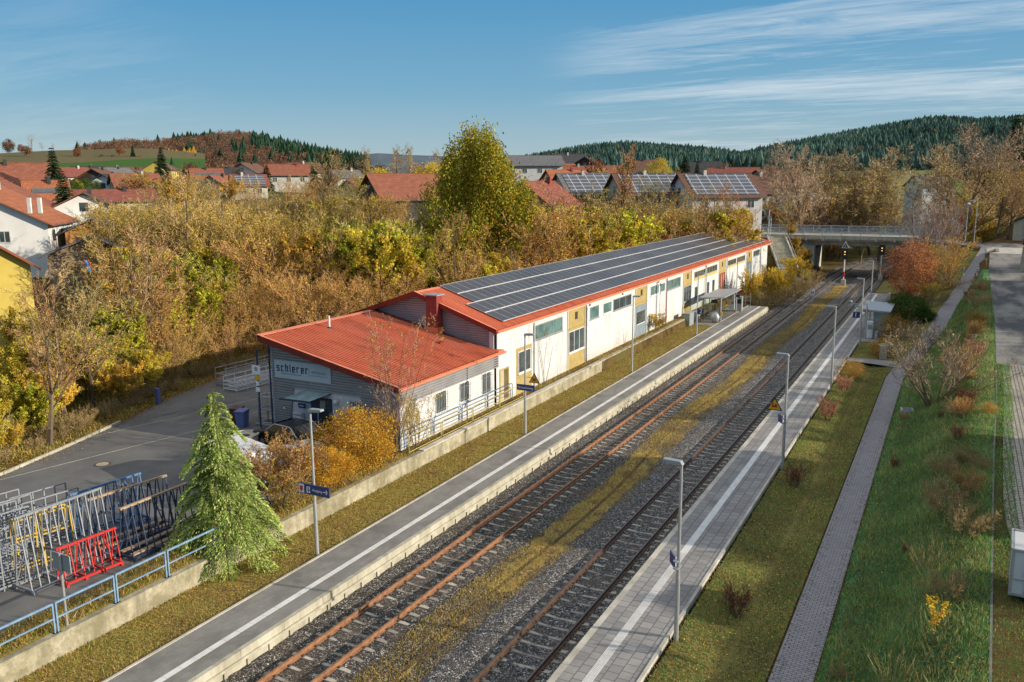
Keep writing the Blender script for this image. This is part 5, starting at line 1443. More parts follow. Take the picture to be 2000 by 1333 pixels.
# ------------------------------------------------------------------ village houses
def house(label, px, d, ry, w, l, hw, hr, wall, roof, yaw, cat='house', name='house', pybase=None, solar=0, wood_gable=None, windows=True, chim=1, over=.6, balcony=False, big=False, zr=None, door=False):
    """px: picture column of the centre, d: distance, ry: picture row of the ridge; w: gable width, l: ridge length.
    yaw: angle of the ridge against the picture plane, degrees (0 = long side faces the viewer, 90 = gable faces)"""
    ridge = at_depth(px, ry, d)
    g = gz(ridge[0], ridge[1])
    base = ridge[2]-hw-hr
    hw2 = hw+max(0, base-g)+ (0.6)
    z0 = ridge[2]-hr-hw2
    t = thing(name, label, cat, (ridge[0], ridge[1], z0), YAW-math.atan((px-1000)/F_PX)+radians(yaw))
    W, L = w/2, l/2
    H0, H1 = hw2, hw2+hr
    m = MB(); m.prism([(-W, 0), (W, 0), (W, H0-.05), (0, H1-.12), (-W, H0-.05)], 'x', -L, L); m.done('wall', wall, t)
    if wood_gable:
        m = MB()
        for s in (-1, 1):
            x0, x1 = (L, L+.03) if s > 0 else (-L-.03, -L)
            m.prism([(-W+.05, H0-1.2 if wood_gable != 'full' else 0), (W-.05, H0-1.2 if wood_gable != 'full' else 0), (W-.05, H0-.1), (0, H1-.2), (-W+.05, H0-.1)], 'x', x0, x1)
        m.done('gable_boards', 'brown_wood' if roof != 'tiles_maroon' else 'wood_plank', t)
    sl = hr/W; th = .14
    m = MB()
    for s in (-1, 1):
        e = W+over
        m.prism([(0, H1), (s*e, H0-over*sl), (s*e, H0-over*sl+th), (0, H1+th)], 'x', -L-over, L+over)
    r = m.done('roof', roof, t)
    m = MB(); m.box(-L-over, L+over, -.12, .12, H1+.10, H1+.18); m.done('ridge_tiles', roof, r)
    m = MB()
    for s in (-1, 1): e = W+over+.06; m.tube((-L-over, s*e, H0-over*sl), (L+over, s*e, H0-over*sl), .07, n=6)
    m.done('gutter', 'galv_dark', t)
    rg = random.Random(int(px*7+d))
    if chim:
        for k in range(chim):
            cx = rg.uniform(-L*.5, L*.5)
            m = MB(); m.box(cx-.24, cx+.24, -.24-.6, .24-.6, H1-.8, H1+.6); c = m.done('chimney', rg.choice(['brick_red', 'plaster_grey', 'tiles_dark', 'plaster_white']), t)
            m = MB(); m.box(cx-.3, cx+.3, -.90, -.3, H1+.6, H1+.67); m.done('chimney_cap', 'galv_dark', c)
    if windows:
        fl = max(1, int(hw/2.6))
        for f in range(fl):
            zc = H0-1.35-f*2.7
            n = max(2, int(l/3.2))
            for k in range(n):
                x = -L+l*(k+.5)/n
                m = MB(); m.box(x-.62, x+.62, -W-.05, -W-.005, zc-.65, zc+.65); wd = m.done('window', 'white_paint', t)
                m = MB(); m.box(x-.52, x-.04, -W-.06, -W-.051, zc-.55, zc+.55); m.box(x+.04, x+.52, -W-.06, -W-.051, zc-.55, zc+.55); m.done('pane', 'glass', wd)
            for s in (-1, 1):
                for y in (-W*.42, W*.42):
                    a, b = (L+.035, L+.07) if s > 0 else (-L-.07, -L-.035)
                    m = MB(); m.box(a, b, y-.55, y+.55, zc-.62, zc+.62); wd = m.done('window', 'white_paint', t)
                    a, b = (b, b+.012) if s > 0 else (a-.012, a)
                    m = MB(); m.box(a, b, y-.45, y-.04, zc-.52, zc+.52); m.box(a, b, y+.04, y+.45, zc-.52, zc+.52); m.done('pane', 'glass', wd)
        for s in (-1, 1):
            a, b = (L+.035, L+.07) if s > 0 else (-L-.07, -L-.035)
            m = MB(); m.box(a, b, -.5, .5, H0+.1, H0+1.2); m.done('window', 'glass', t)
    if balcony:
        for s in (-1, 1):
            a, b = (L+.04, L+1.1) if s > 0 else (-L-1.1, -L-.04)
            m = MB(); m.box(a, b, -W*.8, W*.8, H0-2.6, H0-2.45); m.box(b-.08 if s > 0 else a, b if s > 0 else a+.08, -W*.8, W*.8, H0-2.45, H0-1.55); m.done('balcony', 'brown_wood', t)
    if solar:
        nn = Vector((0, -sl, 1)).normalized(); mm = MB()
        f0, f1 = .06, .92
        def rp(f): return (-W-over)*f, H1+th-(sl*(W+over))*f
        for k in range(1):
            ya, za = rp(f0); yb, zb = rp(f1 if solar == 1 else .62)
            xl = -L*.92 if solar == 1 else -L*.75; xr = L*.92 if solar == 1 else L*.75
            if solar == 2: ya, za = rp(.42)
            mm.quad((xl, ya, za+.08), (xr, ya, za+.08), (xr, yb, zb+.08), (xl, yb, zb+.08))
        mm.done('solar_panels', 'solar_far' if solar == 1 else 'glass', t)
    return t

def build_houses():
    P = dict
    H = [
     # left group
     ('broad red-tiled house with grey walls at the far upper left', 18, 128, 320, 11, 9.6, 4.6, 3.2, 'plaster_grey', 'tiles_red', 4, P()),
     ('small orange-tiled house with a solar collector strip beside the tall conifer', 88, 118, 354, 7, 4.8, 4.2, 2.5, 'plaster_cream', 'tiles_orange', 2, P(solar=2, chim=1)),
     ('house with dark brown wooden gable and red roof at the left edge', -14, 106, 351, 12.5, 7, 4.0, 3.4, 'plaster_white', 'tiles_red', 74, P(wood_gable=1)),
     ('large white house with terracotta roof and twin white chimneys at the left edge', -31, 89, 366, 14, 10, 5.2, 3.6, 'plaster_snow', 'tiles_orange', 72, P(balcony=False)),
     ('bright yellow house with orange tiles in the left foreground', -72, 62, 446, 7.4, 7, 5.5, 2.6, 'plaster_yellow', 'tiles_orange', 92, P(windows=False)),
     ('white gabled house with brown roof and two small windows above the wooden huts', 166, 112, 377, 9.5, 8, 3.2, 2.4, 'plaster_snow', 'tiles_brown', 86, P()),
     ('long low house with brown-red roof behind the white gabled house', 205, 128, 372, 6, 13, 2.6, 1.4, 'plaster_cream', 'tiles_maroon', 4, P(chim=1)),
     ('white house with dark roof and one square gable window on the slope', 216, 190, 342, 11, 9, 4.6, 3.0, 'plaster_snow', 'tiles_dark', 68, P()),
     ('orange-roofed house behind the reddish bare tree on the left slope', 262, 185, 340, 9, 9, 3.2, 2.6, 'plaster_cream', 'tiles_red', 10, P()),
     ('bright yellow gabled house on the far slope', 312, 330, 316, 11, 10, 4.6, 3.2, 'plaster_yellow', 'tiles_brown', 74, P(chim=1)),
     ('red-roofed white house left of the dark-roofed one on the far left slope', 139, 250, 328, 9, 8, 3.4, 2.4, 'plaster_white', 'tiles_maroon', 12, P()),
     ('dark-roofed white house in the far left group', 172, 262, 326, 10, 9, 3.6, 2.6, 'plaster_white', 'tiles_dark', 20, P()),
     ('ochre gabled house with brown boards in the far left group', 193, 225, 331, 10, 8, 3.4, 2.8, 'plaster_orange', 'tiles_brown', 66, P(wood_gable=1)),
     ('pair-roofed white house with pale roof in the far left group', 222, 255, 329, 9, 9, 3.2, 2.2, 'plaster_white', 'tiles_grey', 35, P()),
     ('low brown house with two white chimneys on the left slope', 263, 270, 331, 9, 8, 3.2, 2.2, 'plaster_cream', 'tiles_brown', 70, P(chim=2)),
     ('brown-roofed house at the foot of the green field', 240, 290, 327, 9, 10, 3, 2.2, 'plaster_cream', 'tiles_brown', 5, P()),
     ('red-roofed house with dark solar panels in the middle distance', 402, 235, 330, 9, 8, 3.8, 2.8, 'plaster_cream', 'tiles_red', 6, P(solar=2)),
     ('dark solar-roofed house beside the red-roofed one', 442, 250, 328, 9, 7, 3.4, 2.4, 'plaster_cream', 'tiles_dark', 12, P()),
     ('cream gabled house half hidden by twigs, below the dark solar roof', 428, 205, 344, 8, 8, 3.6, 2.6, 'plaster_cream', 'tiles_red', 60, P()),
     ('white gabled house at the foot of the brown wooded hill', 486, 262, 320, 9, 9, 3.8, 2.6, 'plaster_white', 'tiles_brown', 60, P()),
     ('maroon roof with pale solar panels rising from the twigs', 484, 190, 342, 8, 7, 3.0, 2.2, 'plaster_white', 'tiles_maroon', 8, P(solar=1)),
     ('long brick-red roofed white building left of the wooden barn', 560, 225, 322, 9, 10.5, 3.8, 2.6, 'plaster_white', 'tiles_red', 4, P()),
     ('brown-roofed house behind the long brick-red roof', 592, 260, 319, 9, 9, 3.6, 2.6, 'plaster_cream', 'tiles_brown', 15, P()),
     ('small pale roof in the bare trees left of the barn', 672, 240, 333, 8, 8, 3, 2.0, 'plaster_white', 'tiles_grey', 25, P()),
     ('white house gable barely visible left of the barn', 702, 200, 352, 8, 8, 3.4, 2.4, 'plaster_cream', 'tiles_maroon', 50, P()),
     # centre
     ('old barn with dark wooden gable and long red tiled roof beside the golden maple', 792, 128, 341, 9.5, 11.5, 3.0, 3.4, 'dark_wood', 'tiles_red', 24, P(windows=False, chim=0, cat='barn', name='barn')),
     ('large pale building with long grey roof right of the golden maple', 1035, 215, 305, 12, 15, 6.4, 2.4, 'plaster_bright', 'tiles_grey', 6, P(chim=0)),
     ('wooden plank gabled house with maroon roof between the maple and the solar houses', 1052, 118, 356, 8.5, 7.5, 4.4, 3.0, 'wood_plank', 'tiles_maroon', 58, P(wood_gable=None)),
     ('cream house with solar roof and white gable next to the wooden house', 1140, 152, 340, 11, 9.5, 4.6, 3.4, 'plaster_cream', 'tiles_grey', 22, P(solar=1)),
     ('cream house with solar roof and metal chimney behind the reddish poplar', 1262, 143, 340, 12, 11, 5.6, 3.2, 'plaster_cream', 'tiles_brown', 18, P(solar=1)),
     ('white gabled house with the largest solar roof, left of the bridge', 1395, 138, 340, 12, 11.5, 5.6, 3.4, 'plaster_bright', 'tiles_brown', 22, P(solar=1)),
     ('brown-roofed cream house behind the largest solar roof', 1490, 170, 342, 12, 10, 5.2, 3.4, 'plaster_cream', 'tiles_brown', 30, P()),
     ('white gabled house with brown roof just left of the bare oak', 1512, 185, 334, 11, 12, 5.0, 3.2, 'plaster_white', 'tiles_brown', 55, P()),
     ('pale house with grey roof behind the bare oak', 1560, 200, 346, 11, 10, 5.0, 3.0, 'plaster_bright', 'tiles_brown', 50, P()),
     ('dark-roofed white house on the skyline, leftmost of the hilltop three', 1078, 300, 304, 9, 8, 4.2, 2.8, 'plaster_white', 'tiles_dark', 40, P()),
     ('black-roofed white house on the skyline, middle of the hilltop three', 1112, 290, 302, 11, 11, 4.6, 3.2, 'plaster_white', 'tiles_dark', 28, P()),
     ('dark wooden gable house on the skyline, rightmost of the hilltop three', 1148, 275, 308, 10, 9, 4.0, 3.0, 'plaster_white', 'tiles_dark', 78, P(wood_gable=1)),
     ('small red-roofed house below the hilltop houses', 1095, 240, 321, 8, 8, 3.4, 2.2, 'plaster_bright', 'tiles_red', 30, P()),
     ('long bright red roof below the hilltop houses', 1155, 215, 325, 9, 14, 3.2, 2.4, 'plaster_cream', 'tiles_red', 8, P()),
     ('orange-red roof rising behind the wooden house', 1105, 190, 333, 9, 9, 3.6, 3.0, 'plaster_cream', 'tiles_orange', 28, P()),
     ('brown-roofed white house right of the reddish poplar', 1268, 250, 313, 9, 8, 4.4, 3.0, 'plaster_white', 'tiles_brown', 10, P()),
     ('dark brown-roofed white house in front of the forest hill', 1370, 235, 316, 10, 9, 4.4, 3.2, 'plaster_white', 'tiles_dark', 12, P()),
     ('wide dark red roof with skylights in front of the forest hill', 1432, 215, 328, 9, 12, 3.2, 2.8, 'plaster_cream', 'tiles_maroon', 5, P()),
     ('white villa half hidden among the trees to the right of the bridge', 1812, 250, 345, 10, 8, 4.6, 2.6, 'plaster_bright', 'tiles_grey', 30, P()),
     # wooden huts in the garden
     ('orange wooden garden hut with a low roof', 188, 92, 427, 5.5, 4.5, 2.2, 1.3, 'plaster_orange', 'tiles_grey', 80, P(windows=False, chim=0, cat='hut', name='garden_hut')),
     ('lower brown and yellow garden hut with a grey roof', 180, 82, 462, 7.5, 4.5, 2.2, 1.5, 'wood_old', 'tiles_grey', 84, P(windows=False, chim=0, cat='hut', name='garden_hut')),
     ('small house with a wooden gable among the trees left of the bridge', 1518, 165, 416, 6, 5, 3.0, 2.0, 'wood_old', 'tiles_brown', 80, P(windows=False, chim=0)),
    ]
    for (lb, px, d, ry, w, l, hw, hr, wall, roof, yaw, kw) in H:
        house(lb, px, d, ry, w, l, hw, hr, wall, roof, yaw, **kw)
    # houses and outbuildings standing right of the road, beyond the frame, whose shadows fall on the embankment
    def plain(label, x, y, z, rz, w, l, hw, hr, wall, roof):
        t = thing('house', label, 'house', (x, y, z), rz)
        W, L = w/2, l/2
        m = MB(); m.prism([(-W, 0), (W, 0), (W, hw), (0, hw+hr-.1), (-W, hw)], 'y', -L, L); m.done('wall', wall, t)
        m = MB()
        for s in (-1, 1): m.prism([(0, hw+hr), (s*(W+.5), hw-.2), (s*(W+.5), hw-.05), (0, hw+hr+.15)], 'y', -L-.5, L+.5)
        m.done('roof', roof, t)
    plain('white house standing right of the paved road', 22, 45.5, 2.4, 0, 9, 11.5, 6.2, 3.8, 'plaster_white', 'tiles_red')
    plain('cream house standing right of the asphalt road', 25, 100, 3.8, 0, 10, 28, 6.0, 3.6, 'plaster_cream', 'tiles_brown')
    # dormer and white twin chimneys of the big white house
    q = at_depth(68, 404, 78)
    t = thing('dormer', 'tiled dormer with two white posts on the roof of the large white house', 'dormer', q, YAW+radians(6))
    m = MB(); m.box(-.6, -.3, -.15, .15, -.6, .8); m.box(.3, .6, -.15, .15, -.6, .8); m.done('posts', 'white_paint', t)
    # hedge and play things
    t = thing('slide', 'small red and blue garden slide beyond the clipped hedge', 'slide', at_depth(172, 524, 72), YAW)
    t.scale = (.6, .6, .6)
    m = MB(); m.bar((-.5, 0, 1.2), (.3, -.6, -.4), .08); m.bar((.1, .1, 1.2), (.9, -.5, -.4), .08); m.done('rails', 'sign_red', t)
    m = MB(); m.bar((-.2, 0, 1.1), (.6, -.6, -.4), .5, .05); m.done('chute', 'blue_steel', t)
# ------------------------------------------------------------------ vegetation
UP = np.array([0, 0, 1.0])
def _n(v): return v/(np.linalg.norm(v)+1e-9)

class Soup:
    """fast triangle/quad soup with per-vertex colour"""
    def __init__(s): s.V = []; s.C = []; s.n = 0; s.Q = []
    def quads(s, V, C):  # V (k,4,3)  C (k,3)
        s.V.append(V.reshape(-1, 3)); s.C.append(np.repeat(C, V.shape[1], axis=0)); s.Q.append((V.shape[0], V.shape[1]))
    def mesh(s, name, m, smooth=False):
        V = np.concatenate(s.V).astype(np.float32); C = np.concatenate(s.C).astype(np.float32)
        me = bpy.data.meshes.new(name)
        nv = len(V); lt = np.concatenate([np.full(k, n) for k, n in s.Q]).astype(np.int32)
        me.vertices.add(nv); me.vertices.foreach_set('co', V.ravel())
        me.loops.add(nv); me.loops.foreach_set('vertex_index', np.arange(nv, dtype=np.int32))
        ls = np.concatenate([[0], np.cumsum(lt)[:-1]]).astype(np.int32)
        me.polygons.add(len(lt)); me.polygons.foreach_set('loop_start', ls); me.polygons.foreach_set('loop_total', lt)
        at = me.color_attributes.new('Col', 'FLOAT_COLOR', 'POINT')
        at.data.foreach_set('color', np.concatenate([C, np.ones((nv, 1), np.float32)], 1).ravel())
        me.materials.append(MATS[m]); me.update(); me.validate()
        return me

def pal(rng, k, cols, var=.25):
    cols = np.array([c[:3] for c in cols]); idx = rng.integers(0, len(cols), k)
    return np.clip(cols[idx]*(1+rng.normal(0, var, (k, 1))), .004, .9)

def leaf_quads(rng, P, size, cols, var=.25, up=.2, aspect=.6):
    k = len(P)
    a = rng.normal(size=(k, 3)); a /= np.linalg.norm(a, axis=1, keepdims=True)
    b = rng.normal(size=(k, 3)); b[:, 2] *= .6; b = np.cross(a, b); b /= np.linalg.norm(b, axis=1, keepdims=True)+1e-9
    s = size*rng.uniform(.6, 1.3, (k, 1))
    V = np.stack([P-a*s, P-b*s*aspect, P+a*s, P+b*s*aspect], 1)
    return V, pal(rng, k, cols, var)

def ribbons(segs, cols, rng, var=.2):
    A = np.array([s[0] for s in segs]); B = np.array([s[1] for s in segs]); r0 = np.array([s[2] for s in segs])[:, None]; r1 = np.array([s[3] for s in segs])[:, None]
    d = B-A; side = np.cross(d, rng.normal(size=d.shape)); side /= np.linalg.norm(side, axis=1, keepdims=True)+1e-9
    V = np.stack([A-side*r0, A+side*r0, B+side*r1, B-side*r1], 1)
    return V, pal(rng, len(segs), cols, var)

def tubes(segs, cols, rng, n=5, var=.1):
    Vs = []
    for a, b, r0, r1 in segs:
        d = _n(b-a); u = np.cross(d, UP if abs(d[2]) < .9 else np.array([1., 0, 0])); u = _n(u); w = np.cross(u, d)
        ring = [(cos(2*pi*i/n)*u+sin(2*pi*i/n)*w) for i in range(n)]
        for i in range(n):
            j = (i+1) % n; Vs.append([a+ring[i]*r0, a+ring[j]*r0, b+ring[j]*r1, b+ring[i]*r1])
    V = np.array(Vs); return V, pal(rng, len(V), cols, var)

def grow_tree(seed, H, stems=1, levels=4, counts=(10, 7, 6), ratio=(.5, .5, .45), ang=(.8, .7, .8), r0=.14, upw=.12, wob=.12, spread=.0, start=(.25, .2, .15), segn=(6, 4, 3, 2), droop=0, rr=.55, minr=.006):
    rng = np.random.default_rng(seed); segs = []
    def grow(p, d, L, r, lev):
        n = segn[min(lev, len(segn)-1)]; pts = [p]; ds = []
        for i in range(n):
            d = _n(d+rng.normal(0, wob, 3)+UP*(upw if lev < 2 else upw*.6)*(1 if lev else .5)-UP*droop*(lev > 1))
            q = p+d*L/n
            ra = max(minr, r*(1-.8*i/n)); rb = max(minr*.7, r*(1-.8*(i+1)/n))
            segs.append((p, q, ra, rb, lev)); pts.append(q); ds.append(d); p = q
        if lev < levels-1:
            c = counts[lev]
            for k in range(c):
                t = start[lev]+(1-start[lev])*(k+rng.random())/c
                i = min(n-1, int(t*n)); f = t*n-i
                q = pts[i]+(pts[i+1]-pts[i])*f; dd = ds[i]
                perp = _n(np.cross(dd, rng.normal(size=3)))
                a = ang[lev]*rng.uniform(.7, 1.2)
                nd = _n(dd*cos(a)+perp*sin(a))
                grow(q, nd, L*ratio[lev]*rng.uniform(.75, 1.15)*(1.15-.55*t), max(minr, r*(1-.75*t)*rr), lev+1)
    for s in range(stems):
        a = 2*pi*s/stems+rng.uniform(-.4, .4)
        tilt = spread*rng.uniform(.5, 1.2) if stems > 1 else 0
        base = np.array([cos(a), sin(a), 0])*(.18*spread*2 if stems > 1 else 0)*rng.uniform(.3, 1)
        d = _n(np.array([cos(a)*tilt, sin(a)*tilt, 1.0]))
        grow(base+np.array([0, 0, -.15]), d, H*rng.uniform(.78, 1.0) if stems > 1 else H, r0*rng.uniform(.7, 1.1), 0)
    return rng, segs

def plant_meshes(name, seed, trunk=((.15, .115, .08), (.11, .085, .06), (.20, .15, .10)), leaves=0, leaf=.1, lcols=None, tcols=None, leaf_lev=2, thick_lev=1, H=6, lvar=.25, lr=(0, 1), gap=0, **kw):
    rng, segs = grow_tree(seed, H, **kw)
    thick = [s[:4] for s in segs if s[4] <= thick_lev]; thin = [s[:4] for s in segs if s[4] > thick_lev]
    so = Soup()
    if thick: V, C = tubes(thick, list(trunk), rng, 5); so.quads(V, C)
    if thin: V, C = ribbons(thin, tcols, rng); so.quads(V, C)
    br = so.mesh(name+'_branches', 'twigs'); lf = None
    if leaves:
        cand = [s for s in segs if s[4] >= leaf_lev]
        A = np.array([s[0] for s in cand]); B = np.array([s[1] for s in cand])
        zc = (A[:, 2]+B[:, 2])/2/H; ok = np.where((zc >= lr[0]) & (zc <= lr[1]))[0]
        if gap:
            ctr = rng.uniform(-1, 1, (14, 3))*np.array([H*.4, H*.4, H*.5])+np.array([0, 0, H*.5])
            dist = np.min(np.linalg.norm(((A+B)/2)[ok][:, None]-ctr[None], axis=2), axis=1)
            ok = ok[dist < np.quantile(dist, 1-gap)]
        i = rng.choice(ok, leaves); t = rng.random((leaves, 1))
        P = A[i]+(B[i]-A[i])*t+rng.normal(0, leaf*.8, (leaves, 3))
        V, C = leaf_quads(rng, P, leaf, lcols, lvar)
        # clumps of lighter and darker leaves
        ph = np.sin(P[:, 0]*1.7+seed)+np.sin(P[:, 1]*1.9)+np.sin(P[:, 2]*2.1+1)
        C = np.clip(C*(1+.16*ph[:, None]), .004, .9)
        so = Soup(); so.quads(V, C); lf = so.mesh(name+'_leaves', 'leaves')
    return br, lf

def crown_meshes(name, seed, H, R, base, nclump, per, leaf, lcols, tcols, prof=None, csz=.5, shell=.55, trunk_r=.2, squash=1.0, limbs=True, jag=.18):
    """leafy crown: clumps of leaves spread through a lobed volume, carried by limbs"""
    rng = np.random.default_rng(seed)
    prof = prof or (lambda t: math.sin(pi*min(1, t*.92+.06))**.7)
    lob = rng.uniform(0, 2*pi, 6)
    C = []
    while len(C) < nclump:
        t = rng.random(); a = rng.uniform(0, 2*pi)
        rad = R*prof(t)*(1+jag*math.sin(3*a+lob[0]+4*t)+jag*.8*math.sin(5*a+lob[1]-7*t)+jag*.5*math.sin(11*t+lob[2]+2*a))
        if rng.random() > rad/R*1.1: continue
        f = shell+(1-shell)*rng.random()**.6 if rng.random() < .8 else rng.random()
        C.append((rad*f*cos(a), rad*f*sin(a), base+(H-base)*t+rng.normal(0, .1)))
    C = np.array(C)
    so = Soup()
    P = np.repeat(C, per, axis=0)+rng.normal(0, csz*.5, (nclump*per, 3))*np.array([1, 1, squash])
    V, K = leaf_quads(rng, P, leaf, lcols)
    cl = np.repeat(rng.uniform(.72, 1.25, nclump), per)[:, None]
    K = np.clip(K*cl, .004, .9)
    so.quads(V, K); lf = so.mesh(name+'_leaves', 'leaves')
    segs = [(np.array([0, 0, -.2]), np.array([0, 0, base+(H-base)*.3]), trunk_r, trunk_r*.7), (np.array([0, 0, base+(H-base)*.3]), np.array([0.1, 0, base+(H-base)*.85]), trunk_r*.7, .03)]
    if limbs:
        for i in rng.choice(nclump, min(nclump, 90), replace=False):
            c = C[i]; z0 = max(base*.5, c[2]-np.hypot(c[0], c[1])*rng.uniform(.7, 1.3)); z0 = min(z0, H*.8)
            o = np.array([0, 0, z0]); mid = (o+c)/2+np.array([0, 0, -.1])
            segs += [(o, mid, trunk_r*.22, trunk_r*.14), (mid, c, trunk_r*.14, .012)]
    s2 = Soup(); V, K = tubes(segs, tcols, rng, 5); s2.quads(V, K)
    return s2.mesh(name+'_branches', 'twigs'), lf

def conifer_meshes(name, seed, H, R, tiers, per, leaf, lcols, tcols, droop=.35, base=.4, needle=None, arch=.3, lv=(.65, 1.18)):
    """whorls of drooping boughs carrying needle sprays"""
    rng = np.random.default_rng(seed); so = Soup(); segs = [(np.array([0, 0, -.2]), np.array([0, 0, H*.97]), H*.018+.03, .015)]
    Ps = []; Ds = []
    for k in range(tiers):
        t = (k+rng.uniform(-.3, .3))/tiers; z = base+(H-base)*max(0, min(.985, t))
        L0 = R*(1-t)**.85+.06*R
        nb = max(4, int(9*(1-t*.5)))
        for b in range(nb):
            a = 2*pi*(b+rng.random()*.7)/nb+k*1.3; L = L0*rng.uniform(*lv)
            o = np.array([0, 0, z]); pts = []
            for j in range(6):
                u = j/5
                pts.append(o+np.array([cos(a), sin(a), 0])*L*u+UP*(L*arch*u-L*(droop+arch)*u*u))
            for p, q in zip(pts, pts[1:]): segs.append((p, q, .010+.007*L, .006))
            m = int(per*(L/R+.15))
            u = rng.random(m)**.75; i = np.minimum(4, (u*5).astype(int)); f = (u*5-i)[:, None]
            pts = np.array(pts); P = pts[i]+(pts[i+1]-pts[i])*f
            side = np.array([-sin(a), cos(a), 0]); w = rng.normal(0, 1, (m, 1))*L*.20*(1.05-u[:, None]*.75)
            P = P+side*w-UP*np.abs(w)*.35*rng.random((m, 1))
            D = np.array([cos(a), sin(a), 0])*.9+side*np.sign(w)*.7-UP*rng.uniform(.2, 1.0, (m, 1)); Ps.append(P); Ds.append(D)
    P = np.concatenate(Ps); D = np.concatenate(Ds); D /= np.linalg.norm(D, axis=1, keepdims=True)
    k = len(P); sd = np.cross(D, rng.normal(size=(k, 3))); sd /= np.linalg.norm(sd, axis=1, keepdims=True)
    s = leaf*rng.uniform(.6, 1.3, (k, 1))
    V = np.stack([P, P+D*s*.5+sd*s*.16, P+D*s, P+D*s*.5-sd*s*.16], 1)
    C = pal(rng, k, lcols, .22)
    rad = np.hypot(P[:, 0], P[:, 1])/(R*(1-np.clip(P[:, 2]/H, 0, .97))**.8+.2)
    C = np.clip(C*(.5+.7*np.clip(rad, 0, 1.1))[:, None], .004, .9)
    so.quads(V, C); lf = so.mesh(name+'_needles', 'leaves')
    s2 = Soup(); V, K = tubes(segs, tcols, rng, 4); s2.quads(V, K)
    return s2.mesh(name+'_branches', 'twigs'), lf

PROTO = {}; PH = {}
def plant(kind, loc, label, cat='tree', group=None, scale=1.0, rz=None, name=None):
    br, lf, nm = PROTO[kind]
    t = thing(name or nm, label, cat, loc, random.uniform(0, 6.28) if rz is None else rz, group)
    t.scale = scale if isinstance(scale, tuple) else (scale,)*3
    o = bpy.data.objects.new('trunk' if cat == 'tree' else 'branches', br); COL.objects.link(o); o.parent = t
    if lf:
        o = bpy.data.objects.new('crown' if cat == 'tree' else 'foliage', lf); COL.objects.link(o); o.parent = t
    return t

TW = [(0.375, 0.25, 0.112), (0.475, 0.338, 0.15), (0.25, 0.175, 0.088), (0.575, 0.425, 0.2)]
TWR = [(0.45, 0.237, 0.112), (0.55, 0.325, 0.163), (0.3, 0.163, 0.088)]
TWG = [(0.384, 0.324, 0.12), (0.48, 0.408, 0.168), (0.264, 0.228, 0.096)]
TWP = [(.34, .27, .24), (.28, .20, .19), (.40, .33, .29)]
GOLD = [(0.756, 0.488, 0.073), (0.85, 0.573, 0.085), (0.634, 0.366, 0.061), (0.781, 0.61, 0.11), (0.512, 0.317, 0.061)]
YEL = [(0.713, 0.632, 0.069), (0.575, 0.552, 0.057), (0.805, 0.667, 0.081), (0.437, 0.46, 0.057), (0.667, 0.506, 0.057)]
YG = [(.42, .44, .05), (.32, .37, .045), (.54, .50, .06), (.24, .30, .04)]
RUST = [(0.468, 0.195, 0.065), (0.572, 0.273, 0.091), (0.364, 0.143, 0.052), (0.624, 0.364, 0.104)]
BRN = [(0.468, 0.299, 0.13), (0.572, 0.377, 0.169), (0.364, 0.234, 0.104)]
ORG = [(.80, .36, .04), (.85, .46, .05), (.66, .25, .035), (.72, .44, .06)]
GRN = [(.05, .10, .02), (.08, .14, .03), (.035, .07, .02), (.11, .16, .04)]

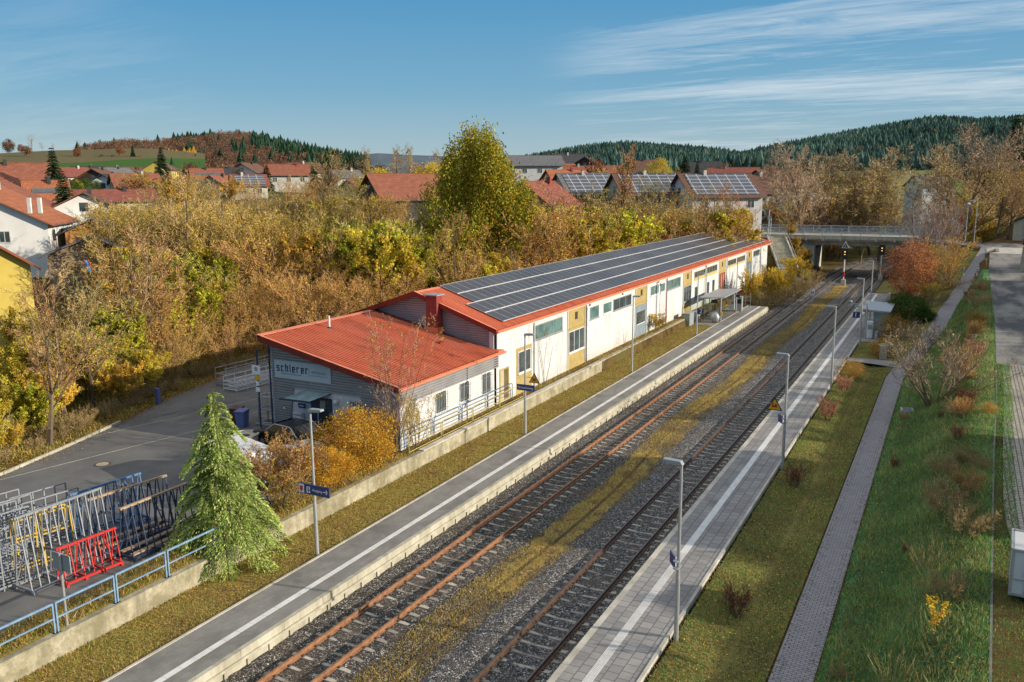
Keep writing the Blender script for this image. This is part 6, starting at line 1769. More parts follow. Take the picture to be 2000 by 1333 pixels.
def build_protos():
    def R(kind, nm, meshes):
        PROTO[kind] = (meshes[0], meshes[1], nm)
        zs = []
        for me in meshes:
            if me:
                a = np.empty(len(me.vertices)*3, np.float32); me.vertices.foreach_get('co', a); zs.append(a[2::3])
        PH[kind] = float(np.quantile(np.concatenate(zs), .997))
    th = dict(stems=9, levels=4, counts=(8, 6, 4), ratio=(.42, .45, .5), ang=(.55, .6, .7), r0=.035, upw=.10, wob=.10, spread=.42, start=(.2, .15, .1), segn=(5, 3, 2, 1), minr=.011, rr=.5)
    for i in range(3):
        R('thicket%d' % i, 'bare_shrub', plant_meshes('thicket', 10+i, H=6.2, leaves=4600, leaf=.055, lcols=[BRN+GOLD, GOLD+GOLD+BRN, BRN+RUST+GOLD][i], tcols=[TW+TWR[:1], TWG+TW, TWR+TW[:2]][i], thick_lev=0, **th))
    for i in range(3):
        R('gold%d' % i, 'golden_shrub', plant_meshes('gold', 20+i, H=5.6, leaves=15000, leaf=.088, lcols=[GOLD+YEL, GOLD+YEL, GOLD+GOLD+RUST[:2]][i], tcols=TW, thick_lev=0, leaf_lev=1, gap=.25, **th))
    for i in range(3):
        R('yellow%d' % i, 'yellow_shrub', plant_meshes('yellow', 30+i, H=5.6, leaves=17000, leaf=.09, lcols=[YEL+YG, YG+YEL, YEL+GOLD][i], tcols=TWG, thick_lev=0, leaf_lev=1, gap=.2, **th))
    bt = dict(stems=1, levels=5, counts=(12, 7, 5, 4), ratio=(.50, .48, .46, .5), ang=(.85, .7, .7, .7), r0=.20, upw=.10, wob=.10, start=(.22, .2, .15, .1), segn=(7, 5, 3, 2, 1), minr=.013, rr=.5)
    for i in range(3):
        R('bare%d' % i, 'bare_tree', plant_meshes('bare', 40+i, H=9.5, leaves=[0, 900, 500][i], leaf=.07, lcols=BRN, tcols=[TW, TWG, TWR][i], thick_lev=1, **bt))
    bo = dict(bt); bo.update(counts=(16, 10, 7, 5), ang=(.95, .75, .75, .8), start=(.10, .15, .1, .1), ratio=(.66, .52, .48, .5), upw=.14, segn=(6, 5, 3, 2, 1), minr=.016)
    R('oak', 'bare_tree', plant_meshes('oak', 50, H=8.5, leaves=3000, leaf=.08, lcols=BRN+GOLD, tcols=[(.44, .33, .18), (.34, .24, .13), (.52, .40, .24)], thick_lev=1, **bo))
    R('oak1', 'bare_tree', plant_meshes('oak', 51, H=8.5, leaves=1500, leaf=.07, lcols=BRN, tcols=[(.46, .34, .23), (.36, .25, .17), (.54, .42, .30)], thick_lev=1, **bo))
    pp = dict(bt); pp.update(counts=(26, 6, 5, 3), ang=(.42, .4, .5, .6), ratio=(.30, .5, .5, .5), start=(.12, .1, .1, .1), upw=.2)
    R('poplar', 'columnar_tree', plant_meshes('poplar', 52, H=12, leaves=2500, leaf=.08, lcols=BRN+RUST, tcols=TWR, thick_lev=1, **pp))
    bi = dict(bt); bi.update(counts=(18, 6, 5, 3), ang=(.7, .6, .6, .6), ratio=(.30, .5, .5, .5), start=(.25, .1, .1, .1), upw=.05, droop=.08)
    R('birch', 'birch_tree', plant_meshes('birch', 53, H=12, leaves=2200, leaf=.08, lcols=BRN+GOLD, tcols=TWP, thick_lev=0, **bi))
    R('maple', 'maple_tree', crown_meshes('maple', 60, 16, 5.0, 1.2, 1250, 60, .13, [(.26, .31, .04), (.34, .37, .05), (.18, .24, .035), (.46, .44, .06)]+[(.58, .44, .05), (.66, .40, .05), (.62, .50, .06), (.20, .26, .04), (.55, .36, .05)], [(.12, .10, .07)], csz=.68, squash=2.3, shell=.72, jag=.22, trunk_r=.35, prof=lambda t: (min(1, (t+.10)/.34)**.8)*(1-max(0, (t-.42)/.58)**2.3*.68)*(1 if t < .94 else .75)))
    R('beech', 'beech_tree', crown_meshes('beech', 61, 7, 3.0, 1.0, 330, 40, .085, [(.52, .22, .10), (.44, .17, .08), (.60, .30, .14), (.38, .16, .08)], [(.2, .15, .12)], csz=.6, trunk_r=.12))
    R('orange_bush', 'orange_shrub', crown_meshes('orange_bush', 62, 3.4, 2.3, .2, 420, 38, .055, ORG+ORG+GOLD, TW, csz=.42, trunk_r=.05, shell=.5, jag=.25))
    R('hedge_green', 'evergreen_shrub', crown_meshes('hedge_green', 63, 2.6, 1.9, .1, 350, 40, .05, GRN, TW, csz=.35, trunk_r=.05, jag=.1))
    R('small_orange', 'round_shrub', crown_meshes('small_orange', 64, 1.7, 1.0, .1, 170, 34, .035, [(.50, .24, .08), (.55, .36, .10), (.38, .20, .08), (.40, .34, .05)], TWR, csz=.36, trunk_r=.03, jag=.32))
    R('small_pink', 'round_shrub', plant_meshes('small_pink', 65, H=1.6, leaves=4200, leaf=.028, lcols=[(.50, .24, .17), (.60, .33, .20), (.40, .19, .14)], tcols=[(.36, .18, .13), (.46, .25, .18), (.26, .12, .09)], thick_lev=0, leaf_lev=1, **dict(th, stems=16, counts=(6, 5, 3), spread=.42, minr=.006, r0=.012)))
    R('golden_small', 'golden_shrub', plant_meshes('golden_small', 66, H=3.0, leaves=7000, leaf=.05, lcols=YEL+ORG, tcols=TW, thick_lev=0, leaf_lev=1, **th))
    red = dict(th); red.update(stems=16, spread=.42, counts=(6, 5, 3), r0=.014, minr=.006)
    R('red_small', 'bare_red_shrub', plant_meshes('red_small', 67, H=1.25, leaves=500, leaf=.02, lcols=RUST, tcols=[(.20, .07, .06), (.26, .11, .08), (.14, .05, .05)], thick_lev=0, **red))
    bs = dict(th); bs.update(stems=13, spread=.78, levels=4, counts=(8, 6, 4), r0=.045, minr=.0085)
    R('big_bare', 'bare_shrub', plant_meshes('big_bare', 68, H=4.2, leaves=500, leaf=.04, lcols=RUST, tcols=[(.30, .25, .17), (.20, .15, .12), (.36, .29, .2)], thick_lev=0, **bs))
    bb = dict(bs); bb.update(stems=14, spread=.5, counts=(9, 6, 4), r0=.03, minr=.008)
    R('brown_shrub', 'brown_shrub', plant_meshes('brown_shrub', 69, H=3.0, leaves=5000, leaf=.04, lcols=RUST+BRN+GOLD, tcols=[(.40, .23, .13), (.33, .17, .10), (.46, .30, .18)], thick_lev=0, leaf_lev=1, **bb))
    R('pink_bare', 'bare_shrub', plant_meshes('pink_bare', 70, H=6.5, leaves=600, leaf=.05, lcols=RUST, tcols=TWP, thick_lev=0, **dict(th, stems=10, spread=.38, minr=.010)))
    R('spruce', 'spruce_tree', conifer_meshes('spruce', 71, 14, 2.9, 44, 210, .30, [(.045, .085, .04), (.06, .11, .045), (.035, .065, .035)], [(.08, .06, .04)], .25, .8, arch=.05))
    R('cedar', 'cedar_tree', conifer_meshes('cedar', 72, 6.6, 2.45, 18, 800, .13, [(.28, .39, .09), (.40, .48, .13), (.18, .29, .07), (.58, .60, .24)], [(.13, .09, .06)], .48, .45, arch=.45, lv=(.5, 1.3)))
    tall = dict(th); tall.update(stems=7, spread=.16, levels=4, counts=(9, 5, 3), r0=.03, minr=.006, ratio=(.28, .45, .5), ang=(.5, .6, .6))
    R('thin_birch', 'birch_tree', plant_meshes('thin_birch', 73, H=7.8, leaves=900, leaf=.045, lcols=ORG+GOLD, tcols=[(.36, .22, .18), (.28, .16, .14), (.5, .42, .36)], thick_lev=0, lr=(.55, 1), **tall))
    R('sparse_yellow', 'leafy_shrub', plant_meshes('sparse_yellow', 74, H=3.2, leaves=1400, leaf=.045, lcols=GOLD+YEL, tcols=TW, thick_lev=0, **dict(th, stems=8, minr=.006)))
    sap = dict(stems=4, levels=3, counts=(5, 3), ratio=(.4, .4), ang=(.5, .5), r0=.018, upw=.1, wob=.06, spread=.22, start=(.3, .2), segn=(5, 3, 2), minr=.006)
    R('sapling', 'bare_sapling', plant_meshes('sapling', 75, H=3.4, tcols=TW, thick_lev=0, **sap))
    R('orange_sapling', 'orange_sapling', plant_meshes('orange_sapling', 76, H=1.9, leaves=420, leaf=.045, lcols=ORG+YEL, tcols=TW, thick_lev=0, leaf_lev=1, **dict(sap, stems=2, counts=(8, 4), spread=.08)))
    R('dry_grass', 'dry_grass_clump', plant_meshes('dry_grass', 77, H=1.6, tcols=[(.45, .36, .18), (.36, .27, .13), (.30, .28, .1)], thick_lev=-1, **dict(stems=45, levels=2, counts=(2,), ratio=(.2,), ang=(.3,), r0=.010, upw=-.02, wob=.05, spread=.55, start=(.6,), segn=(5, 2), minr=.004)))
    R('bramble', 'bramble', plant_meshes('bramble', 78, H=1.5, leaves=1600, leaf=.03, lcols=[(.30, .24, .10), (.42, .28, .12), (.20, .20, .08)], tcols=TWP[:1]+TW, thick_lev=0, leaf_lev=1, **dict(th, stems=14, spread=.7, minr=.005, r0=.012)))
    R('larch', 'larch_tree', conifer_meshes('larch', 79, 13, 2.6, 22, 50, .5, [(.55, .33, .05), (.46, .26, .04)], [(.2, .14, .1)], .2, 1.0, arch=.05))
    # small versions for the far background, with fewer faces
    R('far_round', 'round_tree', crown_meshes('far_round', 80, 9, 3.6, 1.2, 90, 22, .32, [(.20, .12, .07), (.26, .15, .08), (.16, .11, .07)], TW, csz=1.3, trunk_r=.2))
    R('far_rust', 'round_tree', crown_meshes('far_rust', 81, 9, 3.8, 1.2, 90, 22, .32, [(.30, .12, .07), (.36, .17, .07), (.22, .09, .06)], TW, csz=1.3, trunk_r=.2))
    R('leafy_gold', 'golden_tree', crown_meshes('leafy_gold', 82, 8, 3.2, 1.0, 230, 34, .12, GOLD+YEL, TW, csz=.8, trunk_r=.15, jag=.25))

def build_veg():
    rnd = random.Random(11)
    def at(kind, px, py, z=None, label='', cat='shrub', **kw):
        q = ghit(px, py) if z is None else at_z(px, py, z)
        return plant(kind, (q[0], q[1], gz(q[0], q[1])), label, cat, **kw)
    def tree_px(kind, px, d, top, Hn, label, cat='tree', wf=1.0, **kw):
        """tree whose top reaches picture row `top` at distance d; Hn: native height of the mesh"""
        q = at_depth(px, top, d); g = gz(q[0], q[1]); s = max(.15, (q[2]-g)/PH[kind])
        return plant(kind, (q[0], q[1], g), label, cat, scale=(s*wf, s*wf, s), **kw)
    # ---- foreground individuals
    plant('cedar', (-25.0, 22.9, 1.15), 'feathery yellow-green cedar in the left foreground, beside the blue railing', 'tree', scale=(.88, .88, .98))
    plant('orange_bush', (-25.5, 32.4, 1.2), 'big orange and yellow leafed bush behind the first lamp post', 'shrub', scale=(.80, .80, .88))
    plant('orange_bush', (-25.3, 29.9, 1.2), 'smaller yellow-orange bush spilling over the wall, left of the big orange one', 'shrub', scale=(.5, .5, .5))
    plant('brown_shrub', (-26.2, 27.2, 1.1), 'brown twiggy shrub between the cedar and the orange bush', 'shrub', scale=(1.15, 1.15, .95))
    plant('brown_shrub', (-26.6, 29.3, 1.1), 'tall rust-tinted twiggy shrub in front of the dark car', 'shrub', scale=(.9, .9, .85))
    plant('sparse_yellow', (-24.9, 26.6, 1.1), 'low yellowish shrub hanging over the wall right of the cedar', 'shrub', scale=(.8, .8, .55))
    plant('thin_birch', (-24.85, 34.4, 1.2), 'slender young birch with a few golden leaves at its top, before the red roof corner', 'tree')
    plant('sparse_yellow', (-24.95, 36.6, 1.25), 'thin shrub with scattered ochre leaves against the white workshop wall', 'shrub', scale=(.85, .85, .95))
    plant('sapling', (-24.95, 52.8, 1.25), 'bare sapling in front of the white shed wall', 'shrub', scale=1.2)
    plant('sapling', (-24.95, 69.0, 1.25), 'thin bare stems against the shed wall below the upper windows', 'shrub', scale=.5)
    plant('sapling', (-24.95, 80.3, 1.25), 'bare twiggy sapling beside the dark downpipe', 'shrub', scale=.7)
    plant('golden_small', (-24.6, 77.2, 1.2), 'small golden-yellow bush on the wall top in the middle of the shed', 'shrub', scale=(.62, .62, .60))
    for px, py, sx, sz, lb in [(1466, 592, 1.0, 1.45, 'golden bush at the end of the left platform'), (1508, 588, 1.25, 1.5, 'tall golden-green bush beyond the platform end'), (1530, 566, 1.1, 1.0, 'low yellow bush in the middle of the row below the stairs'),
                               (1556, 552, 1.3, 1.35, 'golden bush nearest the bridge pier'), (1540, 545, 1.2, 1.2, 'yellow-green bush at the foot of the stairs')]:
        q = at_z(px, py, .3); plant('golden_small', (q[0], q[1], .15), lb, 'shrub', scale=(sx, sx, sz))
    for px, py in [(1520, 596), (1545, 588), (1572, 566), (1592, 552), (1490, 600), (1560, 575)]:
        q = at_z(px, py, .0); plant('bramble', (q[0], q[1], -.1), 'brownish bramble on the slope between the platform end and the pier', 'shrub', group='brambles below the stairs', scale=1.5)
    for i, (x, y) in enumerate([(-29, 135.5), (-28.5, 141), (-30, 138), (-22.2, 143.5), (-23.4, 145.5), (-21.8, 140.5), (-24.2, 147), (-21.2, 145)]):
        plant('gold2' if i > 2 else 'thicket2', (x, y, gz(x, y)), 'reddish twiggy bush on the slope between the stairs and the bridge pier', 'shrub', group='bushes on the stair slope', scale=.38 if i > 2 else .5)
    # right platform shrubs
    at('red_small', 1437, 1195, .45, 'small dark red bare shrub beside the nearest right lamp post')
    at('red_small', 1552, 948, .42, 'small dark red bare shrub beside the second right lamp post', scale=(1, 1, 1.0))
    at('small_pink', 1617, 820, .45, 'pinkish twiggy shrub, nearest of the row by the right platform', scale=(.8, .8, 1.0))
    at('small_pink', 1648, 766, .45, 'pinkish rounded shrub in the middle of the row by the right platform', scale=(.75, .75, .85))
    at('small_orange', 1662, 735, .45, 'reddish-orange round shrub, farthest of the row by the side path', scale=(.85, .85, .75))
    at('small_orange', 1724, 697, .45, 'yellow-topped orange round shrub by the side path', scale=(1.1, 1.1, 1.0))
    at('small_orange', 1741, 668, .45, 'larger orange round shrub behind the yellow-topped one', scale=(1.3, 1.3, 1.25))
    at('hedge_green', 1768, 645, .5, 'dark green rounded evergreen beside the right shelter', scale=1.15)
    at('golden_small', 1812, 612, .6, 'small bright yellow bush right of the dark evergreen', scale=.75)
    at('hedge_green', 1668, 686, .4, 'low dark green spreading shrub at the foot of the fourth right lamp post', scale=(.7, .8, .28))
    tree_px('beech', 1783, 100, 472, 7, 'coppery orange beech beside the right platform', wf=.95)
    tree_px('pink_bare', 1830, 112, 378, 6.5, 'tall pinkish bare shrub behind the coppery beech', 'shrub', wf=.95)
    tree_px('pink_bare', 1868, 118, 392, 6.5, 'tall pinkish bare shrub at the bridge end, right of the other', 'shrub', wf=.8)
    tree_px('pink_bare', 1815, 128, 402, 6.5, 'pinkish bare shrub behind, at the parapet of the bridge', 'shrub', wf=.8)
    tree_px('thicket2', 1850, 100, 455, 6.2, 'reddish-brown bush right of the coppery beech', 'shrub')
    tree_px('thicket0', 1858, 104, 476, 6.2, 'dark brown bush beside the footpath below the bridge road', 'shrub', wf=1.1)
    tree_px('bramble', 1908, 128, 478, 1.5, 'grey twiggy bush with pale seed heads at the road corner', 'shrub')
    at('bramble', 1822, 600, None, 'low brown bush on the bank left of the footpath', scale=1.5)
    at('bramble', 1852, 565, None, 'low brown bush beside the rising footpath', scale=1.6)
    at('hedge_green', 1806, 628, None, 'low green bush by the footpath behind the shelter', scale=(.6, .6, .45))
    # embankment plants
    at('big_bare', 1822, 792, None, 'large bare many-stemmed shrub on the embankment right of the footpath', scale=(1.35, 1.35, 1.15))
    at('big_bare', 1800, 690, None, 'bare arching shrub beside the footpath, behind the large one', scale=(.9, .9, .7))
    at('brown_shrub', 1872, 745, None, 'pinkish-brown leafy shrub on the right of the large bare one', scale=(.75, .75, .8))
    at('small_pink', 1905, 700, None, 'reddish shrub near the top of the sunlit embankment', scale=(.9, .9, .9))
    at('small_orange', 1905, 640, None, 'rust-coloured bush on the embankment below the asphalt road', scale=(.8, .8, .8))
    at('bramble', 1912, 566, None, 'brown bush between the footpath and the asphalt road', scale=(.9, .9, 1.0))
    at('bramble', 1905, 600, None, 'dark brown bush left of the asphalt road', scale=(1.2, 1.2, 1.2))
    at('red_small', 1885, 800, None, 'small bare shrub below the large bare shrub', scale=1.1)
    at('red_small', 1870, 860, None, 'small thin shrub on the green embankment', scale=.7)
    at('bramble', 1840, 930, None, 'grey-brown tangle of stems in the middle of the embankment', scale=.75)
    at('bramble', 1848, 1005, None, 'dark bramble with pale seed heads on the embankment', scale=1.0)
    at('bramble', 1885, 1045, None, 'pale pinkish bramble catching the sun on the embankment', scale=.9)
    at('dry_grass', 1805, 1115, None, 'tall dry grass clump on the embankment', scale=.8, name='dry_grass_clump')
    at('dry_grass', 1738, 1345, None, 'dry grass clump at the bottom edge of the photo', scale=.8, name='dry_grass_clump')
    at('orange_sapling', 1825, 1262, None, 'small sapling with glowing orange leaves on the embankment', scale=.85)
    at('bramble', 1845, 1170, None, 'grey weathered bramble above the orange sapling', scale=.7)
    for i in range(26):
        y = 8+i*1.02+rnd.random()*.4
        plant('bramble', (-24.62-rnd.random()*.9, y, 1.2), 'low brown and yellow weeds behind the blue railing', 'shrub', group='weeds behind the blue railing', scale=(.42, .42, rnd.uniform(.18, .34)))
    for i in range(22):
        y = 12+i*3.1+rnd.random()*1.5; x = path_c(y)+1.0+rnd.random()*(road_x(y)-path_c(y)-1.3)
        plant(rnd.choice(['bramble', 'dry_grass', 'red_small']), (x, y, gz(x, y)), 'small weedy clump scattered on the green embankment', 'shrub', group='small weeds on the embankment', scale=rnd.uniform(.28, .5))
    for i in range(30):
        y = 34+rnd.random()*72; x = max(path_c(y)+1.3, road_x(y)-.3-rnd.random()*2.2)
        k = rnd.choice(['bramble', 'brown_shrub', 'small_orange', 'small_pink', 'bramble', 'dry_grass'])
        plant(k, (x, y, gz(x, y)), 'rough dry bush or weed clump near the top of the embankment', 'shrub', group='dry bushes along the top of the embankment', scale=rnd.uniform(.35, .62) if k != 'brown_shrub' else rnd.uniform(.3, .42))
    # ---- big trees
    tree_px('maple', 930, 92, 256, 16, 'tall golden-green maple behind the long shed', wf=.84)
    tree_px('poplar', 1213, 132, 284, 12, 'tall reddish-brown columnar tree in front of the solar-roofed houses', wf=1.1)
    tree_px('spruce', 100, 122, 290, 14, 'dense dark green conifer beside the broad red roof', wf=.95)
    tree_px('spruce', 120, 112, 335, 14, 'lower dark green conifer in front of the dense one', wf=1.2)
    tree_px('spruce', 313, 300, 288, 14, 'dark conifer above the yellow gabled house', wf=1.2)
    tree_px('spruce', 612, 210, 318, 14, 'dark conifer right of the long brick-red roof', wf=1.2)
    tree_px('spruce', 520, 215, 322, 14, 'small dark conifer among the middle houses', wf=1.2)
    tree_px('spruce', 1338, 225, 306, 14, 'blue-green conifer in front of the forest hill', wf=1.5)
    tree_px('spruce', 1362, 210, 318, 14, 'narrow green conifer right of the blue-green one')
    tree_px('spruce', 1474, 230, 312, 14, 'dark pointed conifer right of the dark red roof', wf=1.2)
    tree_px('spruce', 1990, 190, 226, 14, 'tall dark green spruce at the right edge', wf=1.1)
    for px, d, top, k, lb in [(718, 160, 284, 'birch', 'slender bare birch left of the barn, nearest the gap in the hills'), (770, 165, 283, 'birch', 'tall bare birch just behind the barn gable'), (802, 165, 279, 'birch', 'bare tree with a broad dark crown above the barn roof'), (850, 170, 290, 'birch', 'bare tree touching the left side of the golden maple'), (640, 120, 292, 'bare0', 'thin pale bare tree in front of the dark pine slope'), (668, 122, 290, 'bare1', 'second thin pale bare tree in front of the dark pine slope'),
                              (842, 150, 318, 'leafy_gold', 'ochre-leafed tree left of the golden maple'), (740, 140, 330, 'leafy_gold', 'orange-brown tree left of the barn gable')]:
        H0 = {'birch': 12, 'bare0': 11, 'bare1': 11, 'leafy_gold': 8}[k]
        tree_px(k, px, d, top, H0, lb)
    for px, d, top, k, wf, lb in [(1570, 150, 276, 'oak1', 1.0, 'large bare oak just right of the white houses'), (1612, 165, 300, 'oak', 1.0, 'bare tree behind the bridge, right of the large oak'), (1655, 170, 290, 'oak', 1.25, 'broad golden-brown bare tree above the middle of the bridge'), (1712, 178, 325, 'bare2', 1.2, 'reddish bare tree above the bridge railing'), (1690, 160, 368, 'bare1', 1.0, 'smaller dark bare tree directly behind the bridge railing'),
                                  (1728, 165, 330, 'oak1', .95, 'bare round tree left of the valley gap'), (1755, 260, 345, 'bare0', 1.0, 'far bare tree in the valley gap'), (1790, 240, 330, 'bare1', 1.1, 'bare tree standing in the valley gap beside the field'), (1900, 160, 238, 'oak1', 1.15, 'huge bare spreading tree at the upper right'), (1850, 175, 280, 'oak', 1.1, 'bare tree left of the huge spreading one'),
                                  (1960, 150, 300, 'oak', .9, 'bare tree between the huge one and the dark spruce'), (1600, 168, 372, 'bare2', 1.0, 'reddish young bare tree left end of the bridge'), (1640, 175, 350, 'bare0', 1.0, 'bare tree in the row above the bridge'), (1545, 138, 385, 'bare1', .9, 'small bare tree above the stairs'), (1980, 135, 330, 'bare2', 1.0, 'bare tree above the cream garage')]:
        H0 = 10
        tree_px(k, px, d, top, H0, lb, wf=wf)
    tree_px('leafy_gold', 1925, 178, 398, 8, 'bright yellow tree behind the road beside the cream garage', wf=1.3)
    tree_px('leafy_gold', 1888, 170, 380, 8, 'orange-leafed tree left of the bright yellow one', wf=1.1)
    # underwood behind the bridge
    for i in range(44):
        px = rnd.uniform(1500, 1790) if i < 32 else rnd.uniform(1830, 1995); d = rnd.uniform(162, 200)
        top = rnd.uniform(370, 415)
        k = rnd.choice(['thicket0', 'thicket1', 'thicket2', 'gold2', 'pink_bare'])
        q = at_depth(px, top, d)
        if q[1] < 160: continue
        if abs(q[0]-(-14.5+bend(q[1]))) < 5 : continue
        tree_px(k, px, d, top, 6.0, 'brown leafless bush in the belt of trees behind the bridge', 'shrub', group='bushes behind the bridge')
    for px, py, k in [(1620, 470, 'gold2'), (1640, 480, 'thicket2'), (1600, 490, 'gold2'), (1612, 505, 'thicket2')]:
        q = at_depth(px, py, 172); plant(k, (q[0], q[1], gz(q[0], q[1])), 'russet bush seen under the bridge deck', 'shrub', group='bushes seen under the bridge', scale=.8)
    # off-frame trees right of the road (their shadows reach the picture)
    for i, (x, y, s, k) in enumerate([(18, 32, .62, 'bare1'), (15, 21, .75, 'thicket1'), (18, 82, 1.0, 'thicket0'), (16, 59, .55, 'bare0'), (20, 68, .62, 'bare2'), (17, 76, .6, 'bare1'), (17, 119, 1.1, 'bare0'), (15, 126, 1.2, 'thicket1')]):
        plant(k, (x, y, gz(x, y)), 'leafless tree standing right of the road', 'tree', group='trees right of the road', scale=s)
    # ---- the thicket: from the yard kerb back to the village
    placed = []
    def free(x, y, r):
        for a, b in placed:
            if (a-x)**2+(b-y)**2 < r*r: return False
        return True
    kinds_desc = {'thicket0': ('brown leafless shrub in the dense thicket behind the yard and the shed', 'brown leafless shrubs of the thicket'),
                  'thicket1': ('greenish-twigged leafless shrub in the dense thicket behind the yard and the shed', 'greenish leafless shrubs of the thicket'),
                  'thicket2': ('reddish-twigged leafless shrub in the dense thicket behind the yard and the shed', 'reddish leafless shrubs of the thicket'),
                  'gold': ('gold and ochre leafed shrub in the dense thicket behind the yard and the shed', 'golden shrubs of the thicket'),
                  'yellow': ('yellow-green leafed shrub in the dense thicket behind the yard and the shed', 'yellow-green shrubs of the thicket'),
                  'bare': ('bare young tree rising above the thicket behind the yard', 'bare young trees of the thicket')}
    # colour zones read from the photograph: (px, py of the crown middle) -> kind
    zones = [(60, 640, 'gold'), (40, 720, 'yellow'), (110, 700, 'gold'), (200, 680, 'yellow'), (190, 740, 'gold'), (230, 620, 'gold'), (160, 600, 'thicket1'), (300, 600, 'thicket2'), (330, 640, 'thicket2'), (400, 590, 'yellow'), (370, 560, 'yellow'), (440, 560, 'yellow'), (420, 500, 'thicket1'), (330, 480, 'thicket1'),
             (300, 420, 'thicket1'), (400, 410, 'thicket0'), (500, 420, 'thicket0'), (560, 470, 'thicket1'), (620, 480, 'yellow'), (600, 520, 'gold'), (540, 560, 'thicket2'), (620, 590, 'thicket2'), (500, 620, 'thicket2'), (700, 560, 'thicket2'), (680, 430, 'thicket1'), (760, 440, 'yellow'), (790, 480, 'yellow'), (740, 490, 'yellow'), (820, 520, 'yellow'), (850, 460, 'thicket0'), (780, 560, 'thicket2'),
             (860, 540, 'thicket0'), (450, 640, 'thicket2'), (380, 650, 'thicket0'), (1060, 430, 'thicket2'), (1150, 440, 'yellow'), (1100, 420, 'thicket1'), (1130, 400, 'thicket0'), (1230, 440, 'thicket2'), (1300, 430, 'yellow'), (1360, 420, 'thicket1'), (1420, 410, 'thicket0'), (1020, 450, 'gold'), (1000, 480, 'thicket2'), (1180, 410, 'thicket1'), (950, 500, 'gold'), (250, 500, 'thicket1'), (100, 600, 'thicket0'), (20, 580, 'gold')]
    def plantz(x, y, hs, big=False):
        g = gz(x, y); u, v, dd = ppos((x, y, g+3.5*hs))
        if not (-120 < u < 1600): return
        kd = min(zones, key=lambda q: (q[0]-u)**2+((q[1]-v)*1.4)**2+rnd.uniform(0, 3500))[2]
        if big: kd = 'bare'
        kk = kd if kd.startswith('thicket') else kd+str(rnd.randrange(3))
        lb, gr = kinds_desc[kd]
        plant(kk, (x, y, g-.05), lb, 'tree' if kd == 'bare' else 'shrub', group=gr, scale=(hs*rnd.uniform(.9, 1.2), hs*rnd.uniform(.9, 1.2), hs))
        placed.append((x, y))
    n = 0; tries = 0
    while n < 380 and tries < 26000:
        tries += 1
        y = rnd.uniform(16, 150); dist = rnd.uniform(0, 1)**1.1*62
        x = curb_x(y)-1.8-dist if y < 60 else curb_x(y)-.5-dist
        d = hypot(x, y)
        u, v, dd = ppos((x, y, gz(x, y)))
        if u < -60 or u > 1480 or dd > 128: continue
        # keep the gardens and houses at the left free
        if u < 215 and dd > 60: continue
        if u < 60 and dd > 48: continue
        if u < 300 and dd > 112: continue
        if u > 1010 and dd > 118: continue
        if 700 < u < 860 and dd > 112: continue
        r = 2.5 if dist < 12 else 3.1
        if not free(x, y, r): continue
        far = dd > 82
        hs = .50+.1*rnd.random() if dist < 3 else (.75+.3*rnd.random() if dist < 12 else .9+.4*rnd.random())
        # do not let the canopy rise above the line seen in the photo
        g = gz(x, y); lim = 392 if u < 560 else (400 if u < 720 else (418 if u < 860 else (400 if u < 1010 else 392)))
        if 825 < u < 1035: lim = 470
        if u > 1180: lim = 408
        if u < 215: lim = 545 if u > 40 else 600
        topz = CAM[2]-(lim-359+.005*(u-1000))*dd/F_PX
        hmax = (topz-g)/6.3
        if hmax < .3: continue
        if far and hmax > hs: hs = min(hmax*rnd.uniform(.82, 1.0), 1.75)
        if hs > hmax: hs = hmax*rnd.uniform(.85, 1.0)
        plantz(x, y, hs); n += 1
    # bare young trees sticking out
    for px, d, top in [(160, 52, 560), (250, 60, 470), (360, 78, 372), (430, 88, 380), (330, 85, 385), (590, 95, 372), (500, 92, 385), (690, 92, 372), (560, 100, 366), (640, 100, 370), (720, 95, 400), (820, 96, 408), (1090, 108, 375), (1150, 112, 378), (1300, 112, 372), (1340, 116, 385), (1390, 118, 380), (870, 80, 440), (1440, 125, 385), (1255, 118, 360), (300, 64, 470), (100, 50, 560), (65, 45, 590), (470, 100, 372), (280, 98, 375)]:
        q = at_depth(px, top, d); g = gz(q[0], q[1]); s = (q[2]-g)/10
        if s <= .2: continue
        plant('bare%d' % rnd.randrange(3), (q[0], q[1], g), kinds_desc['bare'][0], 'tree', group=kinds_desc['bare'][1], scale=(s*1.0, s*1.0, s))
    # low plants along the shaded bank edge beside the yard
    for i in range(34):
        y = 17+i*1.0; x = curb_x(y)-.9-rnd.random()*1.2
        plant(rnd.choice(['bramble', 'golden_small', 'bramble']) if y < 27 else 'bramble', (x, y, gz(x, y)), 'low weedy bramble along the edge of the yard road', 'shrub', group='brambles along the yard edge', scale=rnd.uniform(.55, .9))
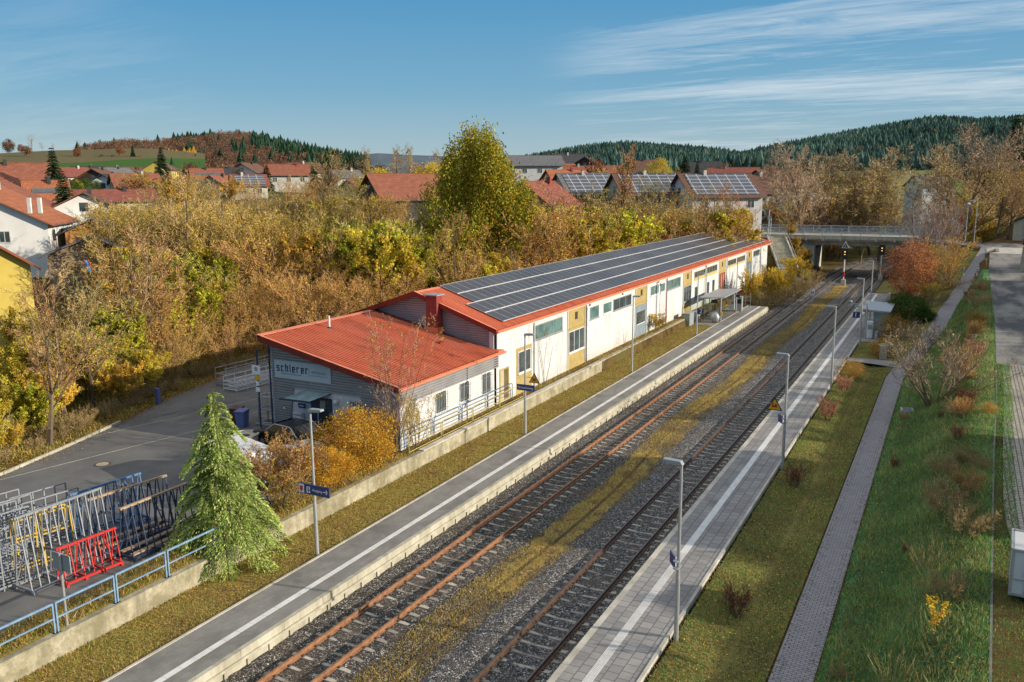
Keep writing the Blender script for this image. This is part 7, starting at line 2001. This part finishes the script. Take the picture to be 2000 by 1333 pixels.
    # garden shrubs among the left houses
    for px, d, top, k, H0, wf in [(120, 110, 408, 'thicket1', 6.2, 1), (228, 118, 402, 'leafy_gold', 8, 1), (255, 140, 352, 'far_rust', 9, 1), (285, 150, 356, 'far_rust', 9, 1), (135, 150, 352, 'hedge_green', 2.6, 1), (150, 165, 352, 'leafy_gold', 8, .6), (172, 180, 350, 'hedge_green', 2.6, 1), (342, 180, 345, 'thicket0', 6.2, 1.2), (365, 200, 338, 'thicket2', 6.2, 1.2), (465, 215, 330, 'far_round', 9, 1), (515, 200, 345, 'thicket1', 6.2, 1), (640, 200, 332, 'far_round', 9, .9), (690, 190, 335, 'bare0', 10, 1), (605, 170, 345, 'thicket1', 6.2, 1), (232, 185, 372, 'thicket0', 6.2, 1),
                                  (1165, 200, 312, 'far_rust', 9, .7), (1290, 215, 310, 'leafy_gold', 8, .9), (1412, 235, 320, 'far_rust', 9, .7), (1190, 170, 325, 'thicket0', 6.2, 1), (1320, 190, 325, 'bare2', 10, 1), (1235, 190, 325, 'thicket1', 6.2, 1), (1065, 160, 350, 'thicket1', 6.2, 1), (1120, 140, 375, 'thicket0', 6.2, 1), (880, 190, 320, 'far_round', 9, 1), (980, 180, 325, 'far_round', 9, 1), (540, 240, 322, 'far_round', 9, 1), (575, 300, 314, 'far_rust', 9, 1), (425, 300, 318, 'far_round', 9, 1.2), (370, 300, 318, 'far_round', 9, 1.3), (655, 270, 318, 'far_round', 9, 1), (740, 260, 322, 'far_round', 9, 1), (820, 260, 322, 'far_rust', 9, 1)]:
        tree_px(k, px, d, top, H0, {'hedge': 'dark evergreen bush', 'leafy': 'golden-leafed garden tree', 'far_r': 'russet-brown round tree', 'thick': 'leafless garden bush', 'bare0': 'bare garden tree', 'bare2': 'bare garden tree'}[k[:5]]+' between the village houses', 'tree', wf=wf, group='garden trees and bushes between the houses')
    # twigs in front of the middle-distance houses
    for i in range(46):
        px = rnd.choice([rnd.uniform(330, 720), rnd.uniform(240, 420), rnd.uniform(1000, 1330)]); d = rnd.uniform(135, 185)
        top = rnd.uniform(336, 362) if px < 720 else rnd.uniform(368, 395)
        if 1000 < px and d > 150: d -= 28
        k = rnd.choice(['thicket0', 'thicket1', 'thicket2', 'bare1', 'gold2', 'far_round', 'bare2'])
        q = at_depth(px, top, d)
        if q[2]-gz(q[0], q[1]) < 2.5: continue
        tree_px(k, px, d, top, 0, 'leafless bush or small tree in front of the middle-distance houses', 'tree', wf=1.1, group='bushes in front of the middle-distance houses')
    rows = [(1250, 1425, 13, 122, (404, 424)), (1020, 1240, 14, 112, (396, 414)), (560, 780, 14, 112, (376, 392)), (1350, 1440, 12, 128, (398, 412))]
    for a, b, st, d0, tt in rows:
        px = a
        while px < b:
            d = d0+rnd.uniform(-4, 5); top = rnd.uniform(*tt)
            tree_px(rnd.choice(['thicket0', 'thicket1', 'thicket2', 'gold1', 'thicket0', 'yellow0']), px, d, top, 0, 'leafless or golden shrub of the belt just below the houses', 'shrub', wf=rnd.uniform(1.0, 1.4), group='shrubs of the belt below the houses')
            px += st*rnd.uniform(.7, 1.3)
    # clipped hedge in the left garden
    q0 = at_depth(62, 545, 63); q1 = at_depth(162, 522, 69)
    t = thing('clipped_hedge', 'clipped yellow-green hedge in the garden at the left', 'hedge', (0, 0, 0))
    rng = np.random.default_rng(5); k = 9000; u = rng.random((k, 1)); P = np.array([q0[0], q0[1], 0])*(1-u)+np.array([q1[0], q1[1], 0])*u+rng.uniform(-.6, .6, (k, 3))*np.array([1, 1, 0])
    gzs = np.array([gz(p[0], p[1]) for p in P[:400]]).mean(); P[:, 2] = gzs+rng.uniform(0, 2.0, k)
    so = Soup(); V, C = leaf_quads(rng, P, .09, YG+YG+GRN); so.quads(V, C); o = bpy.data.objects.new('foliage', so.mesh('hedge', 'leaves')); COL.objects.link(o); o.parent = t
    # ridge trees on the far left field
    for px, top, k, lb in [(15, 272, 'far_round', 'brown tree clump on the far left skyline'), (40, 282, 'far_rust', 'reddish tree on the far left skyline'), (60, 262, 'bare0', 'tall bare tree on the far left skyline'), (52, 285, 'far_round', 'dark brown tree below the tall bare skyline tree'), (82, 277, 'bare1', 'small bare tree on the skyline right of the tall one'), (103, 280, 'bare0', 'thin bare skyline tree left of the lone tree'), (152, 273, 'bare0', 'lone bare tree standing on the ridge line of the field'), (149, 290, 'far_rust', 'round russet tree below the lone ridge tree'), (234, 285, 'far_rust', 'dark red round tree at the edge of the field'), (258, 284, 'spruce', 'single dark green spruce at the wood edge'), (272, 304, 'far_rust', 'small russet tree in the middle of the field'), (198, 302, 'far_round', 'brownish bush on the field boundary'), (220, 303, 'far_round', 'second brownish bush on the field boundary')]:
        d = 620 if top < 284 else 520
        H0 = {'far_round': 9, 'far_rust': 9, 'bare0': 10, 'bare1': 10, 'spruce': 14}[k]
        q = at_depth(px, top, d); g = hill_at(px, d); H0 = PH[k]
        s = (q[2]-g)/H0
        s = max(.6, min(2.2, s)); plant(k, (q[0], q[1], q[2]-s*H0), lb, 'tree', scale=s)

# ------------------------------------------------------------------ hills with woods
HILLS = {}
def hill_at(px, d):
    f, dn, dc = HILLS['left_field']; z1 = f(px, dc)
    t = smooth01((d-dn)/(dc-dn))
    b = at_depth(px, 300, d); return gz(b[0], b[1])*(1-t)+z1*t

def build_hills():
    def crest(pts, D):
        def f(px, d=D):
            y = interp(px, [p[0] for p in pts], [p[1] for p in pts])
            return at_depth(px, y, D)[2]
        return f
    def hill(name, pts, Dn, Dc, mt, zb=18, back=500, step=18, n=14):
        f = crest(pts, Dc); m = MB(); cols = frange(pts[0][0], pts[-1][0], step)
        rows = frange(0, 1, 1/n)+[1.15, 1.5]
        for px in cols:
            zc = f(px)
            for v in rows:
                d = Dn+(Dc-Dn)*v; b = at_depth(px, 300, d)
                if v <= 1: z = zb+(zc-zb)*(smooth01(v)*.55+v*.45)
                else: z = zc-(v-1)*(zc-zb)*1.6
                m.v.append((b[0], b[1], z+2.2*sin(b[0]*.02)*cos(b[1]*.017)*(1 if v < .95 else .3)-(2.5 if v == 0 else 0)))
        k = len(rows)
        for i in range(len(cols)-1):
            for j in range(k-1): m.f.append((i*k+j, (i+1)*k+j, (i+1)*k+j+1, i*k+j+1)); m.mi.append(0)
        o = struct(name, m, mt)
        return f
    def woods(name, label, cat, f, pts, Dn, Dc, count, mix, zb=18, hh=(12, 19), seed=1, skip=None, kindf=None, vmin=0.0):
        rng = np.random.default_rng(seed); so = Soup(); cone = []; blob = []
        x0, x1 = pts[0][0], pts[-1][0]
        k = 0
        while k < count:
            px = rng.uniform(x0, x1); v = rng.random()**.75
            if v < vmin: k += 1; continue
            d = Dn+(Dc*1.03-Dn)*v
            if skip and skip(px, v): k += 1; continue
            b = at_depth(px, 300, d); zc = f(px); vv = min(1, v)
            z = zb+(zc-zb)*(smooth01(vv)*.55+vv*.45)+2.2*sin(b[0]*.02)*cos(b[1]*.017)*(1 if v < .95 else .3)
            ck = kindf(px, v, rng) if kindf else rng.choice(len(mix))
            col, cone_p = mix[ck]
            h = rng.uniform(*hh)*(1 if cone_p else .75)*(.62 if ck == 5 else 1)*(.75+.5*rng.random())
            (cone if cone_p else blob).append((b[0], b[1], z-1, h, col)); k += 1
        if cone:
            A = np.array([c[:4] for c in cone]); col = np.array([c[4] for c in cone]); N = len(A)
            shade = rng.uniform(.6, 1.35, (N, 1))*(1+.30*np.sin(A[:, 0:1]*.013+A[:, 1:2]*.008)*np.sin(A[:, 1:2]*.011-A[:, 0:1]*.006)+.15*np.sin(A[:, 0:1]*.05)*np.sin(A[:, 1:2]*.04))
            for tier, (zb_, zt, rr) in enumerate([(.08, .60, .30), (.28, .84, .26), (.50, 1.0, .17)]):
                ns = 5; ph = rng.uniform(0, 6.28, N)
                for s in range(ns):
                    a0 = ph+2*pi*s/ns; a1 = ph+2*pi*(s+1)/ns
                    base = A[:, :3]; h = A[:, 3:4]
                    j0 = rng.uniform(.8, 1.25, N); j1 = rng.uniform(.8, 1.25, N)
                    p0 = base+np.stack([np.cos(a0)*A[:, 3]*rr*j0, np.sin(a0)*A[:, 3]*rr*j0, A[:, 3]*zb_], 1)
                    p1 = base+np.stack([np.cos(a1)*A[:, 3]*rr*j1, np.sin(a1)*A[:, 3]*rr*j1, A[:, 3]*zb_*rng.uniform(.8, 1.1, N)], 1)
                    p2 = base+np.stack([A[:, 3]*0, A[:, 3]*0, A[:, 3]*zt], 1)
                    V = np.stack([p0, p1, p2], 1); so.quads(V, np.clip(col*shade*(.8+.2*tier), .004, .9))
        if blob:
            A = np.array([c[:4] for c in blob]); col = np.array([c[4] for c in blob]); N = len(A); q = 46
            P = np.repeat(A[:, :3], q, axis=0); h = np.repeat(A[:, 3], q)
            dirs = rng.normal(size=(N*q, 3)); dirs /= np.linalg.norm(dirs, axis=1, keepdims=True); rad = (.35+.65*rng.random(N*q))
            P = P+dirs*rad[:, None]*np.stack([h*.30, h*.30, h*.38], 1)+np.stack([h*0, h*0, h*.58], 1)
            V, _ = leaf_quads(rng, P, 1.0, [(1, 1, 1)]); 
            cen = V.mean(1, keepdims=True); V = cen+(V-cen)*(h[:, None, None]*.058)
            C = np.repeat(col*rng.uniform(.7, 1.3, (N, 1)), q, axis=0)*rng.uniform(.75, 1.25, (N*q, 1))
            so.quads(V, np.clip(C, .004, .9))
        me = so.mesh(name, 'leaves'); o = bpy.data.objects.new(name, me); COL.objects.link(o)
        return tag(o, label, cat, None, 'stuff')
    SP = [((.062, .115, .098), True), ((.085, .14, .105), True), ((.045, .09, .08), True)]  # spruce greens with blue-grey distance haze mixed into the colour
    # far blue ridge
    pts = [(560, 318), (640, 306), (700, 302), (745, 299), (790, 303), (900, 306), (1000, 304), (1100, 302), (1300, 300), (2200, 296)]
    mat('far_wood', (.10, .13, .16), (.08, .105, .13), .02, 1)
    hill('far_ridge', pts, 2400, 2900, 'far_wood', 20, step=30, n=4)
    # left field slope and woods
    pts = [(-250, 294), (0, 302), (60, 300), (110, 298), (170, 297), (230, 293), (300, 292), (400, 300)]
    f = hill('field_slope', pts, 330, 660, 'terrain', 19.5, n=10)
    HILLS['left_field'] = (f, 330, 660)
    pts = [(150, 297), (190, 291), (240, 285), (300, 286), (340, 282), (390, 276), (440, 267), (480, 265), (510, 271), (540, 283), (600, 298), (660, 312), (720, 326)]
    f2 = hill('wooded_hill', pts, 430, 900, 'forest_floor', 19, n=12)
    DEC = [((.20, .11, .075), False), ((.26, .13, .085), False), ((.16, .10, .07), False), ((.22, .15, .09), False), ((.035, .075, .045), True), ((.55, .33, .05), True)]
    def kf(px, v, rng):
        if 325 < px < 385 and .30 < v < .52: return 5
        if 495 < px < 700 and .45 < v < .8 and rng.random() < .85: return 4
        if px > 560 and rng.random() < .3: return 4
        if 335 < px < 420 and v > .85 and rng.random() < .4: return 4
        return int(rng.integers(0, 4)) if rng.random() < .96 else 4
    woods('mixed_woodland', 'brown and rust coloured autumn wood covering the rounded hill at the left', 'woodland', f2, pts, 440, 900, 3600, DEC, 19, (8, 12.5), 3, skip=lambda px, v: (px < 330 and v < .55), kindf=kf)
    # centre hill
    pts = [(980, 326), (1040, 316), (1100, 305), (1150, 295), (1210, 288), (1240, 288), (1290, 292), (1340, 296), (1400, 304), (1450, 313), (1520, 318), (1600, 322)]
    f3 = hill('forest_hill', pts, 600, 1150, 'forest_floor', 22, n=12)
    M3 = SP+[((.45, .20, .08), False), ((.16, .12, .09), False)]
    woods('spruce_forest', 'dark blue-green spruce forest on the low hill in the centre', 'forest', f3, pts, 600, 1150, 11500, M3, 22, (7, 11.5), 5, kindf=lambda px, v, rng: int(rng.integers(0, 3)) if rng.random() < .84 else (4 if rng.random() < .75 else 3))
    # right hill
    pts = [(1400, 320), (1450, 312), (1500, 299), (1560, 284), (1620, 273), (1690, 262), (1760, 250), (1810, 240), (1850, 238), (1900, 243), (1960, 241), (2060, 234), (2250, 230)]
    f4 = hill('forest_hill', pts, 480, 1300, 'forest_floor', 20, n=16)
    M4 = SP+[((.50, .24, .08), False), ((.17, .12, .085), False), ((.52, .30, .06), True)]
    def k4(px, v, rng):
        if 1590 < px < 1740 and .82 < v < .95 and rng.random() < .30: return 3
        if 1500 < px < 1590 and .25 < v < .40 and rng.random() < .4: return 5
        if v < .35 and rng.random() < .25: return 4
        return int(rng.integers(0, 3)) if rng.random() < .84 else (4 if rng.random() < .85 else 3)
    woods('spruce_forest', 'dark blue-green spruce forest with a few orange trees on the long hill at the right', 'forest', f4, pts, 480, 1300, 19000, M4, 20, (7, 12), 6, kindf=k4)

# ------------------------------------------------------------------ grass, leaves, stones
def blades(name, label, regions, seed, cols, h, density, lean=.35, w=.012, kind='grass'):
    rng = np.random.default_rng(seed); so = Soup()
    for x0, x1, y0, y1, fz, dens in regions:
        k = int((y1-y0)*dens)
        y = y0+(y1-y0)*rng.random(k)**1.35
        a = np.array([x0(v) if callable(x0) else x0 for v in y]); b = np.array([x1(v) if callable(x1) else x1 for v in y])
        x = a+(b-a)*rng.random(k)
        pat = np.sin(x*2.3+seed)+np.sin(y*1.7)+np.sin(x*.9-y*.6)+rng.normal(0, .7, k)
        z = np.array([gz(p, q) for p, q in zip(x, y)])+fz
        P = np.stack([x, y, z], 1); hh = h*rng.uniform(.5, 1.3, k)*(1+.18*pat)
        hh = np.clip(hh, h*.25, h*2.2)
        D = rng.normal(0, lean, (k, 3)); D[:, 2] = 1; D /= np.linalg.norm(D, axis=1, keepdims=True)
        ang = rng.uniform(0, pi, k); sd = np.stack([np.cos(ang), np.sin(ang), 0*ang], 1)*w*rng.uniform(.7, 1.6, (k, 1))
        V = np.stack([P-sd, P+sd, P+D*hh[:, None]], 1)
        C = pal(rng, k, cols, .22)*(1+.13*pat[:, None]); so.quads(V, np.clip(C, .005, .8))
    o = bpy.data.objects.new(name, so.mesh(name, 'grass_blades')); COL.objects.link(o)
    return tag(o, label, kind, None, 'stuff')

def litter(name, label, regions, seed, cols, size):
    rng = np.random.default_rng(seed); so = Soup()
    for x0, x1, y0, y1, fz, k in regions:
        y = y0+(y1-y0)*rng.random(k)**1.3
        a = np.array([x0(v) if callable(x0) else x0 for v in y]); b = np.array([x1(v) if callable(x1) else x1 for v in y])
        x = a+(b-a)*rng.random(k); z = np.array([gz(p, q) for p, q in zip(x, y)])+fz
        P = np.stack([x, y, z+rng.random(k)*.015], 1)
        V, C = leaf_quads(rng, P, size, cols, .3); V[:, :, 2] = P[:, None, 2]+(V[:, :, 2]-P[:, None, 2])*.35
        so.quads(V, C)
    o = bpy.data.objects.new(name, so.mesh(name, 'leaves')); COL.objects.link(o)
    return tag(o, label, 'fallen leaves', None, 'stuff')

def build_cover():
    DRY = [(.44, .32, .11), (.52, .39, .15), (.32, .30, .07), (.24, .26, .06), (.56, .38, .17)]
    GR = [(.11, .31, .11), (.15, .36, .10), (.07, .23, .10), (.30, .42, .09), (.15, .34, .17), (.40, .40, .12)]
    OL = [(.20, .20, .055), (.28, .23, .08), (.15, .17, .05), (.32, .22, .09)]
    blades('dry_grass', 'short olive and brown grass of the strip beside the left platform', [(-24.1, -21.66, 4, 102, .01, 1000)], 1, DRY+OL, .085, 1)
    blades('dry_grass', 'tufty yellowish grass on top of the retaining wall', [(-25.0, -24.40, 6, 36, .01, 600), (-25.3, -24.4, 36, 132, .01, 120)], 2, DRY+[(.42, .33, .05)], .10, 1)
    blades('tall_weeds', 'knee-high yellow-brown weeds between the blue railing and the racks', [(-26.1, -24.45, 8, 34, .06, 420)], 9, DRY+[(.55, .42, .08), (.30, .28, .06), (.38, .20, .09)], .26, 1, lean=.45, w=.016)
    blades('green_grass', 'lush blue-green grass on the embankment right of the footpath', [(lambda y: path_c(y)+.66, lambda y: road_x(y), 12, 110, .01, 2300)], 3, GR, .15, 1, lean=.5, w=.015)
    blades('olive_grass', 'short olive grass on the verge between the right platform and the footpath', [(-7.2, lambda y: path_c(y)-.66, 12, 84, .01, 1300), (-5.0, lambda y: path_c(y)-.8, 84, 140, .01, 250)], 4, OL+GR[:2], .085, 1)
    blades('moss_grass', 'yellow-green moss and grass between the two tracks', [(lambda y: -15.6+.3*sin(y*.21), lambda y: -13.6+.3*sin(y*.21), 5, 134, .08, 800)], 5, [(.50, .38, .10), (.58, .43, .14), (.38, .33, .09), (.46, .28, .13)], .07, 1)
    blades('roadside_grass', 'grass growing between the kerb and the paved side road', [(lambda y: road_x(y)+.05, lambda y: road_x(y)+.85+1.4*smooth01((38-y)/14), 12, 66, .02, 420)], 6, GR+[(.22, .22, .03)], .10, 1)
    LF = RUST+GOLD+BRN
    blades('tall_grass_tufts', 'paler tufts of taller grass scattered over the green embankment', [(lambda y: path_c(y)+.9, lambda y: road_x(y)-.1, 12, 110, .01, 620)], 8, [(.26, .30, .10), (.36, .34, .13), (.18, .24, .12), (.30, .24, .10)], .27, 1, lean=.5, w=.016)
    litter('fallen_leaves', 'brown leaves lying in the grass of the embankment and the verge', [(lambda y: path_c(y)+.66, lambda y: road_x(y), 12, 100, .08, 9000), (-7.2, lambda y: path_c(y)-.66, 12, 84, .07, 11000)], 15, LF, .04)
    litter('fallen_leaves', 'leaves and crumbs along the edges of the footpath and the paved road', [(lambda y: path_c(y)-.64, lambda y: path_c(y)-.3, 12, 80, .04, 1500), (lambda y: path_c(y)+.3, lambda y: path_c(y)+.66, 12, 80, .04, 1500), (lambda y: road_x(y)+.4, lambda y: road_x(y)+1.6, 30, 110, .06, 2500)], 16, [(.20, .16, .10), (.28, .18, .09), (.14, .13, .07)], .035)
    litter('fallen_leaves', 'brown fallen leaves scattered over the grass strip by the left platform', [(-24.1, -21.66, 6, 90, .06, 16000)], 11, LF, .035)
    litter('fallen_leaves', 'dry leaves and debris on the wall-top strip along the shed', [(-25.3, -24.4, 10, 130, .03, 9000)], 12, LF, .035)
    litter('fallen_leaves', 'pale leaves lying along the bank side of the yard road', [(lambda y: curb_x(y)-.2, lambda y: curb_x(y)+1.3, 26, 50, .04, 1400), (lambda y: curb_x(y)-.2, lambda y: curb_x(y)+.35, 18, 50, .05, 2500)], 13, [(.42, .36, .26), (.36, .26, .14), (.30, .16, .08)], .04)
    litter('fallen_leaves', 'gold and brown leaf carpet under the thicket', [(lambda y: curb_x(y)-14, lambda y: curb_x(y)-.2, 10, 130, .12, 60000)], 14, GOLD+LF, .075)
    blades('bank_grass', 'rough yellow-green grass and weeds on the bank beside the yard', [(lambda y: curb_x(y)-7, lambda y: curb_x(y)-.1, 10, 60, .03, 1500)], 7, DRY+OL+[(.12, .16, .03), (.34, .27, .05)], .22, 1, w=.02)

# ------------------------------------------------------------------ sky and sun
def build_world():
    w = bpy.data.worlds.new('World'); SC.world = w; w.use_nodes = True
    nt = w.node_tree; nt.nodes.clear(); N = nt.nodes.new; Lk = nt.links.new
    sunv = Vector((.978*cos(radians(17)), .207*cos(radians(17)), sin(radians(17)))).normalized()
    sky = N('ShaderNodeTexSky'); sky.sky_type = 'NISHITA'; sky.sun_disc = False
    sky.sun_elevation = radians(17); sky.sun_rotation = atan2(sunv.x, sunv.y); sky.air_density = 1.0; sky.dust_density = .6; sky.ozone_density = 1.6; sky.altitude = 400
    bg = N('ShaderNodeBackground'); out = N('ShaderNodeOutputWorld'); bg.inputs[1].default_value = SKY_STR
    hs = N('ShaderNodeHueSaturation'); hs.inputs['Saturation'].default_value = 1.45; Lk(sky.outputs[0], hs.inputs['Color'])
    # cirrus: noise on the sky plane (direction / height), streaked
    tc = N('ShaderNodeTexCoord'); sp = N('ShaderNodeSeparateXYZ'); Lk(tc.outputs['Generated'], sp.inputs[0])
    def math_(op, a, b=None, c=None):
        m = N('ShaderNodeMath'); m.operation = op
        for i, v in enumerate((a, b, c)):
            if v is None: continue
            if isinstance(v, (int, float)): m.inputs[i].default_value = v
            else: Lk(v, m.inputs[i])
        return m.outputs[0]
    zz = math_('ADD', sp.outputs[2], .06)
    u = math_('DIVIDE', sp.outputs[0], zz); v = math_('DIVIDE', sp.outputs[1], zz)
    cb = N('ShaderNodeCombineXYZ'); Lk(u, cb.inputs[0]); Lk(v, cb.inputs[1])
    mp = N('ShaderNodeMapping'); mp.inputs['Rotation'].default_value = (0, 0, radians(CLOUD_ROT)); mp.inputs['Scale'].default_value = (.16, .75, 1); Lk(cb.outputs[0], mp.inputs[0])
    n1 = N('ShaderNodeTexNoise'); n1.inputs['Scale'].default_value = 1.0; n1.inputs['Detail'].default_value = 9; n1.inputs['Roughness'].default_value = .62; n1.inputs['Distortion'].default_value = .5
    Lk(mp.outputs[0], n1.inputs['Vector'])
    mp2 = N('ShaderNodeMapping'); mp2.inputs['Rotation'].default_value = (0, 0, radians(CLOUD_ROT+6)); mp2.inputs['Scale'].default_value = (.7, 2.6, 1); Lk(cb.outputs[0], mp2.inputs[0])
    n2 = N('ShaderNodeTexNoise'); n2.inputs['Scale'].default_value = 1.6; n2.inputs['Detail'].default_value = 10; n2.inputs['Roughness'].default_value = .7; n2.inputs['Distortion'].default_value = .9
    Lk(mp2.outputs[0], n2.inputs['Vector'])
    nn = math_('ADD', math_('MULTIPLY', n1.outputs[0], .68), math_('MULTIPLY', n2.outputs[0], .32))
    r1 = N('ShaderNodeValToRGB'); r1.color_ramp.elements[0].position = .47; r1.color_ramp.elements[1].position = .66; Lk(nn, r1.inputs[0])
    # the cirrus patch stands in one part of the sky (azimuth window)
    def window_dir(px, py, wd):
        d = ray(px, py); d = d/np.linalg.norm(d)
        dp = N('ShaderNodeVectorMath'); dp.operation = 'DOT_PRODUCT'; dp.inputs[1].default_value = tuple(d); Lk(tc.outputs['Generated'], dp.inputs[0])
        mr = N('ShaderNodeMapRange'); mr.interpolation_type = 'SMOOTHSTEP'; mr.inputs[1].default_value = cos(wd); mr.inputs[2].default_value = cos(wd*.25); Lk(dp.outputs['Value'], mr.inputs[0]); return mr.outputs[0]
    w1 = window_dir(1750, 100, radians(23)); w2 = window_dir(1350, 150, radians(10)); w3 = window_dir(150, 225, radians(9))
    win = math_('MAXIMUM', w1, math_('MULTIPLY', w2, .75)); win = math_('MAXIMUM', win, math_('MULTIPLY', w3, .22))
    fac = math_('MULTIPLY', math_('MULTIPLY', r1.outputs[0], win), .9)
    # sky colour: physical sky blended with an elevation gradient (pale horizon, blue above, extra brightness added overhead to lift shadows)
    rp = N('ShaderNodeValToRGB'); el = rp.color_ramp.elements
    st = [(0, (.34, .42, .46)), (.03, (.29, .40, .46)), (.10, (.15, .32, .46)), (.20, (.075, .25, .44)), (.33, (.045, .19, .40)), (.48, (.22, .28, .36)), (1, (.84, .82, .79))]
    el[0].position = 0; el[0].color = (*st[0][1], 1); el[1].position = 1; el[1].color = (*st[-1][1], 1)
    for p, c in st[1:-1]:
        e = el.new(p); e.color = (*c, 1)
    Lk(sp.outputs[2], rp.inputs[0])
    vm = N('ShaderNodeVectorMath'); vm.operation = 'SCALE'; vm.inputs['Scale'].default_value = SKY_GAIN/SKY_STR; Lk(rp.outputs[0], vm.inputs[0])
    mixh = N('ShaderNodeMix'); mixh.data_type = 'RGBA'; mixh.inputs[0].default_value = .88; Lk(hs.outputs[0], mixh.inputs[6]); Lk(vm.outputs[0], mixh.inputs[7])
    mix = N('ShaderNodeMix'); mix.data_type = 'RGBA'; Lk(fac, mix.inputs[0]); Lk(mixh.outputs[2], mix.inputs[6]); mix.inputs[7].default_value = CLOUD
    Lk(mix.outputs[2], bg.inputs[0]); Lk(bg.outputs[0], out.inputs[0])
    sl = bpy.data.lights.new('sun', 'SUN'); sl.energy = SUN_STR; sl.angle = radians(.53); sl.color = (1.0, .87, .69)
    so = bpy.data.objects.new('sun', sl); COL.objects.link(so); so.rotation_euler = sunv.to_track_quat('Z', 'Y').to_euler()
    SC.view_settings.view_transform = 'Standard'; SC.view_settings.look = 'None'; SC.view_settings.exposure = 0; SC.view_settings.gamma = 1

SKY_STR, SUN_STR = .12, 6.2
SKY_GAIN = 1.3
CLOUD_ROT = 60
HAZE = (4.2, 5.2, 6.2, 1); CLOUD = (6.0, 6.6, 7.0, 1)
import time as _t
def _run(f):
    a = _t.time(); f(); print('BUILD', f.__name__, round(_t.time()-a, 1))
for f in (make_camera, build_world, build_ground, build_tracks, build_platforms, build_lamps, build_signs, build_shelters, build_signals, build_bridge, build_hall, build_workshop, build_retaining_wall, build_yard, build_houses, build_hills, build_protos, build_veg, build_cover):
    _run(f)
SC.cycles.max_bounces = 5; SC.cycles.diffuse_bounces = 2; SC.cycles.glossy_bounces = 2; SC.cycles.transparent_max_bounces = 6; SC.cycles.transmission_bounces = 2
SC.cycles.caustics_reflective = False; SC.cycles.caustics_refractive = False
